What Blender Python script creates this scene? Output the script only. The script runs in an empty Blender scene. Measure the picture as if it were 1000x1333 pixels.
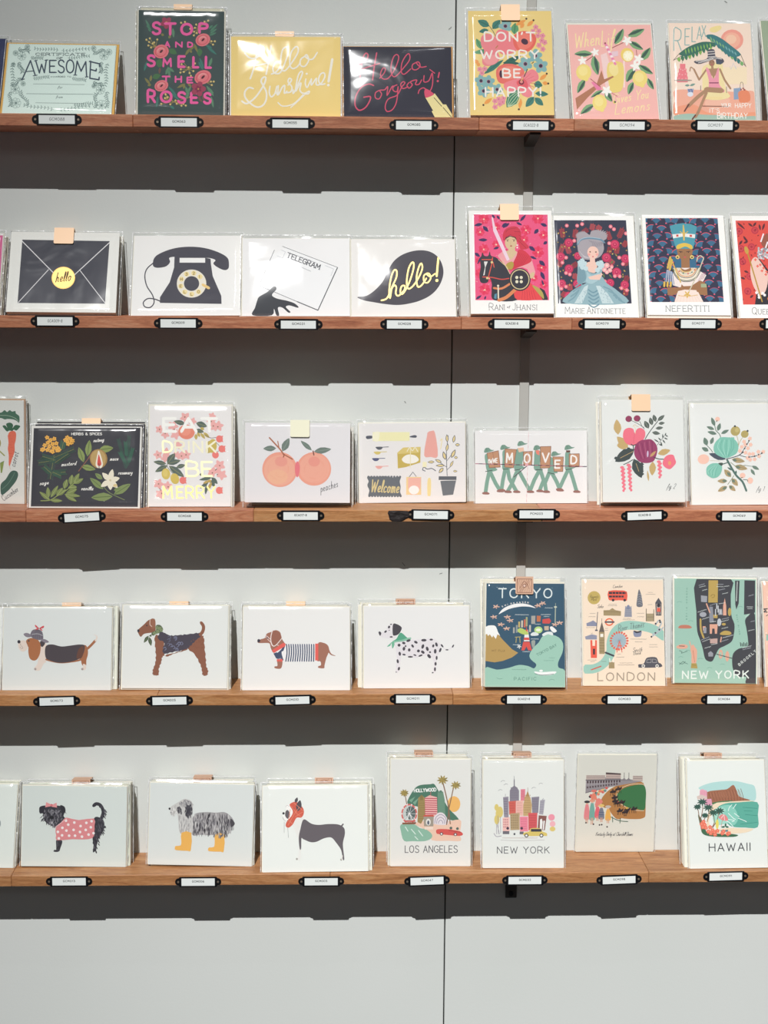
import bpy, math, random
from mathutils import Vector, Matrix, noise

# ---------------------------------------------------------------- camera, light, exposure
scene = bpy.context.scene
col = scene.collection
FPX = 2011.35                      # focal length in pixels of the 1000 x 1333 frame
CAM = Vector((0.0, -2.0348, -0.1984))
YAW, PITCH, ROLL = 0.0319, -0.1494, 0.0059
fwd = Vector((math.sin(YAW)*math.cos(PITCH), math.cos(YAW)*math.cos(PITCH), math.sin(PITCH)))
_r = fwd.cross(Vector((0, 0, 1))).normalized(); _u = _r.cross(fwd)
rgt = _r*math.cos(ROLL) + _u*math.sin(ROLL); upv = -_r*math.sin(ROLL) + _u*math.cos(ROLL)
cd = bpy.data.cameras.new('camera'); cam = bpy.data.objects.new('camera', cd); col.objects.link(cam)
cd.sensor_fit = 'VERTICAL'; cd.sensor_height = 36.0; cd.lens = FPX/1333*36.0
cd.clip_start = .05; cd.clip_end = 50
cam.matrix_world = Matrix(((rgt.x, upv.x, -fwd.x, CAM.x), (rgt.y, upv.y, -fwd.y, CAM.y), (rgt.z, upv.z, -fwd.z, CAM.z), (0, 0, 0, 1)))
scene.camera = cam

w = bpy.data.worlds.new('hall'); scene.world = w; w.use_nodes = True
w.node_tree.nodes['Background'].inputs[0].default_value = (.80, .90, 1.0, 1)
w.node_tree.nodes['Background'].inputs[1].default_value = 0.042

def lamp(name, kind, loc, target, energy, color=(1, 1, 1), **kw):
    d = bpy.data.lights.new(name, kind); d.energy = energy; d.color = color
    for k, v in kw.items(): setattr(d, k, v)
    o = bpy.data.objects.new(name, d); col.objects.link(o); o.location = loc
    o.rotation_euler = (Vector(target)-Vector(loc)).to_track_quat('-Z', 'Y').to_euler()
    return o
# the spotlight on the ceiling track that lights the shelves, weaker lamps further back in the hall, and an added highlight lamp
lamp('ceiling_spotlight', 'SPOT', (-1.33, -8.5, 7.4), (.8, 0, -1.75), 6900, (1.0, .997, .985), spot_size=math.radians(21), spot_blend=1.0, shadow_soft_size=.03)
lamp('hall_lamp', 'AREA', (-.9, -4.6, 1.25), (0, 0, -.3), 1.6, (1, .97, .93), shape='DISK', size=.09)
lamp('hall_lamp', 'AREA', (.95, -5.4, 1.9), (.3, 0, -.1), 3, (.96, .98, 1), shape='DISK', size=.12)
lamp('sleeve_highlight_lamp', 'AREA', (.75, -3.4, 5.0), (.3, 0, -.2), 9, (.97, .98, 1), shape='DISK', size=.12)  # added unseen lamp, placed to raise highlights on the leaning sleeves
scene.view_settings.view_transform = 'Standard'; scene.view_settings.look = 'None'
scene.view_settings.gamma = 1; scene.view_settings.use_curve_mapping = False
scene.view_settings.exposure = 0.0
scene.cycles.transparent_max_bounces = 32

# ---------------------------------------------------------------- helpers
def lin(c):
    return tuple(((v/12.92) if v <= .04045 else ((v+.055)/1.055)**2.4) for v in c)
def hexc(h): return lin(tuple(int(h[i:i+2], 16)/255 for i in (0, 2, 4)))

def ray(px, py):
    return (fwd*FPX + rgt*(px-500) - upv*(py-666.5)).normalized()
def on_y(px, py, Y):
    d = ray(px, py); return CAM + d*((Y-CAM.y)/d.y)
def on_z(px, py, Z):
    d = ray(px, py); return CAM + d*((Z-CAM.z)/d.z)

def link(name, verts, faces, mat, parent=None, smooth=False):
    me = bpy.data.meshes.new(name); me.from_pydata([tuple(v) for v in verts], [], faces)
    if isinstance(mat, (list, tuple)):
        for m in mat: me.materials.append(m)
    else: me.materials.append(mat)
    if smooth: me.polygons.foreach_set('use_smooth', [True]*len(me.polygons))
    me.update()
    o = bpy.data.objects.new(name, me); col.objects.link(o)
    if parent: o.parent = parent
    return o
def tag(o, label=None, cat=None, group=None, kind=None):
    if label: o['label'] = label
    if cat: o['category'] = cat
    if group: o['group'] = group
    if kind: o['kind'] = kind
    return o
def empty(name, mw):
    o = bpy.data.objects.new(name, None); col.objects.link(o); o.empty_display_size = .02; o.matrix_world = mw
    return o
def boxd(x0, x1, y0, y1, z0, z1, b=0):
    """box with optional chamfer b on the edges: verts, faces"""
    if b <= 0:
        v = [(x, y, z) for z in (z0, z1) for y in (y0, y1) for x in (x0, x1)]
        f = [(0, 1, 3, 2)[::-1], (4, 5, 7, 6), (0, 1, 5, 4), (3, 2, 6, 7), (1, 3, 7, 5), (2, 0, 4, 6)]
        return v, f
    v = []
    for sx, x in ((1, x0), (-1, x1)):
        for sy, y in ((1, y0), (-1, y1)):
            for sz, z in ((1, z0), (-1, z1)):
                v += [(x, y+sy*b, z+sz*b), (x+sx*b, y, z+sz*b), (x+sx*b, y+sy*b, z)]
    i = lambda a, c, d, k: ((a*2+c)*2+d)*3+k
    f = []
    for a in (0, 1): f.append((i(a, 0, 0, 0), i(a, 1, 0, 0), i(a, 1, 1, 0), i(a, 0, 1, 0)))
    for c in (0, 1): f.append((i(0, c, 0, 1), i(1, c, 0, 1), i(1, c, 1, 1), i(0, c, 1, 1)))
    for d in (0, 1): f.append((i(0, 0, d, 2), i(1, 0, d, 2), i(1, 1, d, 2), i(0, 1, d, 2)))
    for a in (0, 1):
        for c in (0, 1): f.append((i(a, c, 0, 0), i(a, c, 1, 0), i(a, c, 1, 1), i(a, c, 0, 1)))
    for a in (0, 1):
        for d in (0, 1): f.append((i(a, 0, d, 0), i(a, 1, d, 0), i(a, 1, d, 2), i(a, 0, d, 2)))
    for c in (0, 1):
        for d in (0, 1): f.append((i(0, c, d, 1), i(1, c, d, 1), i(1, c, d, 2), i(0, c, d, 2)))
    for a in (0, 1):
        for c in (0, 1):
            for d in (0, 1): f.append((i(a, c, d, 0), i(a, c, d, 1), i(a, c, d, 2)))
    return v, f
def fix_normals(o):
    import bmesh
    bm = bmesh.new(); bm.from_mesh(o.data); bmesh.ops.recalc_face_normals(bm, faces=bm.faces); bm.to_mesh(o.data); bm.free()
    return o
def box(name, x0, x1, y0, y1, z0, z1, mat, parent=None, b=0):
    v, f = boxd(x0, x1, y0, y1, z0, z1, b)
    return fix_normals(link(name, v, f, mat, parent))
def extrude(name, pts, y0, y1, mat, parent=None):
    """outline in x,z extruded from y0 (front) to y1 (back)"""
    n = len(pts)
    v = [(x, y0, z) for x, z in pts] + [(x, y1, z) for x, z in pts]
    f = [tuple(range(n)), tuple(range(2*n-1, n-1, -1))] + [(i, (i+1) % n, n+(i+1) % n, n+i) for i in range(n)]
    return fix_normals(link(name, v, f, mat, parent))

# ---------------------------------------------------------------- materials
def newmat(name):
    m = bpy.data.materials.new(name); m.use_nodes = True
    nt = m.node_tree; return m, nt, nt.nodes['Principled BSDF']
def N(nt, t, **kw):
    n = nt.nodes.new(t)
    for k, v in kw.items():
        if k.startswith('i_'): n.inputs[k[2:].replace('_', ' ')].default_value = v
        else: setattr(n, k, v)
    return n
def simple(name, c, rough=.6, metal=0, bump=0, bscale=400, spec=.5, vary=0):
    m, nt, b = newmat(name)
    b.inputs['Base Color'].default_value = (*c, 1); b.inputs['Roughness'].default_value = rough
    b.inputs['Metallic'].default_value = metal; b.inputs['Specular IOR Level'].default_value = spec
    tc = N(nt, 'ShaderNodeTexCoord')
    nz = N(nt, 'ShaderNodeTexNoise', i_Scale=bscale, i_Detail=3.0)
    nt.links.new(tc.outputs['Object'], nz.inputs['Vector'])
    if bump:
        bp = N(nt, 'ShaderNodeBump', i_Strength=.6, i_Distance=bump)
        nt.links.new(nz.outputs['Fac'], bp.inputs['Height']); nt.links.new(bp.outputs[0], b.inputs['Normal'])
    if vary:
        mx = N(nt, 'ShaderNodeMixRGB', blend_type='MULTIPLY'); mx.inputs[0].default_value = vary
        mx.inputs[1].default_value = (*c, 1); nt.links.new(nz.outputs['Fac'], mx.inputs[2])
        nt.links.new(mx.outputs[0], b.inputs['Base Color'])
    return m
STOCK = {}
def stock(h):
    if h not in STOCK: STOCK[h] = simple('card_stock_'+h, hexc(h), .75, bump=.00004, bscale=2500, spec=.3)
    return STOCK[h]
def make_ink(name, metal):
    m, nt, b = newmat(name)
    at = N(nt, 'ShaderNodeAttribute', attribute_name='Col')
    nt.links.new(at.outputs['Color'], b.inputs['Base Color'])
    b.inputs['Roughness'].default_value = .42 if metal else .7; b.inputs['Metallic'].default_value = metal
    b.inputs['Specular IOR Level'].default_value = .25
    return m
INK = make_ink('printing_ink', 0.0); FOIL = make_ink('printing_foil', .35)

def make_plastic():
    m, nt, b = newmat('clear_cellophane'); nt.nodes.remove(b)
    out = nt.nodes['Material Output']
    geo = N(nt, 'ShaderNodeNewGeometry'); tc = N(nt, 'ShaderNodeTexCoord'); oi = N(nt, 'ShaderNodeObjectInfo')
    off = N(nt, 'ShaderNodeVectorMath', operation='MULTIPLY_ADD'); off.inputs[1].default_value = (1, 1, 1)
    mul = N(nt, 'ShaderNodeMath', operation='MULTIPLY'); mul.inputs[1].default_value = 37.0
    nt.links.new(oi.outputs['Random'], mul.inputs[0]); nt.links.new(tc.outputs['Object'], off.inputs[0]); nt.links.new(mul.outputs[0], off.inputs[2])
    nz = N(nt, 'ShaderNodeTexNoise', i_Scale=16.0, i_Detail=1.5, i_Roughness=.55, i_Distortion=1.2)
    nt.links.new(off.outputs[0], nz.inputs['Vector'])
    bp = N(nt, 'ShaderNodeBump', i_Strength=.5, i_Distance=.0022)
    nt.links.new(nz.outputs['Fac'], bp.inputs['Height'])
    dot = N(nt, 'ShaderNodeVectorMath', operation='DOT_PRODUCT')
    nt.links.new(bp.outputs[0], dot.inputs[0]); nt.links.new(geo.outputs['Incoming'], dot.inputs[1])
    ab = N(nt, 'ShaderNodeMath', operation='ABSOLUTE'); nt.links.new(dot.outputs['Value'], ab.inputs[0])
    one = N(nt, 'ShaderNodeMath', operation='SUBTRACT', use_clamp=True); one.inputs[0].default_value = 1; nt.links.new(ab.outputs[0], one.inputs[1])
    pw = N(nt, 'ShaderNodeMath', operation='POWER'); pw.inputs[1].default_value = 5; nt.links.new(one.outputs[0], pw.inputs[0])
    ma = N(nt, 'ShaderNodeMath', operation='MULTIPLY_ADD', use_clamp=True); ma.inputs[1].default_value = .8; ma.inputs[2].default_value = .05
    nt.links.new(pw.outputs[0], ma.inputs[0])
    tr = N(nt, 'ShaderNodeBsdfTransparent'); gl = N(nt, 'ShaderNodeBsdfGlossy', i_Roughness=.12)
    tr.inputs[0].default_value = (.99, .99, .99, 1)
    nt.links.new(bp.outputs[0], gl.inputs['Normal'])
    mx = N(nt, 'ShaderNodeMixShader'); nt.links.new(ma.outputs[0], mx.inputs[0]); nt.links.new(tr.outputs[0], mx.inputs[1]); nt.links.new(gl.outputs[0], mx.inputs[2])
    nt.links.new(mx.outputs[0], out.inputs['Surface'])
    return m
PLASTIC = make_plastic()

def make_edge():
    m, nt, b = newmat('folded_cellophane_edge'); out = nt.nodes['Material Output']
    b.inputs['Base Color'].default_value = (.93, .94, .95, 1); b.inputs['Roughness'].default_value = .2
    tr = N(nt, 'ShaderNodeBsdfTransparent'); mx = N(nt, 'ShaderNodeMixShader'); mx.inputs[0].default_value = .38
    tc = N(nt, 'ShaderNodeTexCoord'); nz = N(nt, 'ShaderNodeTexNoise', i_Scale=90.0, i_Detail=3.0); nt.links.new(tc.outputs['Object'], nz.inputs['Vector'])
    rg = N(nt, 'ShaderNodeMapRange'); rg.inputs[1].default_value = .35; rg.inputs[2].default_value = .7; rg.inputs[3].default_value = .12; rg.inputs[4].default_value = .75
    nt.links.new(nz.outputs['Fac'], rg.inputs[0]); nt.links.new(rg.outputs[0], mx.inputs[0])
    bp = N(nt, 'ShaderNodeBump', i_Strength=1.0, i_Distance=.003); nt.links.new(nz.outputs['Fac'], bp.inputs['Height']); nt.links.new(bp.outputs[0], b.inputs['Normal'])
    nt.links.new(tr.outputs[0], mx.inputs[1]); nt.links.new(b.outputs[0], mx.inputs[2]); nt.links.new(mx.outputs[0], out.inputs['Surface'])
    return m
PEDGE = make_edge()
def make_wood(name, c1, c2, c3):
    m, nt, b = newmat(name)
    tc = N(nt, 'ShaderNodeTexCoord'); oi = N(nt, 'ShaderNodeObjectInfo')
    add = N(nt, 'ShaderNodeVectorMath', operation='MULTIPLY_ADD'); add.inputs[1].default_value = (11, 80, 110)
    mul = N(nt, 'ShaderNodeMath', operation='MULTIPLY'); mul.inputs[1].default_value = 91.0
    nt.links.new(oi.outputs['Random'], mul.inputs[0]); nt.links.new(tc.outputs['Object'], add.inputs[0]); nt.links.new(mul.outputs[0], add.inputs[2])
    n1 = N(nt, 'ShaderNodeTexNoise', i_Scale=1.0, i_Detail=7.0, i_Roughness=.68, i_Distortion=1.6); nt.links.new(add.outputs[0], n1.inputs['Vector'])
    cr = N(nt, 'ShaderNodeValToRGB'); e = cr.color_ramp.elements
    e[0].position = .3; e[0].color = (*hexc(c1), 1); e[1].position = .72; e[1].color = (*hexc(c3), 1)
    x = e.new(.5); x.color = (*hexc(c2), 1)
    nt.links.new(n1.outputs['Fac'], cr.inputs['Fac'])
    n2 = N(nt, 'ShaderNodeTexNoise', i_Scale=1.0, i_Detail=3.0, i_Roughness=.7)
    sc = N(nt, 'ShaderNodeVectorMath', operation='MULTIPLY'); sc.inputs[1].default_value = (110, 800, 800)
    nt.links.new(tc.outputs['Object'], sc.inputs[0]); nt.links.new(sc.outputs[0], n2.inputs['Vector'])
    r2 = N(nt, 'ShaderNodeMapRange'); r2.inputs[1].default_value = .35; r2.inputs[2].default_value = .6; r2.inputs[3].default_value = .72; r2.inputs[4].default_value = 1.06
    nt.links.new(n2.outputs['Fac'], r2.inputs[0])
    mx = N(nt, 'ShaderNodeMixRGB', blend_type='MULTIPLY'); mx.inputs[0].default_value = .7
    nt.links.new(cr.outputs[0], mx.inputs[1]); nt.links.new(r2.outputs[0], mx.inputs[2])
    hs = N(nt, 'ShaderNodeHueSaturation'); rr = N(nt, 'ShaderNodeMapRange'); rr.inputs[3].default_value = .88; rr.inputs[4].default_value = 1.12
    nt.links.new(oi.outputs['Random'], rr.inputs[0]); nt.links.new(rr.outputs[0], hs.inputs['Value']); nt.links.new(mx.outputs[0], hs.inputs['Color'])
    nt.links.new(hs.outputs[0], b.inputs['Base Color'])
    b.inputs['Roughness'].default_value = .48
    bp = N(nt, 'ShaderNodeBump', i_Strength=.4, i_Distance=.0004); nt.links.new(n2.outputs['Fac'], bp.inputs['Height']); nt.links.new(bp.outputs[0], b.inputs['Normal'])
    return m
WOODS = [make_wood('oiled_beech_reddish', '99583f', 'c07c5a', 'd49a78'), make_wood('oiled_beech_warm', 'a36a3e', 'c48a58', 'd6a474'),
         make_wood('oiled_oak_brown', '93603a', 'b47e52', 'c99a6c')]
BLACK = simple('black_enamelled_metal', hexc('17171b'), .38, .3, bump=.0001, bscale=300)
SCREW = simple('brass_screw', hexc('c9b6a0'), .35, .8)
PAPER = simple('label_paper', hexc('f2f6f3'), .8)
STEEL = simple('painted_grey_steel', hexc('bdbcb6'), .55, .0, bump=.0001, bscale=200)
STEELD = simple('dark_steel_bracket', hexc('4b4844'), .5, .3)
PEACH = simple('peach_foil_seal', hexc('f6cfa9'), .5, .08)
KRAFT = simple('kraft_seal', hexc('d2a98e'), .6)
IVORY = simple('ivory_seal', hexc('fbf8dc'), .5)
CHAR = simple('charred_knot', hexc('2a2020'), .7, bump=.001, bscale=260, vary=.6)

def make_wallpaint():
    m, nt, b = newmat('painted_wall_panel')
    tc = N(nt, 'ShaderNodeTexCoord')
    n1 = N(nt, 'ShaderNodeTexNoise', i_Scale=330.0, i_Detail=4.0); n2 = N(nt, 'ShaderNodeTexNoise', i_Scale=3.0, i_Detail=2.0)
    nt.links.new(tc.outputs['Object'], n1.inputs['Vector']); nt.links.new(tc.outputs['Object'], n2.inputs['Vector'])
    cr = N(nt, 'ShaderNodeValToRGB'); e = cr.color_ramp.elements
    e[0].position = .3; e[0].color = (*hexc('dadeda'), 1); e[1].position = .7; e[1].color = (*hexc('dfe2df'), 1)
    nt.links.new(n2.outputs['Fac'], cr.inputs['Fac']); nt.links.new(cr.outputs[0], b.inputs['Base Color'])
    bp = N(nt, 'ShaderNodeBump', i_Strength=.18, i_Distance=.0005); nt.links.new(n1.outputs['Fac'], bp.inputs['Height']); nt.links.new(bp.outputs[0], b.inputs['Normal'])
    b.inputs['Roughness'].default_value = .62
    return m
WALL = make_wallpaint()

# ---------------------------------------------------------------- drawing kit for the printed faces
def nums(s): return [tuple(float(q) for q in t.split(',')) for t in s.split()] if isinstance(s, str) else list(s)
def smooth_pts(p, closed, k=5):
    n = len(p); out = []
    if n < 3: return p
    rng = range(n if closed else n-1)
    for i in rng:
        if closed: a, b, c, d = p[i-1], p[i], p[(i+1) % n], p[(i+2) % n]
        else: a, b, c, d = p[max(i-1, 0)], p[i], p[i+1], p[min(i+2, n-1)]
        for j in range(k):
            t = j/k
            out.append(tuple(.5*((2*b[q])+(-a[q]+c[q])*t+(2*a[q]-5*b[q]+4*c[q]-d[q])*t*t+(-a[q]+3*b[q]-3*c[q]+d[q])*t**3) for q in (0, 1)))
    if not closed: out.append(p[-1])
    return out
O_ = "2,0 .7,.6 0,2.1 0,3.9 .7,5.4 2,6 3.3,5.4 4,3.9 4,2.1 3.3,.6 2,0"
FONT = {'A': "0,0 2,6 4,0|.7,2 3.3,2", 'B': "0,0 0,6 2.2,6 3.3,5.5 3.4,4.1 2.3,3.2 0,3.2|2.3,3.2 3.6,2.6 3.8,1 2.6,0 0,0",
 'C': "3.8,4.9 3,5.8 1.8,6 .6,5.2 0,3.8 0,2.2 .6,.8 1.8,0 3,.2 3.8,1.1", 'D': "0,0 0,6 1.9,6 3.3,5.2 3.9,3.8 3.9,2.2 3.3,.8 1.9,0 0,0",
 'E': "3.2,6 0,6 0,0 3.2,0|0,3.1 2.7,3.1", 'F': "3.2,6 0,6 0,0|0,3.1 2.6,3.1", 'G': "3.8,4.9 3,5.8 1.8,6 .6,5.2 0,3.8 0,2.2 .6,.8 1.8,0 3.1,.2 3.9,1.2 3.9,2.7 2.3,2.7",
 'H': "0,0 0,6|3.8,0 3.8,6|0,3.1 3.8,3.1", 'I': "0,0 0,6", 'J': "2.4,6 2.4,1.5 1.8,.2 .8,0 0,.9", 'K': "0,0 0,6|3.5,6 0,2.6|1.2,3.7 3.7,0",
 'L': "0,6 0,0 3,0", 'M': "0,0 .3,6 2.3,1.8 4.3,6 4.6,0", 'N': "0,0 0,6 3.8,0 3.8,6", 'O': O_, 'P': "0,0 0,6 2.3,6 3.5,5.3 3.5,3.6 2.3,2.8 0,2.8",
 'Q': O_+"|2.4,1.6 4.1,-.6", 'R': "0,0 0,6 2.3,6 3.5,5.3 3.5,3.6 2.3,2.8 0,2.8|1.8,2.8 3.8,0", 'S': "3.4,5.1 2.6,5.9 1.4,6 .4,5.3 .4,4.1 1.3,3.3 2.7,2.8 3.5,1.9 3.3,.6 2.2,0 1,.1 .1,.9",
 'T': "0,6 4,6|2,6 2,0", 'U': "0,6 0,1.7 .7,.3 1.9,0 3.1,.3 3.8,1.7 3.8,6", 'V': "0,6 2,0 4,6", 'W': "0,6 1.4,0 2.8,4.8 4.2,0 5.6,6", 'X': "0,0 3.8,6|0,6 3.8,0", 'Y': "0,6 2,3 4,6|2,3 2,0", 'Z': "0,6 3.6,6 0,0 3.6,0",
 '0': O_, '1': "0,5 1.2,6 1.2,0", '2': "0,4.8 .8,6 2.6,6 3.4,4.7 3,3.4 0,0 3.5,0", '3': "0,5.4 1,6 2.6,6 3.3,4.8 2.7,3.4 1.4,3.1|2.7,3.2 3.6,1.8 2.8,.2 1.2,0 0,.8", '4': "2.8,0 2.8,6 0,1.7 3.8,1.7",
 '5': "3.3,6 .4,6 .2,3.4 1.8,3.8 3.3,3 3.4,1.2 2.2,0 .8,0 0,.7", '6': "3,6 1,4.4 0,2.2 .6,.4 1.9,0 3.3,.6 3.5,2.2 2.4,3.4 .9,3.1 .1,2", '7': "0,6 3.5,6 1.2,0", '8': "1.8,3.2 .4,4.2 .6,5.6 1.8,6 3,5.6 3.2,4.2 1.8,3.2 .1,2.2 .2,.6 1.8,0 3.4,.6 3.5,2.2 1.8,3.2",
 '9': "3.4,4 2.4,2.7 .8,3 .1,4.2 .8,5.7 2.2,6 3.3,5 3.4,3.6 2.6,1.2 1,0", '&': "3.8,0 .8,4.4 .8,5.6 1.8,6 2.6,5.2 2.2,4 .3,2.2 .3,.8 1.4,0 2.8,.5 3.8,2.4", '-': "0,3 1.8,3", '!': "0,6 0,2|0,.3 0,0", "'": "0.3,6 0,4.8", '.': "0,.1 0,0",
 'a': "2.3,2.7 1.2,3 .2,2.2 .1,.9 .8,0 1.8,.4 2.4,1.6 2.4,3 2.4,.6 3.1,.1", 'b': "0,.2 .4,6 .2,.6 1.2,0 2.3,.6 2.4,2 1.4,2.8 .3,2", 'c': "2.3,2.5 1.4,3 .3,2.3 .1,1 .9,0 2.4,.5", 'd': "2.4,2.6 1.2,3 .1,2 .3,.4 1.2,0 2.3,1 2.6,6 2.4,.5 3.1,.1",
 'e': "0,1.2 1.6,1.6 2.2,2.3 1.5,3 .5,2.5 .1,1.2 .8,.1 2.4,.5", 'f': "0,0 .9,2.8 1.6,5.6 2.2,6 2.2,5 .9,2.6 .2,-2.3|0,2.6 2,2.8", 'g': "2.3,2.8 1.1,3 .1,2 .4,.5 1.4,.4 2.3,1.8 2.4,3 2.2,-1.6 1,-2.4 .3,-1.6 2.9,.4", 'h': "0,0 .6,6 .2,.2|.2,1.4 1.2,2.9 2.1,2.6 2.1,.6 2.8,.1",
 'i': "0,2.8 0,.6 .6,.1|.1,4.4 .1,4.3", 'j': "1,2.8 .9,-1.7 0,-2.4|1,4.4 1,4.3", 'k': "0,0 .4,6|2.1,3 .3,1.5 2.3,.1", 'l': "0,.5 .9,3.6 .9,5.8 .2,5.6 0,2 .3,.3 .9,.1", 'm': "0,0 .1,3|.1,1.6 .9,2.9 1.6,2.5 1.5,0|1.5,1.6 2.3,2.9 3.1,2.5 3.1,.5 3.6,.1", 'n': "0,0 .1,3|.1,1.5 1,2.9 2,2.5 2,.5 2.6,.1",
 'o': "1.2,3 .2,2.3 .1,.8 1.1,0 2.1,.7 2.2,2.1 1.2,3 2.7,2.4", 'p': "0,-2.5 .2,3|.2,1.8 1.2,3 2.2,2.2 2.1,.7 1.1,0 .2,.8", 'q': "2.2,2.6 1.1,3 .1,2 .4,.4 1.3,.1 2.2,1.6|2.3,3 2.1,-2.5", 'r': "0,0 .1,3|.1,1.6 1,2.9 1.8,2.7", 's': "1.9,2.6 1,3 .3,2.3 1.7,1.2 1.4,.2 .1,.3", 't': "1,5.2 .6,.7 1.1,0 2,.5|0,3.4 1.9,3.4",
 'u': "0,3 .1,.7 .9,0 1.9,.9 2.1,3 2,.4 2.7,.1", 'v': "0,3 .9,0 2,3", 'w': "0,3 .7,0 1.6,2.4 2.4,0 3.2,3", 'x': "0,0 2.1,3|0,3 2.1,0", 'y': "0,3 .3,1.1 1.1,.6 2,1.6|2.1,3 1.8,-1.6 .8,-2.4 .2,-1.6", 'z': "0,3 2,3 0,0 2,0"}
FONT = {k: [nums(s) for s in v.split('|')] for k, v in FONT.items()}
ROUNDED = set('BCDGJOPQRSU035689&')

class Art:
    """flat print traced on a card face; ox, oy, s give the scale the drawing was measured at"""
    def __init__(self, ox, oy, s): self.o = (ox, oy, s); self.shapes = []; self.layer = 0; self.last = None; self.foil = 0
    def _add(self, c, polys):
        for p in polys: self.shapes.append(('poly', c, self.foil, p))
    def P(self, c, s): self._add(c, [nums(s)])
    def B(self, c, s, k=4): self._add(c, [smooth_pts(nums(s), True, k)])
    def E(self, c, x, y, rx, ry=None, rot=0, n=16):
        ry = rx if ry is None else ry; a = math.radians(rot); ca, sa = math.cos(a), math.sin(a); ps = []
        for i in range(n):
            t = 2*math.pi*i/n; u, v = rx*math.cos(t), ry*math.sin(t); ps.append((x+u*ca-v*sa, y+u*sa+v*ca))
        self._add(c, [ps])
    def R(self, c, x0, y0, x1, y1): self._add(c, [[(x0, y0), (x1, y0), (x1, y1), (x0, y1)]])
    def L(self, c, wd, s, curve=False, taper=False):
        """brush stroke: mitred ribbons with round ends, broken at sharp corners"""
        p = nums(s) if isinstance(s, str) else list(s)
        if curve: p = smooth_pts(p, False, 4)
        q_ = [p[0]]
        for t in p[1:]:
            if math.dist(t, q_[-1]) > max(wd*.12, .3): q_.append(t)
        p = q_ if len(q_) > 1 else [p[0], (p[0][0]+.5, p[0][1])]
        n = len(p); dirs = [((b[0]-a[0]), (b[1]-a[1])) for a, b in zip(p, p[1:])]; dirs = [(x/math.hypot(x, y), y/math.hypot(x, y)) for x, y in dirs]
        h = lambda i: wd/2*((1-i/(n-1)*.8) if taper else 1)
        runs = [[0]]
        for i in range(1, n-1):
            if dirs[i-1][0]*dirs[i][0]+dirs[i-1][1]*dirs[i][1] < .45: runs[-1].append(i); runs.append([i])
            else: runs[-1].append(i)
        runs[-1].append(n-1)
        for r in runs:
            Lf, Rt = [], []
            for k, i in enumerate(r):
                if k == 0: d = dirs[i]; m = 1
                elif k == len(r)-1: d = dirs[i-1]; m = 1
                else:
                    a, b = dirs[i-1], dirs[i]; d = (a[0]+b[0], a[1]+b[1]); l = math.hypot(*d); d = (d[0]/l, d[1]/l); m = 1/max(a[0]*d[0]+a[1]*d[1], .5)
                x, y = p[i]; Lf.append((x-d[1]*h(i)*m, y+d[0]*h(i)*m)); Rt.append((x+d[1]*h(i)*m, y-d[0]*h(i)*m))
            def cap(i, d, sg):
                x, y = p[i]; a0 = math.atan2(d[1], d[0]); return [(x+h(i)*math.cos(a0+sg*t), y+h(i)*math.sin(a0+sg*t)) for t in (.52, 0, -.52)] if wd > 3 else []
            c0 = [(p[r[0]][0]+h(r[0])*math.cos(math.atan2(dirs[r[0]][1], dirs[r[0]][0])+math.pi+t), p[r[0]][1]+h(r[0])*math.sin(math.atan2(dirs[r[0]][1], dirs[r[0]][0])+math.pi+t)) for t in (.52, 0, -.52)] if wd > 3 else []
            e_ = dirs[r[-1]-1]; c1 = [(p[r[-1]][0]+h(r[-1])*math.cos(math.atan2(e_[1], e_[0])+t), p[r[-1]][1]+h(r[-1])*math.sin(math.atan2(e_[1], e_[0])+t)) for t in (.52, 0, -.52)] if wd > 3 else []
            self.shapes.append(('rib', c, self.foil, (Lf, Rt, c0, c1)))
    def K(self, c, wd, s, taper=False): self.L(c, wd, nums(s), True, taper)
    def leaf(self, c, x0, y0, x1, y1, wd, vein=None):
        dx, dy = x1-x0, y1-y0; d = math.hypot(dx, dy) or 1; nx, ny = -dy/d*wd/2, dx/d*wd/2; ps = []
        prof = [(0, 0), (.18, .62), (.4, 1), (.65, .85), (.88, .4), (1, 0)]
        for t, k in prof: ps.append((x0+dx*t+nx*k, y0+dy*t+ny*k))
        for t, k in prof[-2:0:-1]: ps.append((x0+dx*t-nx*k, y0+dy*t-ny*k))
        self._add(c, [ps])
        if vein: self.L(vein, max(wd*.09, 1.5), [(x0+dx*.08, y0+dy*.08), (x0+dx*.9, y0+dy*.9)])
    def leaves(self, c, wd, s, vein=None):
        for t in s.split():
            a = [float(q) for q in t.split(',')]; self.leaf(c, a[0], a[1], a[2], a[3], a[4] if len(a) > 4 else wd, vein)
    def flower(self, c, x, y, r, n=5, cen=None, rot=0, pr=.5):
        for i in range(n):
            t = math.radians(rot+360*i/n); self.E(c, x+r*.55*math.cos(t), y+r*.55*math.sin(t), r*pr, r*pr*.8, rot+360*i/n, 10)
        if cen: self.E(cen, x, y, r*.22, n=8)
    def star(self, c, x, y, r, n=5, rot=0, w=.3):
        for i in range(n):
            t = math.radians(rot+360*i/n); self.leaf(c, x, y, x+r*math.cos(t), y+r*math.sin(t), r*w*2)
    def dots(self, c, r, s):
        for x, y in nums(s): self.E(c, x, y, r, n=8)
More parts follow.
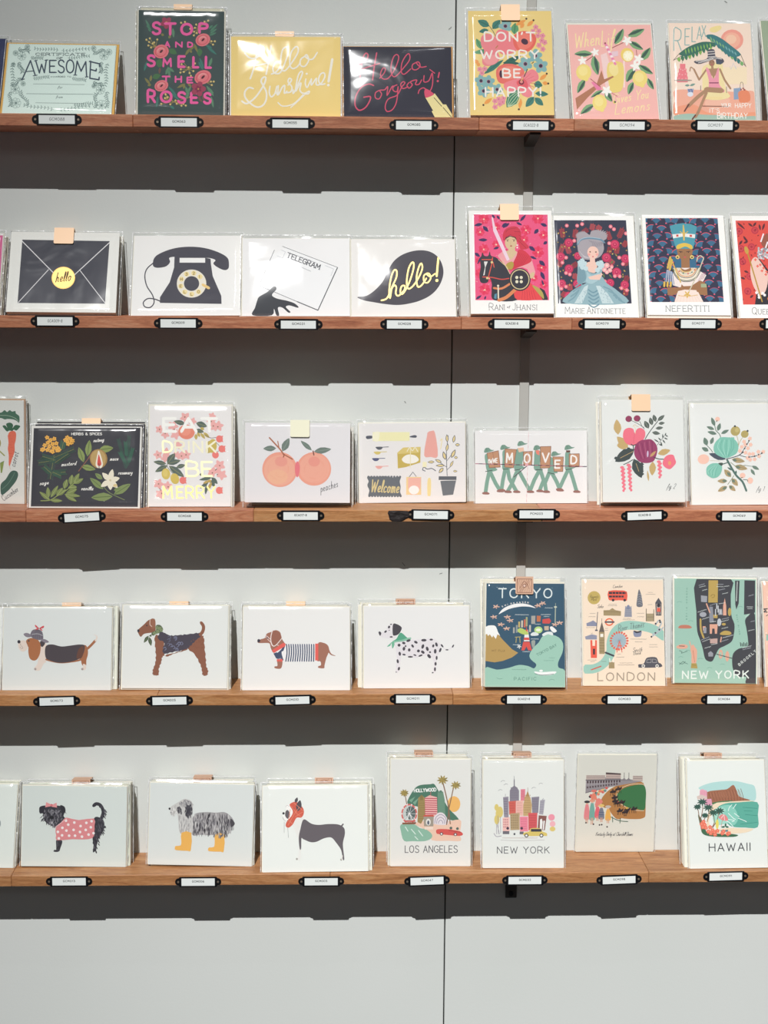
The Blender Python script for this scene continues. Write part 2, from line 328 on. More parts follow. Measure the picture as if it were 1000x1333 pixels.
    def T(self, c, s, x, y, h, wd, tw=None, sp=1.3, rot=0, serif=False, slant=0, small=0):
        """stroke text, x,y = left end of the baseline"""
        glyphs = []; cx = 0
        for i, ch in enumerate(s):
            if ch == ' ': cx += 3.2; continue
            k = 1.0
            if small and not (i == 0 or s[i-1] == ' '): k = small
            g = FONT.get(ch)
            if g is None: continue
            m = max(q[0] for st in g for q in st); m = max(m, .1)
            glyphs.append((ch, g, cx, k)); cx += m*k+sp
        total = max(cx-sp, .1); sy = h/6; sx = tw/total if tw else sy
        ca, sa = math.cos(math.radians(rot)), math.sin(math.radians(rot))
        for ch, g, gx, k in glyphs:
            for st in g:
                pts = []
                src = smooth_pts(st, False, 3) if (ch in ROUNDED or ch.islower()) and len(st) > 3 else st
                for (u, v) in src:
                    X = (gx+u*k)*sx+slant*v*k*sy; Y = -v*k*sy
                    pts.append((x+X*ca-Y*sa, y+X*sa+Y*ca))
                self.L(c, wd, pts)
                if serif and ch not in 'COGSQ&':
                    for e in (0, -1):
                        u, v = st[e]
                        if v in (0, 6): self.L(c, wd*.8, [(x+((gx+(u+d)*k)*sx)*ca+v*k*sy*sa, y+((gx+(u+d)*k)*sx)*sa-v*k*sy*ca) for d in (-.55, .55)])
    def squig(self, c, x0, x1, y, h, wd, rot=0):
        """tiny lettering too small to read"""
        n = max(3, int((x1-x0)/(h*.75))); rnd = random.Random(int(x0*7+y)); ps = []; t = math.tan(math.radians(rot))
        for i in range(n+1):
            xx = x0+(x1-x0)*i/n; ps.append((xx, y+(xx-x0)*t-h*(.5 if i % 2 else -.5)*rnd.uniform(.5, 1)))
        self.L(c, wd, ps)

def face_mesh(name, art, quad, W, H, y0, parent):
    """print layers on the card: quad = the face corners TL TR BR BL the drawing was measured against"""
    ox, oy, s = art.o; (ax, ay), (bx, by), (cx, cy), (dx, dy) = quad
    def loc(px, py):
        X, Y = ox+px/s, oy+py/s; u, v = .5, .5
        for _ in range(4):
            fx = (1-v)*((1-u)*ax+u*bx)+v*((1-u)*dx+u*cx)-X; fy = (1-v)*((1-u)*ay+u*by)+v*((1-u)*dy+u*cy)-Y
            du = ((1-v)*(bx-ax)+v*(cx-dx), (1-v)*(by-ay)+v*(cy-dy)); dv = ((1-u)*(dx-ax)+u*(cx-bx), (1-u)*(dy-ay)+u*(cy-by))
            det = du[0]*dv[1]-dv[0]*du[1]
            u -= (fx*dv[1]-dv[0]*fy)/det; v -= (du[0]*fy-fx*du[1])/det
        u = min(max(u, .002), .998); v = min(max(v, .002), .998)
        return ((u-.5)*W, (1-v)*H)
    vs, fs, cs, ms = [], [], [], []
    G = 56; grid = [[0]*G for _ in range(G)]; U = 4e-6          # every print layer lies 4 microns over what it covers
    def add(q, ys, c, foil):
        ar = sum(q[i][0]*q[(i+1) % len(q)][1]-q[(i+1) % len(q)][0]*q[i][1] for i in range(len(q)))
        if abs(ar) < 1e-12: return
        if ar < 0: q = q[::-1]; ys = ys[::-1]
        b = len(vs); vs.extend((x, yy, z) for (x, z), yy in zip(q, ys)); fs.append(tuple(range(b, b+len(q)))); cs.append(tuple(v*1.03+.011 for v in hexc(c))); ms.append(foil)
    for kind, c, foil, p in art.shapes:
        if kind == 'poly': allp = [loc(*t) for t in p]
        else: Lf, Rt, c0, c1 = [[loc(*t) for t in k] for k in p]; allp = Lf+Rt+c0+c1
        i0, i1 = [max(0, min(G-1, int((f(t[0] for t in allp)/W+.5)*G))) for f in (min, max)]
        j0, j1 = [max(0, min(G-1, int(f(t[1] for t in allp)/H*G))) for f in (min, max)]
        lay = 1+max(grid[j][i] for j in range(j0, j1+1) for i in range(i0, i1+1))
        used = lay+(0 if kind == 'poly' else int(len(Lf)*.08))
        for j in range(j0, j1+1):
            for i in range(i0, i1+1): grid[j][i] = used
        y = y0-U*lay
        if kind == 'poly': add(allp, [y]*len(allp), c, foil)
        else:
            n = len(Lf); yy = [y-U*.08*k for k in range(n)]
            for k in range(n-1): add([Lf[k], Lf[k+1], Rt[k+1], Rt[k]], [yy[k], yy[k+1], yy[k+1], yy[k]], c, foil)
            if c0: add([Lf[0]]+c0[::-1]+[Rt[0]], [y]*5, c, foil); add([Lf[-1]]+c1+[Rt[-1]], [yy[-1]]*5, c, foil)
    o = link(name, vs, fs, [INK, FOIL], parent)
    at = o.data.color_attributes.new('Col', 'FLOAT_COLOR', 'CORNER'); flat = []
    for f, c in zip(o.data.polygons, cs): flat += [c[0], c[1], c[2], 1.0]*f.loop_total
    at.data.foreach_set('color', flat)
    o.data.polygons.foreach_set('material_index', ms); o.data.update()
    return o

# ---------------------------------------------------------------- the printed pictures
def rose(a, x, y, rx, ry, c='ee8288', dk='e0606e', cen='5a2a34', rot=-20):
    a.E(c, x, y, rx, ry, rot); a.E(dk, x-rx*.05, y+ry*.02, rx*.78, ry*.76, rot); a.E(c, x-rx*.03, y, rx*.68, ry*.66, rot)
    a.E('f6a9a6', x-rx*.05, y-ry*.12, rx*.5, ry*.45, rot); a.E(c, x, y-ry*.02, rx*.42, ry*.38, rot); a.E(cen, x+rx*.02, y-ry*.02, rx*.26, ry*.16, rot-25)
def art_awesome():
    a = Art(0, 40, 6.25); g = '7d9490'; d = '4f5d66'; r = random.Random(5)
    def sprig(x0, y0, x1, y1, n, s, amp=0):
        n = int(n*1.15)
        dx, dy = x1-x0, y1-y0; L = math.hypot(dx, dy); nx, ny = -dy/L, dx/L
        f = lambda t: (x0+dx*t+nx*amp*math.sin(t*6.3), y0+dy*t+ny*amp*math.sin(t*6.3))
        a.L(g, 2, [f(i/10) for i in range(11)])
        for i in range(n):
            t = (i+.5)/n; X, Y = f(t)
            for k in (1, -1):
                a.leaf(g, X, Y, X+dx/L*s*.6+k*nx*s*r.uniform(.7, 1.1), Y+dy/L*s*.6+k*ny*s*r.uniform(.7, 1.1), s*.34)
    for v in ((480, 145, 280, 130), (500, 148, 730, 135), (270, 375, 400, 365), (585, 372, 700, 395), (440, 628, 190, 590), (480, 628, 740, 600), (250, 205, 350, 215), (550, 210, 730, 195), (600, 590, 760, 580)): sprig(*v, 8, 17, 4)
    for v in ((120, 240, 95, 440), (880, 250, 850, 440), (90, 480, 80, 600), (880, 480, 870, 610), (150, 130, 240, 160), (860, 150, 760, 160), (230, 600, 170, 480), (770, 620, 790, 500), (190, 380, 100, 430), (760, 400, 830, 440), (160, 240, 180, 330), (830, 240, 815, 330)): sprig(*v, 8, 20, 10)
    for x, y, q in ((180, 195, 32), (130, 170, 20), (845, 190, 34), (885, 160, 24), (125, 465, 34), (820, 470, 34), (130, 575, 38), (830, 595, 40), (225, 120, 20), (760, 130, 20), (110, 265, 16), (190, 420, 18), (765, 440, 16)):
        for k in range(7):
            t = k*.9; a.K(g, 2.2, [(x+q*.3*math.cos(t), y+q*.3*math.sin(t)), (x+q*math.cos(t-.35), y+q*math.sin(t-.35)), (x+q*1.05*math.cos(t), y+q*1.05*math.sin(t)), (x+q*math.cos(t+.35), y+q*math.sin(t+.35)), (x+q*.3*math.cos(t), y+q*.3*math.sin(t))])
        a.E(g, x, y, q*.25)
    for i in range(44):
        t = i/43; a.E('6f7f80', 85-68*t, 100+540*t, 2.2, n=6); a.E('6f7f80', 940-28*t, 112+540*t, 2.2, n=6)
    for i in range(60): a.E('8f9f9c', 95+840*i/59, 96+10*i/59, 2, n=6)
    a.T('4b5a60', 'CERTIFICATE', 292, 189, 20, 4, tw=398, serif=True); a.T('4b5a60', 'OF', 462, 219, 15, 4, tw=46, serif=True)
    def ch(c, x, y, h, tw, sl=0, w=11): a.T('4a5866', c, x, y, h, w, tw=tw, serif=True, slant=sl)
    def poly(p, w=11): a.L('4a5866', w, p)
    poly("182,385 250,232 288,352"); poly("208,322 276,316", 7); poly("170,388 200,382", 7); poly("272,356 304,350", 7)
    poly("292,232 322,332 340,262 362,330 378,228"); poly("282,234 304,230", 7); poly("366,228 392,226", 7)
    ch('E', 405, 328, 98, 46); ch('S', 474, 330, 102, 48); ch('O', 542, 332, 106, 58)
    poly("612,348 628,236 660,318 698,240 706,362"); poly("600,350 626,350", 7); poly("694,366 718,364", 7)
    poly("738,236 732,376 806,388 808,368"); poly("728,238 812,258 812,280"); poly("736,304 782,316 784,300")
    a.T('6a7a7a', 'AWARDED TO', 412, 368, 10, 2.5, tw=166)
    for x0, x1, y in ((270, 690, 424), (215, 760, 503), (290, 690, 576)): a.L('7f908e', 3, [(x0, y-3), (x1, y+3)])
    a.T('6a7a7a', 'for', 472, 458, 20, 2.6, tw=36, slant=.25); a.T('6a7a7a', 'from', 458, 536, 20, 2.6, tw=52, slant=.25)
    return a
def art_stop():
    a = Art(172, 0, 8); G = '4f8068'; T_ = '3f7a70'; O = '8a8450'; Y = 'd8bd74'
    a.leaves(G, 26, "190,300,140,200 200,310,150,262 200,330,165,300,18 800,330,880,250 800,350,875,300 795,370,870,340,24 790,300,830,262", '6a9c84')
    a.leaves(T_, 30, "770,480,880,570 760,470,830,500 155,640,125,740 700,600,750,720 690,640,740,730 380,900,470,1000 400,960,500,1045 255,1120,270,1000 400,1100,445,1135", '5c9484')
    a.leaves('4f7a50', 60, "380,510,465,560 700,500,700,588,60 290,610,275,700,70 210,810,300,780,60 300,640,285,700")
    a.leaves('5f8a6c', 34, "420,290,430,390 370,690,400,820 370,700,440,750 380,700,350,780 830,600,800,700 560,1010,620,890 560,1040,600,960 780,890,860,1000 800,910,860,975,22 830,1000,860,1120,30 590,980,560,900", '7aa888')
    a.leaves(O, 28, "640,450,680,545 600,500,550,580 600,520,620,550 640,480,600,520 190,880,130,810 190,850,200,780 200,880,160,890 560,870,470,915 550,880,540,925 580,850,620,910 330,370,300,350 380,400,400,360")
    a.leaves('7a5a50', 26, "290,700,285,770 700,1020,740,1060 740,990,760,1050 700,1000,720,1050")
    for x, y in ((355, 235),): a.flower('a8455e', x, y, 62, 5, 'd8a060', 20, .5)
    def berries(pts, s):
        p = nums(pts); 
        for x, y in p: a.L('a89458', 5, [(x, y), s])
        for x, y in p: a.E(Y, x, y, 11, n=8); a.E('efdca0', x-3, y-3, 5, n=6)
    berries("150,412 185,398 262,410 178,436 170,472 215,452 230,440 198,494", (245, 490)); berries("505,236 545,228 ", (540, 262)); berries("660,255 648,290 600,300 640,330 638,368 668,345 745,226 782,216", (690, 290))
    berries("820,430 856,430 838,464", (780, 430)); berries("524,632 516,668 508,722 504,755 540,748 590,700 600,760 655,660 660,700 615,790 640,740", (590, 720)); berries("826,848 856,848 836,884", (780, 860))
    berries("350,980 372,1010 345,1020 306,1082 402,1086 456,1046 470,1080 520,1100 566,1098 540,1080 612,1010", (440, 1060))
    p = 'fb68ac'
    def t(s, x, y, h, tw, w=27): a.T(p, s, x, y, h, w, tw=tw)
    t('S', 215, 352, 118, 74); t('T', 342, 356, 112, 104); t('O', 512, 358, 108, 102); t('P', 696, 338, 88, 76)
    t('A', 342, 488, 54, 46, 15); t('N', 454, 488, 50, 62, 16); t('D', 578, 488, 46, 46, 16)
    t('S', 162, 686, 108, 70); t('M', 325, 690, 80, 80, 20); t('E', 484, 695, 108, 60); t('L', 638, 700, 104, 50, 26); t('L', 768, 704, 112, 52, 26)
    t('T', 318, 852, 56, 74, 18); t('H', 454, 854, 58, 60, 18); t('E', 578, 860, 54, 54, 18)
    t('R', 165, 1062, 118, 72); t('O', 305, 1062, 108, 104); t('S', 483, 1068, 106, 72); t('E', 622, 1068, 100, 64); t('S', 758, 1074, 104, 66)
    berries("352,985 370,1015 345,1025", (365, 1040))
    rose(a, 302, 535, 80, 72); rose(a, 732, 415, 77, 66); rose(a, 740, 803, 90, 72); rose(a, 306, 893, 74, 58)
    a.flower('a8455e', 695, 925, 76, 5, 'd8a060', 0, .52); a.flower('8a3450', 695, 925, 40, 5, 'd8a060', 36, .4)
    return a
def art_sunshine():
    a = Art(295, 40, 6.25); c = 'fbf7ea'; K = lambda w, s: a.K(c, w, s)
    K(13, "152,190 185,225 230,232 285,200 312,160 298,138 270,150 245,210 220,320 192,398"); K(13, "365,130 350,230 322,362"); K(11, "190,290 250,290 340,270")
    K(12, "365,360 400,345 436,300 432,262 405,262 378,310 390,352 440,345 490,230 502,160 485,140 455,170 440,270 450,325 480,330 530,270 580,190 582,145 560,140 525,190 515,280 535,315 570,305 600,270")
    K(12, "640,215 605,240 600,285 635,298 668,250 655,205 640,215 670,240 705,235 738,185")
    K(14, "214,478 180,470 148,500 146,545 180,590 240,628 290,615 318,570 322,510 300,460 280,420 295,390 318,388 310,430 270,500 220,560 160,600 120,580")
    K(12, "352,460 345,510 360,545 390,520 408,460 400,500 412,530"); K(12, "420,455 418,528 450,470 472,455 468,515 490,500"); K(12, "500,450 528,410 510,395 500,425 530,465 520,505 480,512")
    K(12, "540,490 545,515 600,400 618,350 605,340 580,380 560,500 595,440 605,440 595,490 615,515 640,515 672,500 665,520 640,522")
    K(11, "645,400 640,440 655,470 675,430 690,400"); a.E(c, 652, 358, 9); K(12, "690,400 690,450 730,395 728,440 745,450 775,430 800,380 790,350 762,365 748,410 765,445 800,440")
    K(9, "640,522 580,580 520,632"); K(10, "415,592 450,620 510,615 560,590 620,530"); a.L(c, 20, "860,240 830,420", taper=False); a.E(c, 828, 450, 11)
    return a
def art_gorgeous():
    a = Art(440, 50, 6.25); c = 'd8506e'; K = lambda w, s: a.K(c, w, s)
    K(11, "110,185 135,212 180,215 235,175 245,140 225,130 200,180 185,280 172,378"); K(11, "315,125 295,240 282,345"); K(9, "155,272 230,245 340,210")
    K(9, "340,330 375,290 385,255 365,250 345,300 365,335 410,330 460,260 492,170 478,138 450,160 430,240 440,305 470,315 530,250 580,180 575,132 548,150 518,210 515,280 540,298 590,255")
    K(9, "640,200 605,220 605,255 635,262 665,235 655,200 635,205 670,240 715,235")
    K(11, "290,390 250,378 190,405 145,475 138,550 170,590 220,570 255,520 262,480 210,485"); K(9, "335,430 305,450 305,490 335,498 355,460 340,430 380,425 405,400 400,470 440,400 455,400")
    K(9, "480,385 450,400 450,430 480,440 490,400 478,520 445,585 400,600 385,560 410,500 480,470 515,410"); K(9, "520,400 545,370 528,360 510,385 530,415 570,400"); K(9, "580,365 562,390 580,412 605,385 590,360 640,345 630,380 660,380 680,345")
    K(9, "700,310 700,360 740,350 765,290 770,380 745,440 700,410 665,425 655,455"); K(8, "745,260 785,290"); a.L(c, 11, "822,285 815,325"); a.E(c, 812, 354, 9)
    a.P('eee0a0', "715,490 790,455 860,545 885,545 950,625 950,655 795,655 768,600 780,595"); a.B('dd5572', "705,432 722,418 780,455 775,470 722,490 708,470")
    a.L('2c2a30', 5, "785,490 850,560"); a.L('2c2a30', 5, "862,570 930,645")
    return a
def art_happy():
    a = Art(602, 0, 8); G = '3f7f72'; B = '86b4b4'
    a.leaves(G, 78, "290,300,170,240 320,330,405,235 280,340,180,360,50 300,560,115,575,52 220,800,430,650,56 740,900,830,920,80 750,1000,890,1010,60 740,1035,650,1140,74 745,1045,835,1125,68", '2c5f58')
    a.leaves('5fa070', 82, "545,385,560,265 200,540,150,430,58 120,580,240,560,40", '2f7054'); a.leaves('2f6a5c', 60, "420,700,610,610,60 420,680,600,690,46", '234f48')
    a.K('4a6060', 6, "290,300 340,380 375,480")
    for x, y, r in ((455, 300, 68), (760, 610, 70), (655, 695, 72), (815, 715, 74), (190, 870, 66), (268, 878, 64), (215, 975, 66), (355, 960, 60)): a.flower(B, x, y, r, 5, None, x % 70, .52); a.E('b96a80', x, y, r*.3); a.E('3a2c44', x, y, r*.24)
    a.B('ee8a90', "200,420 250,380 330,400 380,470 370,560 390,640 330,700 240,715 205,670 230,560 200,500"); a.B('f3a0a0', "215,640 300,600 380,620 340,690 260,700")
    a.B('f0848a', "380,340 470,350 520,420 600,480 560,560 450,600 380,560 350,420"); a.B('ea6a5c', "540,400 640,350 760,390 765,480 700,560 600,570 540,500"); a.B('f28070', "560,420 640,375 730,410 735,480 680,535 600,540"); a.E('4a2a40', 652, 462, 38, 30, 30)
    a.B('ea7468', "350,760 420,700 540,700 640,760 610,860 470,900 370,880"); a.B('f08c7a', "370,770 440,725 540,725 600,770 570,830 440,850"); a.E('4a2a40', 400, 800, 18, 40, 0)
    a.B('f08890', "430,900 520,860 560,850 640,800 720,750 780,790 785,860 700,900 730,980 690,1040 620,1020 580,960 500,990 440,960"); a.B('e86068', "560,880 640,850 680,920 640,960 590,940")
    for i in range(7): a.L('e06070', 4, [(610, 885), (610+150*math.cos(i*.33-1.2), 885+120*math.sin(i*.33-1.2))])
    a.E('7a2a3a', 610, 885, 28); a.E('e8908a', 610, 880, 16); a.L('3c4a40', 9, "640,825 675,750"); a.L('e8c070', 9, "610,870 625,840"); a.L('b08040', 8, "350,530 372,505"); a.L('3c4a40', 8, "722,690 742,675")
    for x, y in ((770, 310), (800, 350), (740, 355), (840, 400), (790, 400), (830, 450), (800, 500), (860, 470), (840, 540), (180, 750), (230, 745), (200, 790), (330, 1080), (370, 1060), (420, 1050), (380, 1110), (330, 1140), (410, 1090)): a.flower('e894a4', x, y, 26, 5, 'c05a70', x % 60, .6)
    a.leaves('efa050', 40, "560,290,670,235 680,300,750,240 610,320,650,270 170,690,125,650 185,710,145,690 800,860,880,800 830,890,890,900 215,1110,300,1050 600,1050,585,1160")
    a.dots('4a3a30', 11, "674,222 748,238 124,648 876,796 890,898 208,1120 578,1165")
    a.leaf('3f8468', 450, 1145, 590, 960, 120)
    for i in range(5): a.K('cfe0b8', 5, [(462+i*4, 1135), (475+i*25, 1050+i*12), (560+i*8, 985+i*12)])
    w = 'f6efe6'
    for s, x, y, h, tw in (("DON'T", 238, 455, 88, 520), ("WORRY", 196, 638, 80, 598), ('BE', 420, 835, 84, 178), ('HAPPY!', 234, 1030, 88, 576)): a.T(w, s, x, y, h, 17, tw=tw, sp=2.0)
    return a
def art_lemons():
    a = Art(735, 20, 8); G = '7da878'; D = '3f5c50'; Y = 'efd880'; g = 'f6dfa8'
    def lf(x0, y0, x1, y1, w): 
        a.leaf(G, x0, y0, x1, y1, w); dx, dy = x1-x0, y1-y0; L = math.hypot(dx, dy); a.leaf(D, x0-dy/L*-w*.16, y0+dx/L*-w*.16, x1-dy/L*-w*.1, y1+dx/L*-w*.1, w*.42)
    a.foil = 0
    for s, x, y, h, tw in (('When', 110, 350, 150, 260), ('Life', 390, 330, 160, 190)): a.T(g, s, x, y, h, 11, tw=tw, slant=.2, rot=-8)
    a.T(g, 'Gives You', 505, 925, 95, 8, tw=370, slant=.3, rot=-9); a.T(g, 'Lemons', 520, 1035, 110, 8, tw=360, slant=.3, rot=-7)
    a.foil = 0
    a.P('b2795c', "110,870 330,730 385,580 410,670 500,640 515,650 380,730 240,860 125,985"); a.P('ea82a8', "275,705 300,700 385,770 360,800 330,780")
    for v in ((290, 405, 105, 408, 70), (300, 430, 345, 630, 90), (210, 670, 130, 815, 70), (530, 310, 620, 145, 80), (665, 225, 838, 150, 78), (670, 280, 820, 365, 70), (800, 480, 900, 345, 80), (730, 555, 640, 700, 90), (770, 530, 920, 620, 70), (710, 700, 660, 830, 66), (860, 665, 925, 780, 60), (395, 785, 270, 860, 44), (420, 800, 490, 905, 70), (300, 930, 160, 1028, 70)): lf(*v)
    a.L('a35a58', 8, "230,480 300,430"); a.L('a35a58', 8, "500,345 615,290"); a.L('a35a58', 7, "750,370 755,420"); a.L('a35a58', 7, "270,670 375,755"); a.L('c07a70', 7, "490,815 545,850")
    a.P('f0d0cc', "378,420 440,395 500,640 480,800 430,790"); a.P('e6c8d0', "490,385 560,378 560,430 500,440"); a.R('f6dcd4', 612, 480, 628, 760)
    a.B('ead27c', "450,520 480,495 560,490 610,520 620,640 600,770 550,810 480,800 455,700 440,600"); a.B('f0de98', "470,530 540,510 560,600 520,640 470,600")
    for i in range(9): a.L('f7e3e6' if i % 2 else 'e888ac', 28, [(432+i*11.5, 315+i*24), (438+i*11.5, 322+i*24)])
    a.E('a05060', 426, 297, 10)
    a.E('eecf70', 655, 420, 68, 75, -20); a.E('f8eec0', 662, 430, 52, 56)
    for i in range(7): a.leaf('fbf6da', 662, 430, 662+50*math.cos(i*.9), 430+50*math.sin(i*.9), 22)
    a.P('b2795c', "350,700 500,640 515,650 380,730")
    for x, y, rx, ry in ((200, 600, 80, 84), (785, 665, 78, 84), (362, 915, 76, 84)): a.E(Y, x, y, rx, ry); a.E('f3e094', x-8, y-12, rx*.62, ry*.6); a.E(Y, x+rx*.3, y+ry*.85, 24, 24)
    for x, y, r in ((320, 392, 48), (188, 480, 50), (655, 270, 56), (772, 462, 56), (740, 535, 60), (435, 795, 60)): a.star('f6f4ec', x, y, r, 5, x % 70, .26)
    a.E('e8d070', 515, 910, 14, 16); a.E('4a5048', 522, 908, 10)
    return a
def art_relax():
    a = Art(862, 20, 7.246)
    a.R('f6e2c0', 540, 480, 800, 640)
    a.B('f0dc9a', "455,105 540,85 555,115 500,150 450,140"); a.B('f0b098', "120,700 300,692 500,700 700,712 860,705 885,800 886,960 130,940 125,800"); a.B('eea080', "125,860 300,830 420,900 600,930 880,900 884,955 128,930"); a.B('f3bda6', "430,780 600,760 640,800 560,860 420,850")
    a.B('a3bfb0', "125,935 250,915 400,925 560,930 700,945 884,938 886,975 130,975")
    a.E('f0a090', 658, 222, 108, 100); a.E('f4b49c', 655, 225, 82, 76); a.E('f6c8ac', 650, 215, 50, 44)
    a.T('8fb4b0', 'R', 108, 322, 205, 9, tw=70); a.T('8fb4b0', 'E', 212, 270, 155, 9, tw=42); a.T('8fb4b0', 'L', 278, 238, 140, 9, tw=34); a.T('8fb4b0', 'A', 326, 214, 118, 8, tw=44); a.T('8fb4b0', 'X', 372, 190, 105, 8, tw=36)
    def palm(x0, y0, x1, y1, side, c1, c2):
        a.K('5a5a50', 5, [(x0, y0), ((x0+x1)/2, (y0+y1)/2-side*22), (x1, y1)])
        for i in range(11):
            t = .12+i*.085; X, Y = x0+(x1-x0)*t, y0+(y1-y0)*t-side*22*math.sin(t*3.1); a.leaf(c1 if i % 3 else c2, X, Y-4, X+(12 if side > 0 else -18), Y+70*math.sin(t*2.6+.3), 34)
    palm(105, 415, 495, 265, 1, '3f7a5c', '88b45c'); palm(790, 470, 420, 185, 1, '3a7a78', '7ab070')
    a.B('3c7060', "160,350 250,285 380,240 490,250 480,280 430,300 340,335 240,375 185,370"); a.B('3f7c80', "410,185 470,170 560,210 640,270 740,355 690,385 640,375 560,320 490,250")
    for i in range(9): a.leaf('88b860', 215+i*29, 305-i*7, 225+i*29, 360-i*8, 12)
    for i in range(9): a.leaf('86b47c' if i < 5 else '7ab0b0', 450+i*29, 190+i*18, 470+i*29, 235+i*17, 13)
    a.L('7a6a58', 5, "105,415 165,345"); a.L('7a6a58', 5, "740,360 790,475")
    for w_, y, h in ((26, 470, 44), (36, 515, 44), (44, 552, 44), (50, 590, 40)): a.R('ec7f88', 193-w_, y-22, 193+w_, y-22+h+14)
    a.dots('f6b6b6', 6, "175,500 195,508 215,500 165,545 190,552 220,545 160,585 190,592 225,585"); a.L('8a6a60', 4, "190,440 187,402"); a.E('a8968c', 200, 604, 86, 9)
    a.leaves('7a9c90', 22, "262,650,215,652 262,655,315,636"); a.P('9aa4c0', "240,685 300,682 292,730 250,732"); a.dots('66709c', 8, "256,695 275,690 285,705 262,712")
    a.E('dfe4ee', 268, 735, 28, 22)
    sk = 'b08a6c'; a.B('f2e0a8', "390,470 560,440 570,560 610,700 640,760 520,790 400,760 380,600"); a.L('f2dca0', 26, "400,770 560,770")
    a.L(sk, 17, "415,505 350,598 300,500"); a.K(sk, 10, "300,500 270,480 262,515"); a.L(sk, 18, "545,500 590,600 645,680"); a.P(sk, "425,495 530,490 520,560 440,560"); a.L(sk, 22, "470,450 475,500")
    a.B('ee9cae', "412,490 440,500 485,590 525,490 535,500 540,640 590,700 560,720 450,690 440,600"); a.L('8a4a64', 10, "448,628 530,628")
    a.P(sk, "445,495 525,490 485,592"); a.L(sk, 48, "560,700 420,690"); a.K(sk, 34, "430,690 350,750 250,845"); a.K(sk, 26, "420,720 390,790 345,900 320,945")
    a.L('6a3e36', 14, "255,830 215,893"); a.L('6a3e36', 14, "318,930 290,968"); a.E('a87e64', 468, 440, 28, 32); a.dots('4a3030', 4, "455,432 480,430"); a.E('c05060', 468, 455, 7, 4)
    a.P('4e5668', "505,410 570,405 575,440 550,455 510,450"); a.B('54525e', "308,420 420,400 430,320 490,315 505,380 570,400 578,435 500,405 420,430 350,450 310,440")
    for s in ("318,425 410,412 480,392 560,404", "340,440 420,420 480,402", "425,385 505,378", "422,360 500,352", "432,335 492,330"): a.K('ece6e0', 6, s)
    for s in ("365,700 365,655", "608,720 608,665"): a.L('8f8878', 7, s)
    a.L('8a5a48', 8, "385,845 620,848"); a.P('8ca4c0', "675,680 745,672 735,780 678,785"); a.B('e88c68', "722,712 790,695 828,730 825,800 740,812 722,770"); a.K('6a5a58', 4, "735,672 742,625 762,630 768,690"); a.dots('a85a50', 9, "745,690 765,680 778,692")
    for x, t_ in ((640, 1), (690, 0)): a.K('c8ccd8', 3, [(x, 470), (x+10, 500), (x+30 if t_ else x-20, 440)])
    a.T('f8f4ec', "IT'S", 452, 905, 36, 5, tw=90); a.T('f8f4ec', 'YOUR', 560, 855, 34, 5, tw=90); a.T('f8f4ec', 'BIRTHDAY', 525, 960, 50, 6, tw=280)
    a.T('f8f4ec', 'HAPPY', 690, 860, 40, 5, tw=150)
    return a
def art_edgepink():
    a = Art(0, 290, 9.53); a.R('d86a98', -1200, 140, 12, 1000)
    return a
def art_envelope():
    a = Art(0, 285, 5.556); a.P('44454f', "162,155 790,163 765,618 130,610")
    a.L('f0eeee', 6, "160,165 388,395"); a.L('f0eeee', 6, "788,175 540,410"); a.L('f0eeee', 5, "135,607 352,372"); a.L('f0eeee', 5, "765,612 580,378")
    a.foil = 1; a.E('c49a4e', 460, 431, 85, 80, n=28); a.E('dcb667', 460, 430, 80, 75, n=28); a.foil = 0
    a.T('5a4424', 'hello', 405, 462, 66, 6, tw=108, slant=.3, rot=-6)
    return a
def art_phone():
    a = Art(165, 290, 6.25); k = '4b4a54'
    a.B(k, "212,330 222,285 260,250 350,212 450,192 560,190 660,205 760,240 820,280 832,330 825,370 790,380 730,352 705,325 722,300 690,285 640,280 430,275 385,272 345,282 352,315 320,350 260,362 222,355")
    a.P(k, "388,270 430,275 640,280 682,288 685,330 700,430 770,590 772,655 272,645 272,600 350,480 385,360"); a.R('f9f8f5', 430, 281, 638, 320)
    a.E('efe9da', 528, 490, 120, 114, n=32)
    for i, ch in enumerate('123HELLO'):
        t = math.radians(-40-i*38.5); x, y = 528+90*math.cos(t), 490+86*math.sin(t); a.E('f3e0a4', x, y, 21, 20, n=12); a.T('8a6a2c', ch, x-8, y+10, 20, 4, tw=None if ch == '1' else 15)
    a.E(k, 528, 490, 62, 60, n=24); a.L('f0cd88', 22, "620,500 668,526", ); a.K(k, 9, "214,325 165,370 148,430 165,510 210,580 225,640 195,680 150,675 138,640 175,610 230,615 275,632")
    return a
def art_telegram():
    a = Art(310, 295, 6.667); a.P('f8f8f8', "300,240 430,180 865,352 690,724 180,508"); g = '5a5c62'
    a.L(g, 4, "390,168 865,352 690,724 180,508 320,200"); a.L(g, 8, "862,356 690,722 510,648"); a.L(g, 7, "180,510 275,550")
    a.T('44464e', 'TELEGRAM', 424, 262, 42, 7, tw=300, rot=21, serif=True); a.squig('8a8c92', 515, 680, 250, 7, 2.5, 21); a.squig('8a8c92', 472, 630, 315, 7, 2.5, 24)
    a.L('a8aab0', 2.5, "755,335 830,365 805,425"); a.L('a8aab0', 2.5, "380,200 415,215 390,270 340,250")
    a.B('3f4248', "160,640 180,605 250,565 300,520 325,520 328,545 290,590 330,620 420,640 480,660 518,690 510,700 440,680 410,695 448,735 430,742 380,700 340,700 350,765 325,765 305,710 285,765 118,765 140,700")
    return a
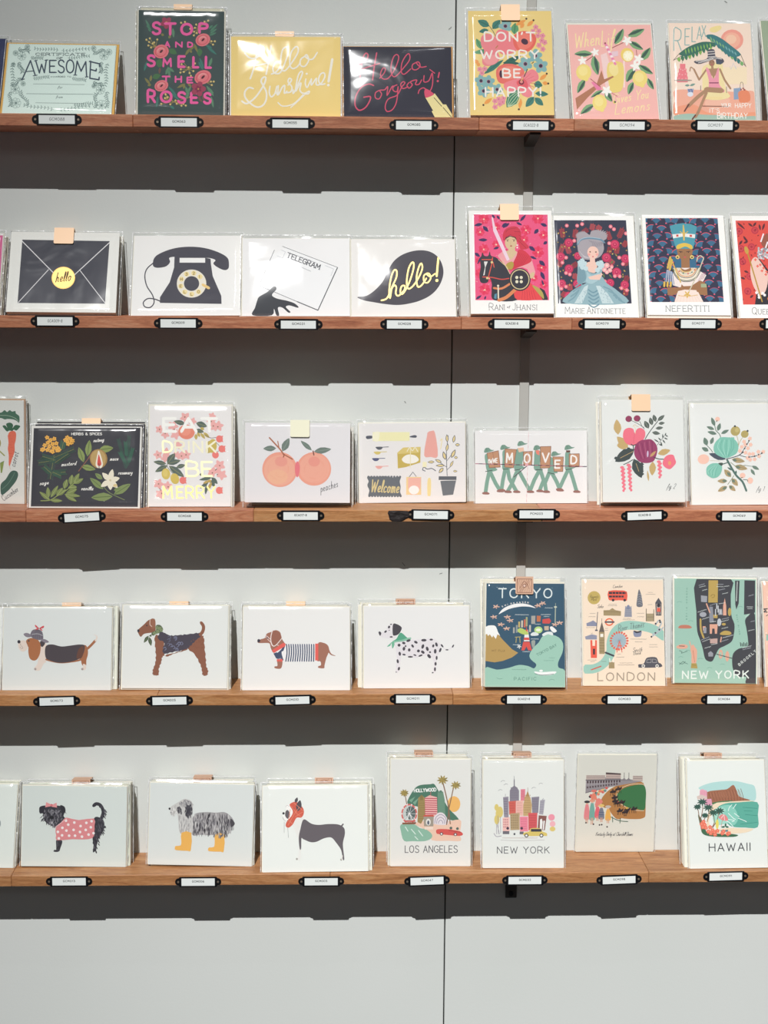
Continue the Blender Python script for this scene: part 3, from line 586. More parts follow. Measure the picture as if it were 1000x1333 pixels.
def art_bubble():
    a = Art(450, 295, 6.667); a.B('504d55', "100,602 180,590 250,545 320,470 360,390 410,300 480,240 570,205 660,195 740,212 805,262 842,340 845,420 810,510 740,585 640,635 530,662 440,670 330,660 240,645 160,630", 5)
    a.foil = 1; c = 'efcf7c'
    a.K(c, 13, "310,630 360,610 400,520 440,430 442,375 420,370 395,430 378,540 385,610 400,530 425,500 440,520 435,570 460,590 510,540 512,505 485,510 475,560 500,570 550,480 585,370 590,310 572,305 545,360 530,470 545,530 590,500 640,420 665,350 655,310 635,340 615,430 625,510 660,500 700,440")
    a.K(c, 12, "712,395 680,415 680,465 710,478 738,440 725,400 700,400 735,425 775,400"); a.L(c, 17, "802,262 790,420"); a.E(c, 792, 458, 13)
    return a
def border(a, c, q):
    (ax, ay), (bx, by), (cx, cy), (dx, dy) = q; M = 160
    a.P(c, [(ax-M, ay-M), (bx+M, by-M), (bx+M, by), (ax-M, ay)]); a.P(c, [(dx-M, dy), (cx+M, cy), (cx+M, cy+M), (dx-M, dy+M)])
    a.P(c, [(ax-M, ay), (ax, ay), (dx, dy), (dx-M, dy)]); a.P(c, [(bx, by), (bx+M, by), (cx+M, cy), (cx, cy)])
def art_rani():
    a = Art(605, 260, 8); a.P('ee5a86', "102,168 865,168 875,1062 105,1060"); r = random.Random(9)
    inb = lambda x, y: 125 < x < 845 and 195 < y < 1040
    for x, y, q in ((205, 215, 62), (765, 205, 66), (165, 350, 50), (640, 330, 60), (820, 380, 50), (200, 530, 58), (765, 560, 66), (330, 300, 50), (160, 780, 55), (800, 720, 56), (205, 950, 62), (620, 430, 50), (820, 900, 45), (330, 480, 45), (150, 650, 40), (250, 830, 50), (720, 830, 40)):
        a.flower('e83c62', x, y, q, 7, None, x % 50, .42)
        for i in range(6):
            t = i*1.05+x; a.leaf('f0506e' if i % 2 else 'e2305a', x, y, x+q*.85*math.cos(t), y+q*.85*math.sin(t), q*.3)
        a.E('f8d0b0', x, y+4, 9)
    for i in range(150):
        x, y = r.uniform(115, 855), r.uniform(180, 1045); a.L(r.choice(['f9b0c4', 'f58ab0', 'f8c0c0', 'd82860', 'f49ab8']), 4, [(x, y), (x+r.uniform(-14, 14), y+r.uniform(-12, 12))])
    a.leaves('3c2f5e', 34, "190,268,105,285 195,290,250,350,40 240,435,145,435 360,510,300,530,26 770,320,725,370,40 860,290,790,262,36 860,450,820,480 670,500,735,550,40 680,605,750,635,26 775,650,835,705,44 790,765,830,850,40 105,570,160,610 180,600,130,690,22 390,300,440,255,30 540,250,600,280,26 580,240,640,170,30 290,170,320,210,24 340,180,370,220,26 110,1050,170,1010,26 200,1055,215,1015,20 820,910,800,850,20 470,258,400,310,30")
    border(a, 'f9f8f4', nums('102,168 865,168 875,1062 105,1060'))
    k = '38363f'; sk = 'dcc198'
    a.P('f0a6ac', "340,600 400,550 470,560 560,560 640,600 700,650 735,770 715,830 690,835 650,740 600,720 480,740 420,700"); a.B(sk, "400,560 470,545 540,555 520,600 480,640 430,620"); a.R(sk, 455, 510, 525, 580)
    a.B('d83a4c', "560,540 620,545 690,620 680,670 560,720 470,750 500,680 540,600")
    for i in range(7): a.K('b82c40', 4, [(560+i*17, 560+i*8), (530+i*14, 640+i*6), (500+i*18, 735-i*6)])
    a.B('d23a4e', "405,440 400,380 430,320 500,292 560,305 590,360 590,420 640,470 670,510 640,530 580,530 560,470 480,385 430,430"); 
    for s in ("415,400 450,330 540,310", "430,410 480,350 580,350", "450,395 520,370 590,400", "490,380 560,400 590,450", "560,440 600,480 640,520"): a.K('a82a40', 5, s)
    a.E(sk, 482, 465, 62, 72); a.P('3a2a30', "418,440 430,410 475,390 530,405 548,440 520,412 475,398 440,418"); a.P('d23a4e', "405,440 425,400 475,375 530,395 552,440 580,400 500,330 420,360")
    a.dots('4a3436', 7, "448,444 514,444"); a.L('4a3436', 4, "434,432 462,430"); a.L('4a3436', 4, "500,430 530,432"); a.E('b03c44', 484, 498, 12, 6); a.K('caa880', 3, "484,450 478,478 488,482"); a.dots('f8e8e0', 9, "548,490 548,515"); a.dots('e04870', 11, "435,540")
    a.P('f2d6e4', "285,195 300,200 320,290 400,480 468,640 440,655 360,480 300,340"); a.B('b8a04c', "440,680 490,660 510,690 490,740 450,740 430,710")
    a.B(k, "160,640 175,600 185,565 205,600 245,600 262,555 275,600 330,620 400,680 440,740 470,790 480,860 540,930 540,1060 300,1060 275,960 280,880 250,820 240,870 200,885 160,870 150,800 165,720")
    a.P(k, "270,850 480,820 560,920 560,1060 310,1060"); a.P(k, "780,930 830,960 862,1040 862,1060 780,1060")
    a.P('e84b50', "530,960 680,880 740,940 810,1060 540,1060"); a.B('e84b50', "520,950 620,930 700,900 740,960 780,1050 540,1055")
    for i in range(6): a.K('c43444', 4, [(600+i*22, 960), (590+i*30, 1055)])
    a.B('b9a85a', "700,910 760,930 810,985 820,1050 770,1000"); 
    for s in ("350,640 440,720", "375,630 450,740", "400,660 470,790"): a.L('e8d8a0', 5, s)
    a.P('e8e4e0', "200,660 240,660 215,720 205,800 190,805 210,720"); a.L('e05a48', 10, "290,620 280,690 240,835"); a.L('e05a48', 9, "180,640 290,640"); a.K('d85048', 11, "185,820 280,825 380,845 460,835"); a.K('e05a48', 9, "295,670 305,720"); a.dots('e8d090', 13, "282,668 232,832")
    a.K('e0885c', 22, "300,935 380,940 470,890"); a.K('e08a5a', 34, "350,1060 430,1030 530,945"); a.dots('f0e0c8', 12, "344,912"); a.L('e8e0c8', 14, "345,930 345,1040"); a.P('5a90a8', "305,1000 330,990 325,1050 300,1040")
    a.E('2c2a32', 572, 848, 112, 118, n=30); a.E('dcc898', 572, 846, 100, 106, n=30); a.E('35333c', 572, 846, 90, 96, n=30); a.dots('ece4c8', 17, "540,826 586,826 540,870 586,870"); a.B(sk, "680,790 715,770 725,800 700,835 680,830")
    a.T('55565c', 'RANI', 248, 1160, 66, 5, tw=160, serif=True, small=.78); a.T('55565c', 'of', 436, 1140, 22, 4, tw=30); a.T('55565c', 'JHANSI', 492, 1162, 66, 5, tw=255, serif=True, small=.78)
    return a
def art_marie():
    a = Art(715, 260, 8); a.P('33364a', "64,193 815,196 845,1062 82,1065"); r = random.Random(4)
    def fern(x, y, ang, L, c):
        dx, dy = math.cos(ang), math.sin(ang); a.L(c, 4, [(x, y), (x+dx*L, y+dy*L)])
        for i in range(6):
            t = .2+i*.14
            for k in (1, -1): a.leaf(c, x+dx*L*t, y+dy*L*t, x+dx*L*(t+.16)-k*dy*30, y+dy*L*(t+.16)+k*dx*30, 15)
        a.leaf(c, x+dx*L*.9, y+dy*L*.9, x+dx*L*1.25, y+dy*L*1.25, 14)
    for x, y, an, L in ((155, 400, -1.7, 110), (110, 560, -1.2, 110), (270, 400, -1.4, 100), (340, 340, -.6, 80), (450, 310, -1.3, 70), (560, 300, -2.5, 60), (650, 420, -1.9, 100), (720, 400, -1.1, 120), (770, 480, -.9, 70), (100, 700, -1.3, 90), (220, 560, -1.9, 90), (230, 690, -.6, 70), (100, 900, -1, 80), (700, 560, -1.4, 80), (790, 690, -1.4, 100), (620, 560, -1.3, 80), (780, 860, -1.2, 80), (680, 660, -2.4, 60), (210, 940, -1.6, 70), (780, 990, -1.4, 70), (120, 1000, -.9, 60), (260, 820, -1.4, 60)): fern(x, y, an, L, r.choice(['9c3c44', 'a84850', '8a3440']))
    for i in range(60): x, y = r.choice([(r.uniform(90, 290), r.uniform(300, 1040)), (r.uniform(600, 820), r.uniform(420, 1040))]); a.leaf(r.choice(['c8a050', 'a88c48', 'd8b060']), x, y, x+r.uniform(-24, 24), y+r.uniform(-24, 24), 14)
    for x, y, q in ((210, 432, 46), (122, 578, 46), (205, 705, 46), (125, 860, 44), (690, 450, 48), (598, 588, 48), (700, 740, 48), (780, 870, 44), (795, 600, 46), (285, 860, 44), (300, 570, 40), (630, 850, 42), (190, 985, 44)): a.E('c02f58', x, y, q); a.E('d8446c', x, y-3, q*.7); a.E('b02450', x, y, q*.42); a.E('e05a7a', x, y-2, q*.22)
    for x, y in nums("195,252 303,253 355,236 652,262 686,290 268,412 632,438 178,588 138,640 173,748 212,762 120,910 168,890 768,655 732,588 680,780 730,782 574,834 745,905 800,925 810,335 650,680"): a.E('ee7c8c', x, y, 20, n=12); a.E('f8c4c0', x, y, 8, n=8)
    border(a, 'f7f7f3', nums('64,193 815,196 845,1062 82,1065'))
    g = 'a9a2a8'; b = '94b4bc'; sk = 'f0c8b8'
    a.B(g, "300,480 295,400 320,350 380,320 430,350 450,310 520,300 600,340 605,390 570,420 575,500 540,570 480,600 400,610 340,590 310,540")
    for i in range(20): t = i*.31; a.leaf(g, 520+50*math.cos(t), 350+20*math.sin(t), 530+95*math.cos(t), 350+60*math.sin(t), 14)
    for i in range(12): t = 2.6+i*.2; a.leaf(g, 370, 360, 370+90*math.cos(t), 360+55*math.sin(t), 16)
    for i in range(9): a.K('857e88', 4, [(440+i*14, 490-i*3), (460+i*12, 440), (420+i*22, 410+i*3)])
    for i in range(6): a.K('c8c2c8', 4, [(320+i*8, 520+i*12), (350+i*8, 560+i*6), (400+i*8, 590)])
    a.K('6f8fa4', 18, "300,450 340,400 430,385 540,400 580,430"); a.K('a8c4d0', 6, "305,440 345,392 430,376 540,390")
    a.B(b, "300,640 340,610 400,650 420,740 500,740 530,640 560,640 560,690 540,770 560,800 600,860 700,930 790,1062 165,1062 200,960 280,900 380,850 290,850 295,720"); a.B('7a9ca8', "330,660 360,700 380,800 340,850 290,840 300,720")
    a.R(sk, 425, 570, 478, 660); a.E(sk, 460, 535, 60, 66); a.B(sk, "385,650 430,630 470,630 500,660 480,740 440,745 400,720"); a.dots('6a4a3c', 8, "430,528 490,530"); a.E('d86a74', 458, 578, 10, 6); a.dots('f4a8a0', 14, "418,556 502,556")
    for x, y in nums("320,640 345,620 330,665 370,650 540,640 510,650 555,670 530,690 345,690 380,700 500,720"): a.flower('c4dade', x, y, 26, 6, None, x % 60, .5)
    a.P(sk, "385,800 470,780 540,745 555,765 500,810 400,830"); a.B('a9c6cc', "390,735 440,775 520,745 530,800 440,860 380,840 390,780"); a.P(sk, "400,790 520,760 545,775 520,820 420,815")
    for i in range(5): a.K('6f94a2', 12, [(400, 920+i*38), (450, 950+i*38), (505, 920+i*38)])
    for i in range(4): a.K('7c9faa', 14, [(190+i*26, 1040-i*50), (250+i*22, 1000-i*48), (300+i*12, 930-i*20)]); a.K('7c9faa', 14, [(560+i*50, 890+i*44), (640+i*40, 930+i*40), (690+i*28, 1010+i*16)])
    a.P('c8dadc', "360,890 400,870 380,960 330,1062 250,1062"); a.P('c8dadc', "480,880 520,880 600,960 660,1062 540,1062")
    for i in range(26): a.dots('9ab4bc', 5, [(270+r.uniform(0, 100)+i*1.5, 1050-i*6), (530+r.uniform(-20, 60)+i*1.5, 900+i*6)])
    for x, y, q in ((600, 670, 30), (575, 715, 26), (630, 720, 24), (598, 740, 22), (650, 690, 16)): a.E('f0a8ac', x, y, q, n=12); a.E('f6cfc4', x, y, q*.5, n=8)
    a.leaves('6a7a50', 16, "640,650,670,620 560,750,570,800 620,760,650,800")
    a.T('75767a', 'MARIE', 152, 1165, 66, 5, tw=200, serif=True, small=.76); a.T('75767a', 'ANTOINETTE', 380, 1165, 66, 5, tw=395, serif=True, small=.74)
    return a
def art_nefer():
    a = Art(830, 260, 8); a.P('30324a', "92,178 845,178 882,1052 118,1052")
    for j in range(11):
        for i in range(9):
            x = 100+i*102+(j % 2)*51; y = 230+j*82+(i*29) % 19; x += (y-178)*.03
            an = -1.57+((i*7+j*5) % 5-2)*.28; q = 62; ps = [(x, y)]
            for t in range(-4, 5): ps.append((x+q*math.cos(an+t*.2), y+q*math.sin(an+t*.2)))
            a.P('3c6c8c', ps); a.L('d8566a' if (i+j) % 3 else '9c4868', 7, [(x+(q+3)*math.cos(an+t*.21), y+(q+3)*math.sin(an+t*.21)) for t in range(-4, 5)])
            a.E('e0607a', x, y+2, 9, n=8); a.L('27385a', 5, [(x, y+8), (x-14, y+40)])
    border(a, 'f7f7f3', nums('92,178 845,178 882,1052 118,1052'))
    sk = 'a0724e'; t_ = '4e9cac'
    a.B('3a6c8c', "392,622 455,615 455,690 390,690"); a.B('3a6c8c', "545,615 600,622 605,690 545,690")
    a.R(sk, 452, 590, 540, 720); a.B(sk, "418,500 495,455 568,500 568,560 535,610 492,632 450,610 420,560")
    a.P(t_, "342,265 400,242 480,232 560,240 626,268 600,420 582,500 402,500 380,420"); a.P('ecebe6', "368,350 480,338 606,350 602,390 480,372 376,392"); a.B('e2bf52', "405,490 420,460 490,440 560,460 575,490 560,505 500,478 425,505")
    for x, y in ((420, 362), (560, 364), (488, 352)): a.R('d04a44', x-12, y-10, x+12, y+12)
    a.P('d8b860', "480,250 490,250 500,330 495,415 480,415 476,330"); a.K('d8b860', 8, "450,320 480,340 488,310 500,340 530,320")
    a.L('3a2a30', 6, "432,528 468,534"); a.L('3a2a30', 6, "510,532 550,526"); a.dots('2a2028', 5, "450,538 530,538"); a.E('c85a5c', 492, 588, 13, 8); a.K('8a5f40', 3, "492,540 488,568 496,570")
    for x in (415, 566): a.E('ecd27c', x, 588, 20); a.E('6a5a40', x, 590, 10)
    w_ = 'f2e4de'; a.P(w_, "350,780 400,700 590,700 710,775 640,900 610,920 440,905 360,880"); a.B(sk, "440,700 492,720 550,700 545,740 492,752 450,740")
    a.P(sk, "300,900 370,905 440,900 450,870 470,890 570,885 580,870 590,900 560,930 420,955 350,985 300,980"); a.P(sk, "640,830 690,850 712,890 715,985 620,975 500,920 560,880"); a.R('a4b08c', 650, 865, 708, 902)
    for rr, c, w in ((0, 'e8c888', 10), (18, '40403a', 5), (26, 'e8dcc0', 14), (46, 'd8a878', 12), (62, '40403a', 6), (72, 'efe6cc', 12), (92, '6a7a50', 8), (104, '2f3030', 6)): a.K(c, w, [(440-rr*.9, 705), (460-rr*.5, 735+rr*.75), (500, 745+rr*.95), (545+rr*.5, 735+rr*.75), (570+rr*.9, 705)])
    a.dots('d0564c', 8, "430,735 520,760 590,720"); a.dots('4f8c78', 8, "470,755 560,745")
    a.P('f4dfd4', "410,940 480,925 600,930 650,1052 375,1052"); a.P('f4dfd4', "400,960 620,950 670,1050 370,1052"); a.K('e0bc88', 8, "412,985 500,995 612,980")
    for i in range(8): a.L('e6c8bc', 3, [(420+i*26, 990), (390+i*36, 1050)])
    a.K('cfc8b0', 11, "615,630 625,590 655,575 685,600 670,640 610,780 520,950"); a.L('d8b458', 12, "345,600 440,850"); a.star('d8b050', 505, 975, 40, 5, 20, .2)
    for s in ("340,590 310,700", "355,620 330,720"): a.L('d8b458', 22, s)
    for i in range(9): a.L('cfd4e0' if i % 2 else '6f84a8', 7, [(300+i*7, 720+i*3), (275+i*12, 840+i*4)])
    for x in (272, 305, 338): a.L('e0b850', 20, [(x, 850), (x-4, 890)])
    for i in range(5): a.L('a8728c', 3, [(620+i*14, 840-i*6), (665+i*10, 760-i*2)])
    a.T('7d7f84', 'NEFERTITI', 280, 1148, 58, 6, tw=445, serif=True, sp=1.7)
    return a
def art_queen():
    a = Art(950, 265, 8.333); a.P('df5148', "85,152 920,152 960,1062 122,1062"); r = random.Random(2)
    for x, y in nums("120,270 290,260 245,440 140,600 180,920 210,760 130,460"): a.E('c03848', x, y, 40); a.E('d04a50', x, y, 26); a.E('b03040', x, y, 14)
    for i in range(40): x, y = r.uniform(110, 400), r.uniform(180, 1040); a.leaf('8a2c34', x, y, x+r.uniform(-26, 26), y+r.uniform(-30, 30), 13)
    a.leaves('5c2a34', 24, "100,170,185,250 220,180,270,220 310,170,270,220 340,190,350,260 400,180,370,260 160,320,205,390 150,370,110,420 210,380,160,400 150,700,200,720 110,770,160,790 200,990,240,960")
    border(a, 'f7f7f3', nums('85,152 920,152 960,1062 122,1062'))
    a.P('2e2c34', "300,540 420,700 420,1062 250,1062 280,900 400,760"); a.B('eecabc', "250,570 300,560 380,680 410,760 380,900 330,960 260,900 220,760 225,640")
    a.B('9a5a48', "350,390 390,320 430,300 430,480 380,450"); 
    for i in range(14): a.dots('f4ecf0', 9, [(350+i*5 if i < 7 else 420-(i-7)*5, 380-i*13 if i < 7 else 300+i*13)])
    for i in range(40): a.dots(r.choice(['b8bcc0', 'd8dade', '8f959c']), 12, [(r.uniform(310, 420), 450+r.uniform(0, 130))])
    for x, y in nums("280,580 330,635 300,650 365,670 345,700 395,710 385,740"): a.flower('e85a50', x, y, 15, 4, 'f0b080')
    a.dots('f6f2f0', 16, "275,935 300,960 340,940 360,960 300,985"); a.L('b8923c', 14, "185,450 330,1030"); a.B('c8a24c', "165,450 185,435 205,460 210,500 190,520 170,490"); a.E('e8803c', 410, 1000, 22)
    a.T('808084', 'QUEEN', 218, 1165, 72, 6, tw=230, serif=True, small=.72)
    return a
def art_veg():
    a = Art(0, 510, 8.333); G = '4f7460'
    a.B(G, "-10,240 50,230 85,205 110,225 140,205 165,220 200,215 205,240 235,265 240,295 230,340 205,320 170,305 110,300 80,305 40,290 -10,295"); a.K('a9c0a8', 5, "-5,262 60,262 120,265 190,290 225,325")
    a.B('3f6a50', "50,375 80,370 100,395 90,355 120,340 150,345 165,370 155,400 190,365 240,375 225,400 195,425 170,415 150,430 120,425 95,435 70,410"); a.L('3f6a50', 6, "120,395 150,435")
    a.B('e8765c', "130,435 170,430 190,460 180,530 165,580 160,650 130,720 95,805 85,790 92,690 88,620 100,560 98,490 110,455", 5)
    for i in range(9): a.L('d0604c', 3, [(95+i % 3*20, 480+i*32), (130+i % 3*14, 484+i*32)])
    a.K('e0a090', 4, "90,800 98,840"); a.B('47665a', "-20,1010 40,950 90,880 130,857 170,870 178,910 150,970 100,1030 50,1080 -20,1120", 5); a.K('6a8878', 6, "-10,1060 60,1000 120,920 140,880")
    a.T('5b5c5e', 'carrot', 150, 818, 58, 5, tw=160, rot=-71, slant=.1); a.T('5b5c5e', 'Cucumber', 0, 1188, 58, 5, tw=205, rot=-33, slant=.1)
    a.B('a8a060', "-20,505 10,520 18,560 5,600 -20,610"); a.L('a8a868', 14, "-10,640 45,695"); a.P('8fa058', "-10,780 38,752 5,880 -10,885"); a.L('6a8a50', 5, "-5,775 36,756"); a.E('5a5a5c', 2, 160, 8, 16)
    return a
def art_herbs():
    a = Art(30, 535, 5.882); a.P('38383f', "90,132 908,130 870,735 52,733"); G = '3f5f48'; L = '7d8a50'
    a.T('f2f0ea', 'HERBS & SPICES', 378, 186, 17, 4, tw=232)
    r = random.Random(6)
    for x0, y0, x1, y1 in ((240, 340, 205, 525), (245, 380, 120, 400), (250, 380, 150, 350), (240, 360, 395, 295), (245, 400, 350, 330), (215, 480, 160, 430), (220, 480, 325, 470), (225, 470, 290, 500), (300, 300, 315, 240)):
        dx, dy = x1-x0, y1-y0; d = math.hypot(dx, dy)
        for i in range(14):
            t = i/14
            for k in (1, -1): a.L(G if i % 2 else '35594a', 3.5, [(x0+dx*t, y0+dy*t), (x0+dx*t+dx/d*16-k*dy/d*22, y0+dy*t+dy/d*16+k*dx/d*22)])
        a.L('8a8a50', 3, [(x0, y0), (x1, y1)])
    for x, y in nums("190,205 215,225 245,215 195,245 230,255 260,250 170,265 205,275 240,285 270,285 160,295 190,300 220,310 265,305 150,300 230,315 280,300 345,205 370,215 345,235 385,230 350,255 375,245 330,225"): a.flower('f0b450', x, y, 17, 5, 'c08030', x % 70, .5)
    a.leaves('8a9a58', 50, "465,395,430,280,50 495,350,515,225,50 585,300,695,285,56 445,425,555,450,46", '5a6a38'); a.L('8a5a4a', 7, "425,462 515,350"); a.K('8a5a4a', 6, "500,365 540,310 590,300")
    a.E('a8844c', 580, 368, 68, 74); a.E('c0a064', 578, 366, 58, 66); a.B('f2ead8', "582,305 600,350 612,410 600,438 582,440 566,435 556,410 568,350"); a.B('d8564c', "582,335 595,380 600,410 586,425 570,415 572,380"); a.L('38383f', 5, "582,405 582,440")
    for x0, y0, x1, y1 in ((790, 440, 735, 215), (800, 420, 820, 190), (785, 400, 745, 320), (810, 400, 845, 290), (795, 350, 790, 240)):
        dx, dy = x1-x0, y1-y0; d = math.hypot(dx, dy)
        for i in range(16):
            t = i/16
            for k in (1, -1): a.L('35604e', 4.5, [(x0+dx*t, y0+dy*t), (x0+dx*t+dx/d*14-k*dy/d*12, y0+dy*t+dy/d*14+k*dx/d*12)])
    a.leaves('7d8a50', 34, "200,685,120,620,34 190,665,185,585,36 205,665,265,572,34 200,685,295,690,30 250,655,300,590,40 265,650,325,600,30 310,600,335,525,40 340,590,410,585,44 320,640,410,600,40 360,570,375,490,44 385,560,460,520,34 385,550,430,480,34 310,640,435,655,32 315,645,405,695,32", 'a5b070'); a.K('98a460', 6, "130,690 200,685 260,650 340,600 400,540")
    a.leaves('7f9058', 60, "610,600,510,515,50 680,655,515,665,64 690,640,820,560,56 605,525,550,480,36 690,610,750,590,30", '5a6f3c'); a.K('7d8a58', 5, "610,580 660,630 770,682")
    for x1, y1 in ((685, 448), (738, 515), (720, 590), (665, 608), (592, 582), (605, 475)): a.leaf('efe6d0', 662, 535, x1, y1, 42)
    a.E('e0c890', 702, 573, 16, 12); a.E('d8c8a0', 665, 533, 8)
    for s, x, y, tw, rt in (('nutmeg', 545, 240, 78, -4), ('mace', 668, 382, 60, -2), ('mustard', 295, 425, 112, -5), ('rosemary', 728, 488, 104, -1), ('sage', 125, 570, 66, -6), ('vanilla', 440, 608, 90, 0)): a.T('f0ede6', s, x, y, 26, 4.4, tw=tw, rot=rt, slant=.4)
    return a
def art_eat():
    a = Art(185, 515, 7.692); p = 'f0b2ae'; G = '5c6b62'; g = 'f0dc8c'
    for x, y, q in ((445, 225, 58), (185, 345, 46), (320, 310, 56), (240, 395, 46), (340, 395, 56), (710, 210, 40), (705, 265, 52), (770, 310, 56), (730, 320, 46), (360, 500, 46), (160, 600, 48), (245, 575, 50), (230, 635, 46), (440, 600, 52), (390, 610, 48), (350, 600, 40), (775, 705, 60), (700, 770, 54), (795, 800, 56), (750, 760, 36), (155, 890, 56), (245, 910, 50), (165, 990, 50), (515, 265, 44)): a.star(p, x, y, q*1.0, 5, x*7 % 72, .34); a.flower(p, x, y, q*.75, 5, None, x*7 % 72, .5)
    a.dots('8a6a50', 7, "440,220 185,345 330,345 240,385 700,265 720,310 765,318 160,602 250,578 440,600 395,612 775,708 700,780 750,797 155,890 250,920 183,985")
    a.L('5a5f50', 7, "730,755 745,740"); a.L('5a5f50', 7, "165,935 172,955")
    a.leaves(G, 50, "445,290,330,262,50 550,280,658,315,64 540,350,625,370,44 250,690,330,585,70 250,690,385,655,54 240,690,112,668,48 250,705,125,770,54 265,710,415,820,70 340,725,430,700,44", '8c8f6a')
    a.E('ea8c76', 452, 370, 82, 74, n=24); a.E('f09a84', 440, 360, 55, 48, n=20); a.leaves('c2ad62', 40, "545,390,545,450,34 560,375,585,420,30 590,380,635,440,30 620,375,680,430,34 590,330,630,345,34 640,540,690,575,60 650,475,740,500,60")
    a.B('cdb860', "690,450 735,450 750,520 720,575 680,572 665,520"); a.K('6a6460', 5, "640,400 690,430 745,425"); a.K('6a6460', 4, "735,470 775,510 770,560 730,570")
    for x, y in ((778, 440), (800, 540), (735, 600), (400, 855), (765, 955)): a.E('ee8078', x, y, 34, 36); 
    for x, y in ((778, 440), (800, 540), (400, 855), (765, 955)):
        for k in (-1, 0, 1): a.leaf('ee8078', x, y, x+38, y+k*32, 22)
    a.E('d8c060', 232, 790, 44, 56); a.E('d8c060', 320, 838, 44, 54, -15); a.E('e2cc74', 226, 782, 26, 36); a.K('5a6050', 5, "252,690 250,720 300,785")
    a.K('6b7068', 8, "580,795 620,820 690,820"); a.leaves(G, 30, "690,830,565,850,34 690,825,750,890,44 680,850,720,920,44 660,870,570,935,34 640,900,625,995,30"); a.leaves('c2a660', 30, "660,860,605,885,26 690,870,650,960,30 690,855,640,870"); a.E('5a5f58', 584, 797, 12)
    a.foil = 0; w = 'fdfcf6'
    a.T(w, 'EAT', 228, 365, 130, 30, tw=525, sp=1.6); a.L(w, 30, "228,300 300,300")
    a.foil = 1; a.T('f7efb0', 'D', 214, 572, 104, 17, tw=88); a.foil = 0; a.T('fbf6d8', 'RINK', 338, 574, 106, 19, tw=400, sp=1.9)
    a.foil = 1; a.T('f6ecb2', 'BE', 440, 812, 140, 20, tw=255); a.T('f5e59a', 'M', 196, 1032, 118, 18, tw=92); a.T('f4e496', 'ERRY', 336, 1030, 112, 17, tw=385, sp=1.8)
    return a
def art_peaches():
    a = Art(310, 535, 6.06); a.E('f3a892', 328, 463, 138, 138, n=40); a.E('f5b49c', 326, 470, 122, 120, n=36); a.E('f3a892', 598, 458, 136, 132, n=40); a.E('f5b19b', 602, 455, 120, 116, n=36)
    a.E('f6bc9c', 310, 520, 80, 58); a.E('f0a090', 600, 400, 46, 40); a.E('f0a494', 340, 400, 50, 40); a.B('ee8188', "468,398 485,425 487,460 480,500 465,525 452,500 447,460 452,420")
    r = random.Random(1)
    for i in range(26):
        cx = 328 if i % 2 else 598; t = r.uniform(0, 6.3); q = r.uniform(40, 112); a.K('f0a08a', 1.6, [(cx+q*math.cos(t+k*.25), 462+q*math.sin(t+k*.25)) for k in range(4)])
    a.L('b8785e', 11, "250,212 330,300 362,345"); a.L('a8684e', 8, "355,340 430,382"); a.L('b8785e', 8, "315,240 325,300"); a.L('a05a4a', 8, "365,345 358,365"); a.L('8a5a50', 10, "592,318 598,348")
    a.leaves('76857c', 48, "302,295,200,298,46 350,320,405,215,56 582,312,495,236,36 598,322,735,302,50", '8f9c92')
    a.T('6a6a6c', 'peaches', 652, 640, 56, 4, tw=140, rot=-17, slant=.3)
    return a
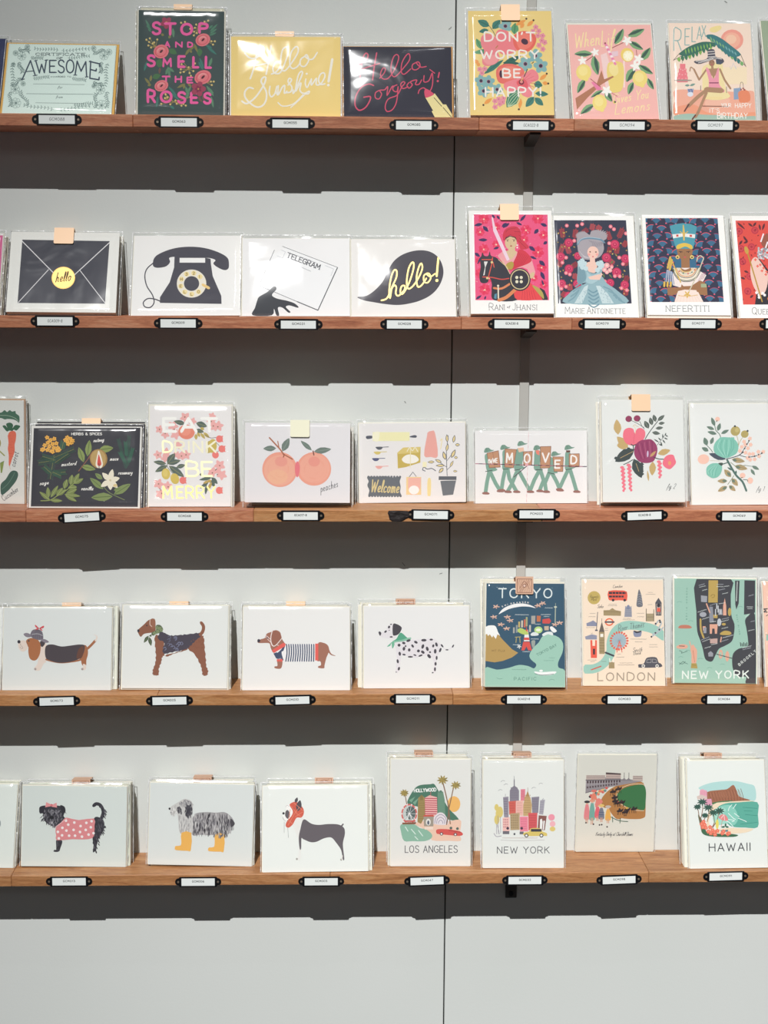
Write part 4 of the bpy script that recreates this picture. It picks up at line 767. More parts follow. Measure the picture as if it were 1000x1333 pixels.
def art_welcome():
    a = Art(450, 500, 5.882); g = '6a7078'; y = 'ecd591'
    a.B('6d737a', "165,715 230,715 300,710 360,720 420,715 415,750 422,790 418,830 425,862 360,860 300,866 240,860 175,862 180,820 165,780 175,750")
    for i in range(12): a.E('6d737a', 175+i*22, 715, 9); a.E('6d737a', 180+i*22, 862, 9)
    a.foil = 1; a.T('f2dfa6', 'Welcome', 190, 830, 92, 9, tw=215, slant=.15, rot=2); a.foil = 0
    a.R('f6f2c0', 210, 372, 488, 440); a.B('5c606c', "160,402 205,400 205,418 165,424"); a.B('5c606c', "490,405 525,395 542,402 535,415 495,412"); a.B('fbf8da', "205,405 225,372 260,375 250,440 220,438")
    for x, yy, c in ((232, 485, '60646c'), (218, 522, 'dcc878'), (205, 572, '5a6084'), (230, 632, 'efb0a8')): a.B(c, [(x, yy), (x+50, yy), (x+42, yy+18), (x+20, yy+22), (x+4, yy+12)]); a.L(c, 5, [(x+50, yy+2), (x+96, yy)])
    a.P('cdb660', "395,530 440,490 572,485 572,605 460,640 400,650"); a.P('e0cc80', "395,530 440,490 572,485 560,530 400,540"); a.B('f8f6ec', "430,580 470,545 530,550 560,585 520,610 460,610"); a.K('f4efd8', 6, "470,520 490,490 510,515 530,490 550,520"); a.L('efe6bc', 6, "495,500 495,640")
    a.B('f0b0a6', "600,550 620,400 625,375 650,365 680,378 705,555 650,562", 3); a.K('f3e3b0', 6, "720,440 735,425 725,500")
    a.P('f4d6a0', "465,715 580,715 582,852 465,852"); a.P('f3bcae', "480,722 578,722 575,800 545,850 500,850 480,800"); a.E('fbf8f4', 525, 815, 40, 34); a.L('5d6066', 4, "488,715 515,678 542,712")
    a.B('f4e0a0', "630,735 655,735 655,850 640,860 630,850"); a.K('5f6474', 6, "690,668 660,650 625,655 600,640 590,660 610,670"); a.R('f6f0c8', 590, 600, 620, 640)
    a.L(g, 5, "780,705 775,640 770,520 780,400"); a.L(g, 4, "775,640 700,590"); a.L(g, 4, "778,660 805,635"); a.L(g, 4, "776,590 830,520")
    for v in ("775,450,770,390,24", "770,520,780,460,24", "765,585,745,520,30", "820,455,830,395,24", "835,470,872,470,24", "808,570,838,505,30", "830,565,858,568,22", "680,600,628,602,22", "735,605,685,582,24", "760,628,690,628,22", "750,645,715,685,28", "800,640,825,590,20", "825,670,858,672,18"):
        x0, y0, x1, y1, w = [float(k) for k in v.split(',')]; a.leaf(g, x0, y0, x1, y1, w); a.leaf('ecd79c', x0+(x1-x0)*.1, y0+(y1-y0)*.1, x0+(x1-x0)*.88, y0+(y1-y0)*.88, w*.6)
    a.P('73787e', "728,745 850,740 830,850 750,858"); a.R('63686f', 715, 710, 852, 738); a.L('fbfaf6', 3, "722,742 848,740")
    return a
def art_moved():
    a = Art(600, 500, 5.263); g = '82a898'; D = '5c8272'; bx = 'c49474'
    M = [(200, 470, 0, 165, 555), (300, 450, 1, 290, 560), (405, 425, 2, 400, 560), (520, 450, 3, 520, 560), (640, 490, 4, 620, 600), (735, 450, 5, 735, 560)]
    legs = ["195,600 180,680 172,745|200,600 240,680 272,730", "305,580 290,660 282,725|320,580 335,650 385,735", "385,600 350,690 325,735|400,600 440,670 480,735", "540,590 505,660 478,735|545,590 570,660 545,730", "610,600 580,680 590,735|625,610 660,670 685,725", "735,590 705,660 680,720|750,590 775,660 800,735"]
    for s in legs:
        for l in s.split('|'):
            p = nums(l); a.L(g, 26, p); x, y = p[-1]; a.B('9a7068', [(x-20, y-2), (x+8, y-6), (x+28, y+4), (x+20, y+12), (x-18, y+10)])
    body = ["165,485 210,480 225,560 250,590 185,600 168,540", "285,460 320,460 330,560 365,570 290,590 285,520", "385,440 430,470 420,555 440,575 370,590 368,520", "505,455 545,470 540,560 560,590 505,590 500,520", "600,500 640,520 640,580 665,610 600,605 600,560", "715,465 750,480 750,560 790,570 720,590 712,520"]
    for b in body: a.B(g, b)
    for x, y in ((182, 458), (292, 438), (408, 412), (518, 440), (640, 482), (730, 438)): a.B('7a9c8c', [(x-22, y+14), (x-18, y-14), (x+4, y-20), (x+24, y-6), (x+44, y-4), (x+22, y+6)]); a.L(D, 3, [(x-10, y-18), (x-4, y+8)])
    a.P('ecc4ac', "385,440 425,435 430,460 395,470"); a.P('ee8878', "508,455 535,455 535,490 515,480"); a.P('e0b89c', "625,500 655,498 650,515 628,520"); a.P('6a4a42', "715,455 745,455 745,468 720,470")
    for v, t, tx, ty, h, tw in (("178,475 255,458 270,570 195,575", "", 0, 0, 0, 0), ("300,445 378,450 360,575 300,570", "M", 312, 538, 62, 40), ("425,465 487,462 485,555 430,560", "O", 434, 540, 58, 36), ("540,430 612,428 610,575 545,578", "V", 556, 535, 60, 44), ("628,500 700,500 700,600 640,600", "E", 645, 576, 52, 32), ("738,480 808,478 812,568 742,570", "D", 754, 546, 52, 36)):
        a.P(bx, v); 
        if t: a.T('f5f2ee', t, tx, ty, h, 11, tw=tw)
        p = nums(v); a.L('8a6050', 3.5, p+[p[0]]); a.L('8a6050', 2, [((p[0][0]+p[1][0])/2, (p[0][1]+p[1][1])/2), ((p[2][0]+p[3][0])/2, (p[2][1]+p[3][1])/2)]) if not t else None
    a.T('f5f2ee', "I'M", 188, 552, 34, 5, tw=24, slant=0); a.T('f5f2ee', 'WE', 218, 540, 30, 5, tw=32)
    for v in ("170,600 215,592", "290,585 325,582", "368,592 410,584", "515,588 560,588", "598,608 645,618", "720,588 760,582"): a.L('4a5a54', 5, v)
    for i in range(30): a.L('4a3448' if i % 2 else 'b06a80', 5, [(100+i*25.4, 547+i*.65), (100+i*25.4+25, 547.5+i*.65)])
    for i in range(26): a.L('d8a8b0' if i % 2 else 'ecd6d8', 3, [(457, 330+i*18.5), (457.5, 348+i*18.5)])
    a.L('5a4a54', 5, "455,560 365,638"); a.E('e8b0b4', 450, 553, 11)
    return a
def art_fig2():
    a = Art(770, 505, 8); G = '46514e'; go = 'c8aa72'; p = 'ef7688'
    a.leaves(go, 66, "275,490,258,330,80 380,625,262,510,84 690,690,820,650,66 640,770,635,915,72 600,975,585,860,22"); a.B(go, "265,600 310,560 380,610 340,640 300,635")
    a.K(G, 8, "555,535 600,460 680,350"); a.leaves('58625c', 52, "590,425,545,345,52 625,390,600,310,46 660,355,635,280,44 680,345,750,285,40 690,375,755,365,32 660,425,740,415,34 625,465,710,480,38", '8f9488')
    a.L(G, 5, "405,340 470,370 540,415"); a.L(G, 5, "495,350 520,400 545,430"); a.E('963c5e', 382, 325, 34, 33); a.E('963c5e', 468, 320, 35, 33); a.L(G, 7, "395,350 412,320"); a.L(G, 7, "480,352 500,325")
    a.L(G, 4, "680,600 770,480"); 
    for v in ("700,570,645,535", "720,550,690,520", "740,530,735,480", "760,500,770,470", "715,560,735,610", "735,540,765,580", "750,520,790,540", "765,495,792,510", "700,585,730,605"): a.leaves(G, 13, v)
    a.B(p, "445,470 430,430 380,418 335,445 325,510 350,570 400,600 460,595 520,560 553,510 550,450 510,420 470,430", 5); a.K('e05e74', 4, "445,470 440,520 435,580"); a.K('e8d0a8', 5, "440,400 455,440 450,480"); a.K('d8b890', 4, "425,405 445,385 465,400 485,405")
    a.leaf('424c4b', 445, 640, 245, 770, 120); a.leaf('424c4b', 440, 740, 525, 940, 110)
    for i in range(5): a.leaf('424c4b', 400-i*32, 650+i*20, 370-i*34, 625+i*28, 34); a.leaf('424c4b', 400-i*26, 690+i*12, 372-i*26, 742+i*5, 34); a.leaf('424c4b', 500+i*8, 790+i*24, 548-i*3, 800+i*28, 34); a.leaf('424c4b', 470+i*5, 800+i*20, 435+i*14, 830+i*20, 30)
    a.L('c8aa78', 5, "300,732 430,665"); a.L('c8aa78', 5, "465,790 495,870"); a.L(G, 10, "432,600 438,650"); a.K(G, 8, "335,800 380,780 430,750"); a.L(G, 10, "425,600 410,590"); a.L(G, 10, "440,600 465,590")
    a.B('9a4068', "560,540 620,540 670,590 685,650 670,720 640,770 570,785 500,770 455,720 442,660 460,590 510,550", 5)
    for i in range(7): a.K('b2607e' if i % 2 else '84305a', 7, [(470+i*26, 590-i*7), (490+i*24, 660), (520+i*18, 740-i*4)])
    a.leaf('c8a06c', 610, 720, 670, 660, 30); a.E('d8c8e0', 585, 690, 8, 34)
    a.K('3c4644', 9, "650,725 700,742 755,745"); a.B(p, "760,730 800,700 850,700 870,740 882,780 860,815 820,848 770,830 742,790"); a.E('e8a070', 815, 785, 16, 22)
    def tass(x, y0, y1, c): 
        n = int((y1-y0)/20)
        for i in range(n): a.E(c, x+(6 if i % 2 else -6)+i*1.5, y0+i*20, 22-9*i/n, 15, n=8)
    tass(325, 830, 1090, 'f07c8c'); tass(392, 805, 1100, 'f07c8c'); tass(708, 770, 965, 'f07c8c')
    a.T('5a5c5e', 'fig. 2', 795, 1050, 50, 4, tw=82, slant=.35)
    return a
def art_fig1():
    a = Art(885, 515, 8.696); G = '6f8578'; go = 'b5a078'; m = '84c4b2'; p = 'f3c6b4'
    a.leaves(G, 44, "385,350,340,250,44 380,388,290,355,38 410,440,302,412,42 420,405,445,315,46 460,435,548,392,40 305,570,268,478,56 345,555,372,475,44 325,632,246,592,48", '5c7468'); a.K(G, 9, "385,350 400,400 440,440 458,480"); a.K(G, 8, "305,570 345,610 372,645")
    a.L('c8b8a0', 5, "345,740 460,745"); a.E(p, 272, 724, 66, 56); a.E(p, 412, 270, 28, 26); a.L('4a544c', 8, "400,300 408,285")
    a.K('b8a880', 6, "640,460 655,510 660,560"); a.K('b8a880', 6, "705,480 670,540 655,620"); a.E('b5a568', 622, 405, 56, 55); a.E('b5a568', 730, 440, 44, 42); a.E('c6b87c', 640, 395, 24, 26); a.dots('3c4448', 12, "615,350 762,404")
    a.leaf('4c5562', 525, 725, 330, 660, 70); a.B(m, "455,480 520,475 600,490 650,540 662,600 640,660 570,700 520,712 450,690 395,650 380,590 400,530", 5); 
    for x in (455, 480, 505, 530, 555, 580, 600): a.E(m, x, 487, 14, 12); a.K('a8dccc' if x % 2 else '6ab09e', 6, [(x-4, 505), (x-10+(x-525)*.25, 590), (x*.35+525*.65, 690)])
    a.K('46505a', 9, "530,722 600,705 670,680 720,640"); a.K('4a4a4c', 7, "690,670 720,620 760,555 785,510"); a.K('46505a', 7, "680,680 760,700 850,690 940,655")
    for x, y in nums("725,525 700,585 680,630 770,600 790,490 745,650 800,560 740,560 790,665 770,710 850,725 900,690 890,640 945,640 830,665 800,730"): a.flower(p, x, y, 22, 5, None, x % 50, .55)
    a.dots('4a4c4c', 9, "780,515 757,553 733,603 712,648 785,700 848,690 893,672 930,655")
    a.K('54726a', 22, "540,735 590,820 650,910 720,980 765,1080"); a.K('54726a', 11, "550,760 520,770 475,785"); a.leaf('54726a', 640, 900, 645, 850, 22); a.leaf('54726a', 600, 850, 545, 815, 20)
    a.B(m, "400,768 450,775 485,810 475,880 440,925 385,938 330,910 312,880 312,820 350,780", 5); 
    for i in range(6): a.K('a6d8c8' if i % 2 else '6cb2a0', 5, [(440-i*6, 790), (420-i*18, 850), (410-i*14, 920-i*6)])
    a.B('46564e', "440,770 490,765 480,800")
    a.leaves(go, 66, "590,725,740,750,60 625,800,772,835,64 590,925,510,840,62 550,970,438,970,52 600,940,668,1025,60 550,1030,448,1088,56 570,1020,645,1082,50", '8d8460'); 
    for v in ((600, 728, 650, 742), (640, 805, 690, 825), (585, 915, 545, 870), (545, 970, 490, 968), (605, 950, 630, 990), (548, 1035, 500, 1065), (575, 1025, 605, 1055)): a.leaf('6f8070', v[0], v[1], v[2], v[3], 34)
    a.L('8a8f70', 6, "580,760 630,800 745,795"); a.leaves(G, 44, "820,800,903,842,38 808,835,857,905,34"); a.L(G, 5, "740,792 820,805"); a.K('7a8468', 6, "620,910 590,960 555,1010")
    a.E(p, 718, 908, 32, 30); a.E(p, 805, 965, 32, 36); a.L('4a544c', 7, "700,935 718,930"); a.L('4a544c', 6, "725,955 770,955 780,975")
    a.T('6a6c6e', 'fig. 1', 880, 1082, 52, 4, tw=74, slant=.35)
    return a
def art_basset():
    a = Art(0, 770, 6.25); b = 'a86c4a'; c = 'e8d8cc'; k = '4b4348'
    a.B(b, "660,440 700,440 715,480 712,520 700,560 695,605 665,600 655,560 640,540 640,480"); a.K(b, 20, "712,465 740,440 778,400"); a.K(c, 16, "780,400 792,370 770,350", True); a.B(c, "672,590 695,600 692,635 660,640 655,628 672,615")
    a.B(c, "330,440 380,430 375,560 350,590 320,640 280,642 272,625 300,590 310,540"); a.B(b, "370,560 480,585 580,578 650,565 650,550 560,570 400,545"); a.B(k, "380,440 430,432 500,448 580,440 650,432 690,445 672,520 640,550 560,575 470,580 400,560 370,540 365,480", 5); a.B('6a463a', "640,470 680,445 672,520 650,548 620,540")
    a.B(c, "155,405 210,400 230,430 220,470 190,490 165,480 150,450"); a.B(b, "215,400 250,380 290,385 310,400 300,460 240,460 225,440"); a.B(k, "330,405 365,410 365,430 345,452 330,440"); a.B('b07048', "240,400 300,388 330,430 325,500 300,550 270,563 240,545 230,500 232,450", 5)
    a.dots(k, 7, "236,403"); a.E('33303a', 156, 410, 13, 14); a.dots('6a4a44', 3, "170,440 165,455 180,448 175,465 185,460 168,430"); a.dots('a89c98', 10, "282,632 665,632")
    a.B('77707a', "250,350 270,315 310,308 345,325 355,370 345,395 300,392 255,370"); a.B('8a828c', "195,348 220,338 250,350 250,372 215,370"); a.B('8a828c', "330,388 370,390 400,412 370,418 335,400")
    for i in range(5): a.K('55505c', 3, [(270+i*18, 385), (278+i*16, 350), (300+i*4, 312)])
    a.K('d2d2d6', 3, "262,350 310,345 350,360"); a.B('d85a60', "325,300 355,280 365,285 355,300 330,302"); a.B('d85a60', "322,300 295,272 290,280 300,295"); a.leaf('d85a60', 325, 300, 290, 312, 12); a.leaf('d85a60', 325, 300, 352, 320, 12); a.L('9a3a48', 4, "315,302 340,298")
    return a
def art_airedale():
    a = Art(150, 770, 6.25); b = '8f5c46'; k = '4a4450'
    def wav(pts, c, am=3.5, f=2):
        p = smooth_pts(nums(pts), True, 5); a._add(c, [[(x+am*math.sin(i*f), y+am*math.cos(i*f*1.3)) for i, (x, y) in enumerate(p)]])
    wav("325,385 350,370 395,420 400,520 380,550 370,590 350,640 345,690 320,698 298,690 300,650 320,600 328,540 325,460", b); wav("590,480 620,400 700,372 722,390 728,470 735,560 738,620 752,660 740,698 708,695 700,650 685,600 640,520", b)
    wav("370,345 400,350 450,372 520,370 600,362 690,352 705,370 650,420 610,460 570,490 480,505 400,522 385,490 400,430 350,400", k); wav("410,530 480,515 590,480 570,495 480,520 420,545", b, 2)
    a.K(b, 26, "695,365 715,340 722,300 705,270"); a.B(b, "190,330 245,280 270,255 300,240 330,245 335,290 330,340 300,350 240,360 212,384 195,360", 5); a.B('9c6850', "300,240 330,240 335,280 325,310 305,320 295,290")
    a.K('e6cfc0', 5, "292,245 290,285 305,300"); a.E('33303a', 194, 335, 9, 12); a.dots('33303a', 6, "264,292"); a.B('5d6a4e', "340,290 375,290 395,325 370,350 340,360 310,375 300,350 335,330")
    for x, y in nums("345,310 370,315 350,340 325,355 380,330"): a.flower('8a9a70', x, y, 15, 4, '3d4a38', x % 80)
    a.leaves('4a5640', 26, "275,375,235,432,26 280,385,292,458,30 300,372,285,380,14", '8a9a70'); a.L('4a5640', 5, "280,378 305,362")
    r = random.Random(3)
    for i in range(16): x, y = r.uniform(390, 530), r.uniform(380, 495); a.K('7c7f98' if i % 2 else '696a80', 5, [(x, y), (x+14, y-8), (x+22, y+8), (x+10, y+16)])
    for i in range(26): x, y = r.uniform(600, 720), r.uniform(400, 470); a.K('84523e', 3, [(x, y), (x+6, y+5), (x, y+10)])
    return a
def art_dachs():
    a = Art(305, 770, 6.25); b = 'a36f5c'; r_ = 'e5635a'
    a.B(b, "300,330 340,315 375,335 385,380 410,420 420,440 330,500 300,470 290,430 270,420 200,420 190,405 215,390 250,378 265,345", 5); a.E('3a3440', 200, 402, 12, 14)
    a.K('e8d4d0', 5, "250,365 300,415 360,440"); a.K('e8d4d0', 5, "262,362 330,410 385,385"); a.K('f0e2dc', 6, "318,318 300,360 298,410 315,445 345,430 385,380"); a.B('9a6452', "320,318 370,340 385,385 350,430 320,440 302,410 305,360")
    a.K('f0e2dc', 6, "312,318 300,360 300,410 318,445 345,432 385,385"); a.dots('3a3034', 6, "268,380")
    a.B(b, "680,425 730,420 765,445 770,490 750,540 735,600 730,625 685,622 685,608 705,600 700,570 670,555", 5); a.K(b, 18, "762,470 785,510 822,524", True); a.B(b, "350,560 390,560 380,625 330,625 328,610 350,605")
    a.B('f1efee', "415,432 500,430 600,430 662,430 660,555 590,572 500,575 420,565 350,545 318,500", 4); n = '44506a'
    for i in range(13): x = 425+i*18.5; a.K(n, 9.5, [(x, 432), (x+4-i*.3, 500), (x-6+i*.3, 568)])
    for i in range(6): a.K(n, 9, [(412-i*3, 440+i*8), (380-i*6, 490+i*3), (395-i*12, 558-i*6)])
    a.P(n, "318,505 345,495 375,530 360,552 340,545"); a.P(r_, "305,480 400,418 418,428 415,445 322,502"); a.R(r_, 658, 425, 684, 562); a.P(r_, "345,552 392,550 392,572 345,570")
    return a
def art_dalm():
    a = Art(460, 770, 6.25); w = 'e7e2e5'; k = '4b474f'
    a.B(w, "215,345 260,320 285,280 320,262 345,330 340,380 290,382 225,372", 4); a.B(w, "340,400 440,395 560,388 650,385 700,420 715,470 690,520 680,580 675,655 650,660 660,600 640,540 590,520 500,540 400,520 385,580 375,650 345,655 355,560 345,470", 4); a.K(w, 8, "710,430 760,478 815,440")
    a.B(k, "322,268 350,265 385,285 392,305 370,345 335,360 320,345", 4)
    a.B('5aa788', "385,335 440,378 470,380 440,398 360,412 320,415 320,405 350,385"); a.B('8fc4aa', "440,378 470,376 455,400 400,402 320,420 325,405 390,395"); a.B('74b898', "320,408 275,448 300,442 310,420 318,465 335,430")
    a.B(k, "205,335 215,325 228,340 218,362")
    for x, y, rx, ry, ro in ((290, 290, 9, 12, 20), (262, 327, 12, 8, -40), (292, 316, 4, 4, 0), (308, 370, 13, 6, 0), (306, 268, 8, 5, 0), (372, 437, 12, 12, 0), (410, 420, 14, 10, 20), (448, 400, 18, 10, -20), (412, 466, 11, 16, 10), (425, 445, 7, 8, 0), (455, 476, 11, 13, 0), (378, 507, 10, 17, -10), (413, 514, 14, 7, 10), (482, 444, 9, 15, -35), (508, 413, 16, 10, 30), (573, 397, 22, 11, 0), (633, 392, 14, 8, 0), (565, 448, 11, 19, 15), (602, 467, 11, 19, -20), (530, 484, 12, 12, 0), (566, 494, 17, 11, 40), (465, 532, 22, 7, 0), (502, 518, 13, 6, 20), (548, 522, 18, 7, -20), (618, 527, 12, 20, -40), (625, 494, 8, 8, 0), (650, 443, 9, 13, 10), (676, 432, 10, 18, -20), (667, 487, 11, 19, 0), (708, 477, 9, 19, 20), (680, 541, 8, 17, 0), (672, 589, 9, 15, 0), (668, 633, 8, 17, 0), (362, 568, 9, 17, -10), (372, 628, 9, 15, 15), (650, 661, 7, 5, 0), (350, 656, 5, 4, 0), (722, 442, 7, 16, -40), (763, 475, 13, 5, 0), (811, 445, 6, 14, 30)): a.E(k, x, y, rx, ry, ro, 12)
    return a
def art_tokyo():
    a = Art(610, 730, 6.667); a.P('34566c', "148,198 828,198 842,1095 150,1090"); m = '9fc8b6'
    a.P('b8975a', "150,640 180,600 240,620 300,690 380,770 432,800 380,840 300,870 230,882 150,870"); a.B('f3f3f0', "148,575 200,562 235,572 255,620 275,655 250,640 238,680 215,650 205,668 185,640 170,655 160,635 150,640", 2)
    a.B(m, "140,930 250,945 350,930 440,905 520,915 570,935 590,900 545,860 530,820 560,760 610,710 640,660 700,640 780,665 820,720 815,800 780,880 785,930 842,960 860,1120 130,1120", 3)
    a.T('dfe8e6', 'TOKYO', 255, 322, 78, 11, tw=462, sp=2.2)
    a.B('f2f0ee', "258,465 300,415 380,380 460,372 530,385 580,412 520,400 440,400 350,420 290,450"); [a.T('f4efe8', ch_, X_-5, Y_+4, 13, 2.6, tw=9 if ch_ != 'I' else None, rot=R_) for ch_, (X_, Y_), R_ in zip('SHINKANSEN', nums("294,403 318,392 342,383 368,376 392,372 418,368 442,366 466,364 490,364 512,366"), (-28, -24, -20, -15, -10, -7, -4, 0, 2, 5))]
    for x, y in ((235, 400), (218, 490), (335, 490), (280, 555), (330, 590), (640, 370), (600, 390), (790, 540), (750, 555), (360, 520)): 
        for i in range(5): t = i*1.3+x; a.leaf('e0b8a4', x, y, x+34*math.cos(t), y+20*math.sin(t), 11)
        a.L('8a5a54', 3, [(x-24, y+14), (x+20, y+2)])
    a.P('ecebea', "490,600 515,600 530,700 480,700"); a.P('d8544c', "492,600 512,600 516,630 490,630"); a.P('d8544c', "482,668 524,668 528,690 478,690"); a.P('d8544c', "475,705 530,705 552,780 520,780 503,745 485,780 460,780"); a.L('d8544c', 4, "502,600 502,560")
    a.P('d0504c', "640,510 700,500 715,525 700,548 640,545"); a.P('c0704c', "590,478 625,480 622,530 590,530"); a.P('a8a49c', "542,480 578,478 576,550 542,550"); a.E('b8d888', 605, 602, 36, 30); a.E('eef0dc', 605, 602, 22, 12); a.B('b8cc6c', "420,610 450,585 500,610 520,640 470,640"); a.L('a8b0a0', 9, "752,400 750,540"); a.L('a8b0a0', 4, "752,370 752,400"); a.E('c8ccb8', 752, 402, 14, 8)
    for x, y, h, c in ((385, 580, 50, 'a8a8a0'), (410, 560, 66, '8f989c'), (430, 530, 50, 'c8b070'), (455, 520, 60, 'd0c4b0'), (478, 510, 70, 'c86a50'), (495, 490, 80, 'a8a87c'), (525, 560, 60, 'c8c0b4')): a.R(c, x, y, x+15, y+h)
    a.L('b8a868', 6, "405,665 452,662"); a.L('b8a868', 6, "415,665 412,712"); a.L('b8a868', 6, "444,665 448,712"); a.B('e0e4e2', "540,635 570,620 605,635 600,650 545,652"); a.P('c8b098', "655,570 695,568 695,605 658,605"); a.B('f0f0ee', "705,580 725,572 765,610 740,625 715,605"); a.B('e4e8e6', "640,640 680,618 725,622 730,650 690,640 650,655"); a.star('dfe0dc', 440, 745, 22, 5, 10, .2); a.B('9ca49c', "545,700 578,695 572,750 555,755")
    a.B('f4f4f2', "572,962 640,968 760,962 745,985 690,995 610,992", 3); a.K('2c3c48', 4, "580,980 640,993 740,985"); a.E('f4f4f2', 632, 956, 16, 9)
    for x0, x1, y in ((400, 520, 470), (625, 712, 468), (660, 730, 410), (575, 625, 552), (540, 610, 680), (470, 535, 790), (385, 440, 730), (650, 700, 485)): a.squig('dfe6e4', x0, x1, y, 9, 2.5)
    a.T('8a6f40', 'MT FUJI', 205, 790, 16, 3, tw=110); a.T('6a9284', 'TOKYO BAY', 600, 830, 22, 4, tw=190, rot=-28); a.squig('6a9284', 380, 505, 945, 9, 2.5); a.T('6a9284', 'PACIFIC', 400, 1038, 26, 4, tw=190, sp=2.6); a.squig('6a9284', 655, 740, 868, 7, 2); a.squig('6a9284', 700, 750, 845, 7, 2); a.K('6a9284', 3, "250,1015 275,1025 300,1020"); a.K('6a9284', 3, "700,1040 725,1030 750,1038")
    return a
def art_london():
    a = Art(745, 730, 6.66); a.P('f2dec8', "95,188 778,190 812,1082 118,1078"); m = '9cc8ba'; r_ = 'e8604c'; k = '56565e'; br = 'a3906a'
    a.K(m, 78, "115,940 200,935 280,890 335,800 340,700 380,610 460,565 580,568 700,595 800,660")
    a.T('a39887', 'LONDON', 228, 1040, 66, 10, tw=495, sp=2.2); a.E('c4ac62', 185, 323, 56, 58); a.T('7a6a40', 'Regents', 150, 325, 24, 3, tw=72, slant=.2); a.T('7a6a40', 'Park', 160, 350, 24, 3, tw=46, slant=.2)
    a.B(r_, "308,265 400,258 468,270 470,340 460,348 400,345 330,348 308,330", 2); a.R('34343c', 312, 272, 462, 290); a.R('34343c', 314, 304, 440, 320)
    for i in range(5): a.R(r_, 340+i*28, 272, 344+i*28, 290); a.R(r_, 340+i*26, 304, 344+i*26, 320)
    a.dots('34343c', 12, "350,344 450,344")
    a.B('6e7078', "572,248 590,290 602,350 604,398 556,398 556,340 562,290", 3); 
    for i in range(5): a.K('a8aab0', 3, [(560, 300+i*20), (580, 292+i*20), (600, 305+i*20)])
    a.P(k, "715,365 742,322 770,365 770,478 722,478"); a.P('b8a8a0', "725,375 762,375 762,470 728,470"); a.E('33343c', 745, 388, 15, 17); a.P(r_, "732,410 758,410 762,445 730,445"); a.L('33343c', 6, "738,445 738,475"); a.L('33343c', 6, "752,445 752,475")
    a.P(br, "268,432 320,430 345,412 370,430 420,440 420,480 270,478"); a.L('7a6a48', 3, "270,442 420,448")
    a.P('9a9ca8', "455,395 510,395 515,490 450,490"); a.P('f2dec8', "462,390 475,390 475,420 490,420 490,390 505,390 505,400 462,400"); a.E('8088a0', 482, 405, 14, 20)
    for i in range(5): a.L('6a6c80', 2.5, [(455, 420+i*15), (512, 420+i*15)])
    a.P('a89878', "636,460 708,460 708,528 640,528"); a.L('6a6050', 6, "638,420 640,525"); a.L('6a6050', 6, "703,425 705,525"); a.L('6a6050', 3, "645,490 700,490")
    a.E('e8704c', 320, 534, 38, 34); a.E('f2dec8', 320, 534, 26, 22); a.R(k, 280, 527, 364, 541)
    a.P(br, "232,620 280,620 285,810 238,810"); a.P('6a6058', "232,620 256,530 280,620"); a.L('6a6058', 4, "255,530 255,505"); a.R('f4f0e4', 244, 636, 270, 664); 
    for i in range(5): a.L('7a6a48', 3, [(236, 690+i*24), (282, 690+i*24)])
    a.P('8a8ea4', "122,545 160,530 180,520 215,545 212,570 125,570"); a.P('9094a8', "112,660 170,640 215,650 215,685 118,685"); a.L(k, 6, "218,450 210,605"); a.P(k, "198,600 220,600 222,612 198,612")
    a.P(r_, "158,690 175,690 178,740 200,740 200,690 215,692 218,845 165,845"); a.P('34343c', "182,765 200,765 200,815 184,815")
    a.E('a8bcc4', 408, 697, 62, 66); 
    for i in range(20): t = i*.314; a.E('e06858', 408+72*math.cos(t), 697+74*math.sin(t), 12, 9, i*18, 8); a.L('8a98a4', 1.6, [(408, 697), (408+66*math.cos(t), 697+68*math.sin(t))])
    a.L('e06858', 7, "410,700 390,795"); a.L('e06858', 7, "412,700 435,795"); a.L('e8705c', 9, "396,740 430,740")
    a.L('44464e', 16, "292,798 362,826"); a.P(br, "322,880 370,880 372,935 322,935"); a.L('f4f0e4', 8, "328,850 332,880"); a.L('f4f0e4', 8, "362,850 362,880"); a.P('d0604c', "160,945 255,910 258,920 175,950")
    a.B('8a90a8', "530,610 560,620 600,612 600,640 590,660 540,660"); a.B('3c3c44', "535,608 565,615 598,608 592,622 560,630 540,622")
    for v in ("720,560 750,520 770,545 740,600", "700,640 760,610 790,580", "690,660 740,625"): a.K('b4bcc0', 13, v)
    a.dots('34343c', 8, "722,548 757,520 755,600 688,662 760,535 722,628")
    a.B(k, "582,900 625,895 645,850 680,838 735,842 755,885 775,895 776,925 600,930 580,918", 3); a.dots('f2ede2', 15, "622,915 742,915"); a.dots(k, 8, "622,915 742,915")
    for v in ("655,860 650,885 690,885 690,855 655,860", "700,855 702,885 740,885 730,858 700,855"): a.L('b8b4b4', 3, v)
    a.T('6a7a78', 'River Thames', 400, 612, 50, 4, tw=222, rot=-9, slant=.2); a.T('5f5c5a', 'South', 528, 792, 34, 3.4, tw=80, slant=.3, rot=-3); a.T('5f5c5a', 'Bank', 535, 818, 30, 3.2, tw=62, slant=.3, rot=-3); a.T('5f5c5a', 'Camden', 345, 238, 26, 3, tw=82, slant=.3, rot=-3); a.T('5f5c5a', 'Soho', 214, 412, 28, 3.2, tw=50, slant=.3)
    for x0, x1, y in ((310, 380, 380), (305, 385, 392), (440, 510, 503), (435, 540, 514), (630, 715, 292), (650, 690, 275), (555, 620, 458), (560, 622, 488), (650, 690, 382), (150, 200, 460), (140, 200, 488), (120, 195, 582), (285, 310, 590), (280, 310, 606), (505, 645, 682), (545, 610, 706), (670, 740, 730), (668, 745, 750), (395, 425, 812), (385, 455, 838), (415, 525, 888), (400, 545, 905), (135, 215, 862), (160, 200, 875), (160, 182, 630), (255, 300, 875), (590, 630, 545)): a.squig('77726e', x0, x1, y, 7, 2)
    return a
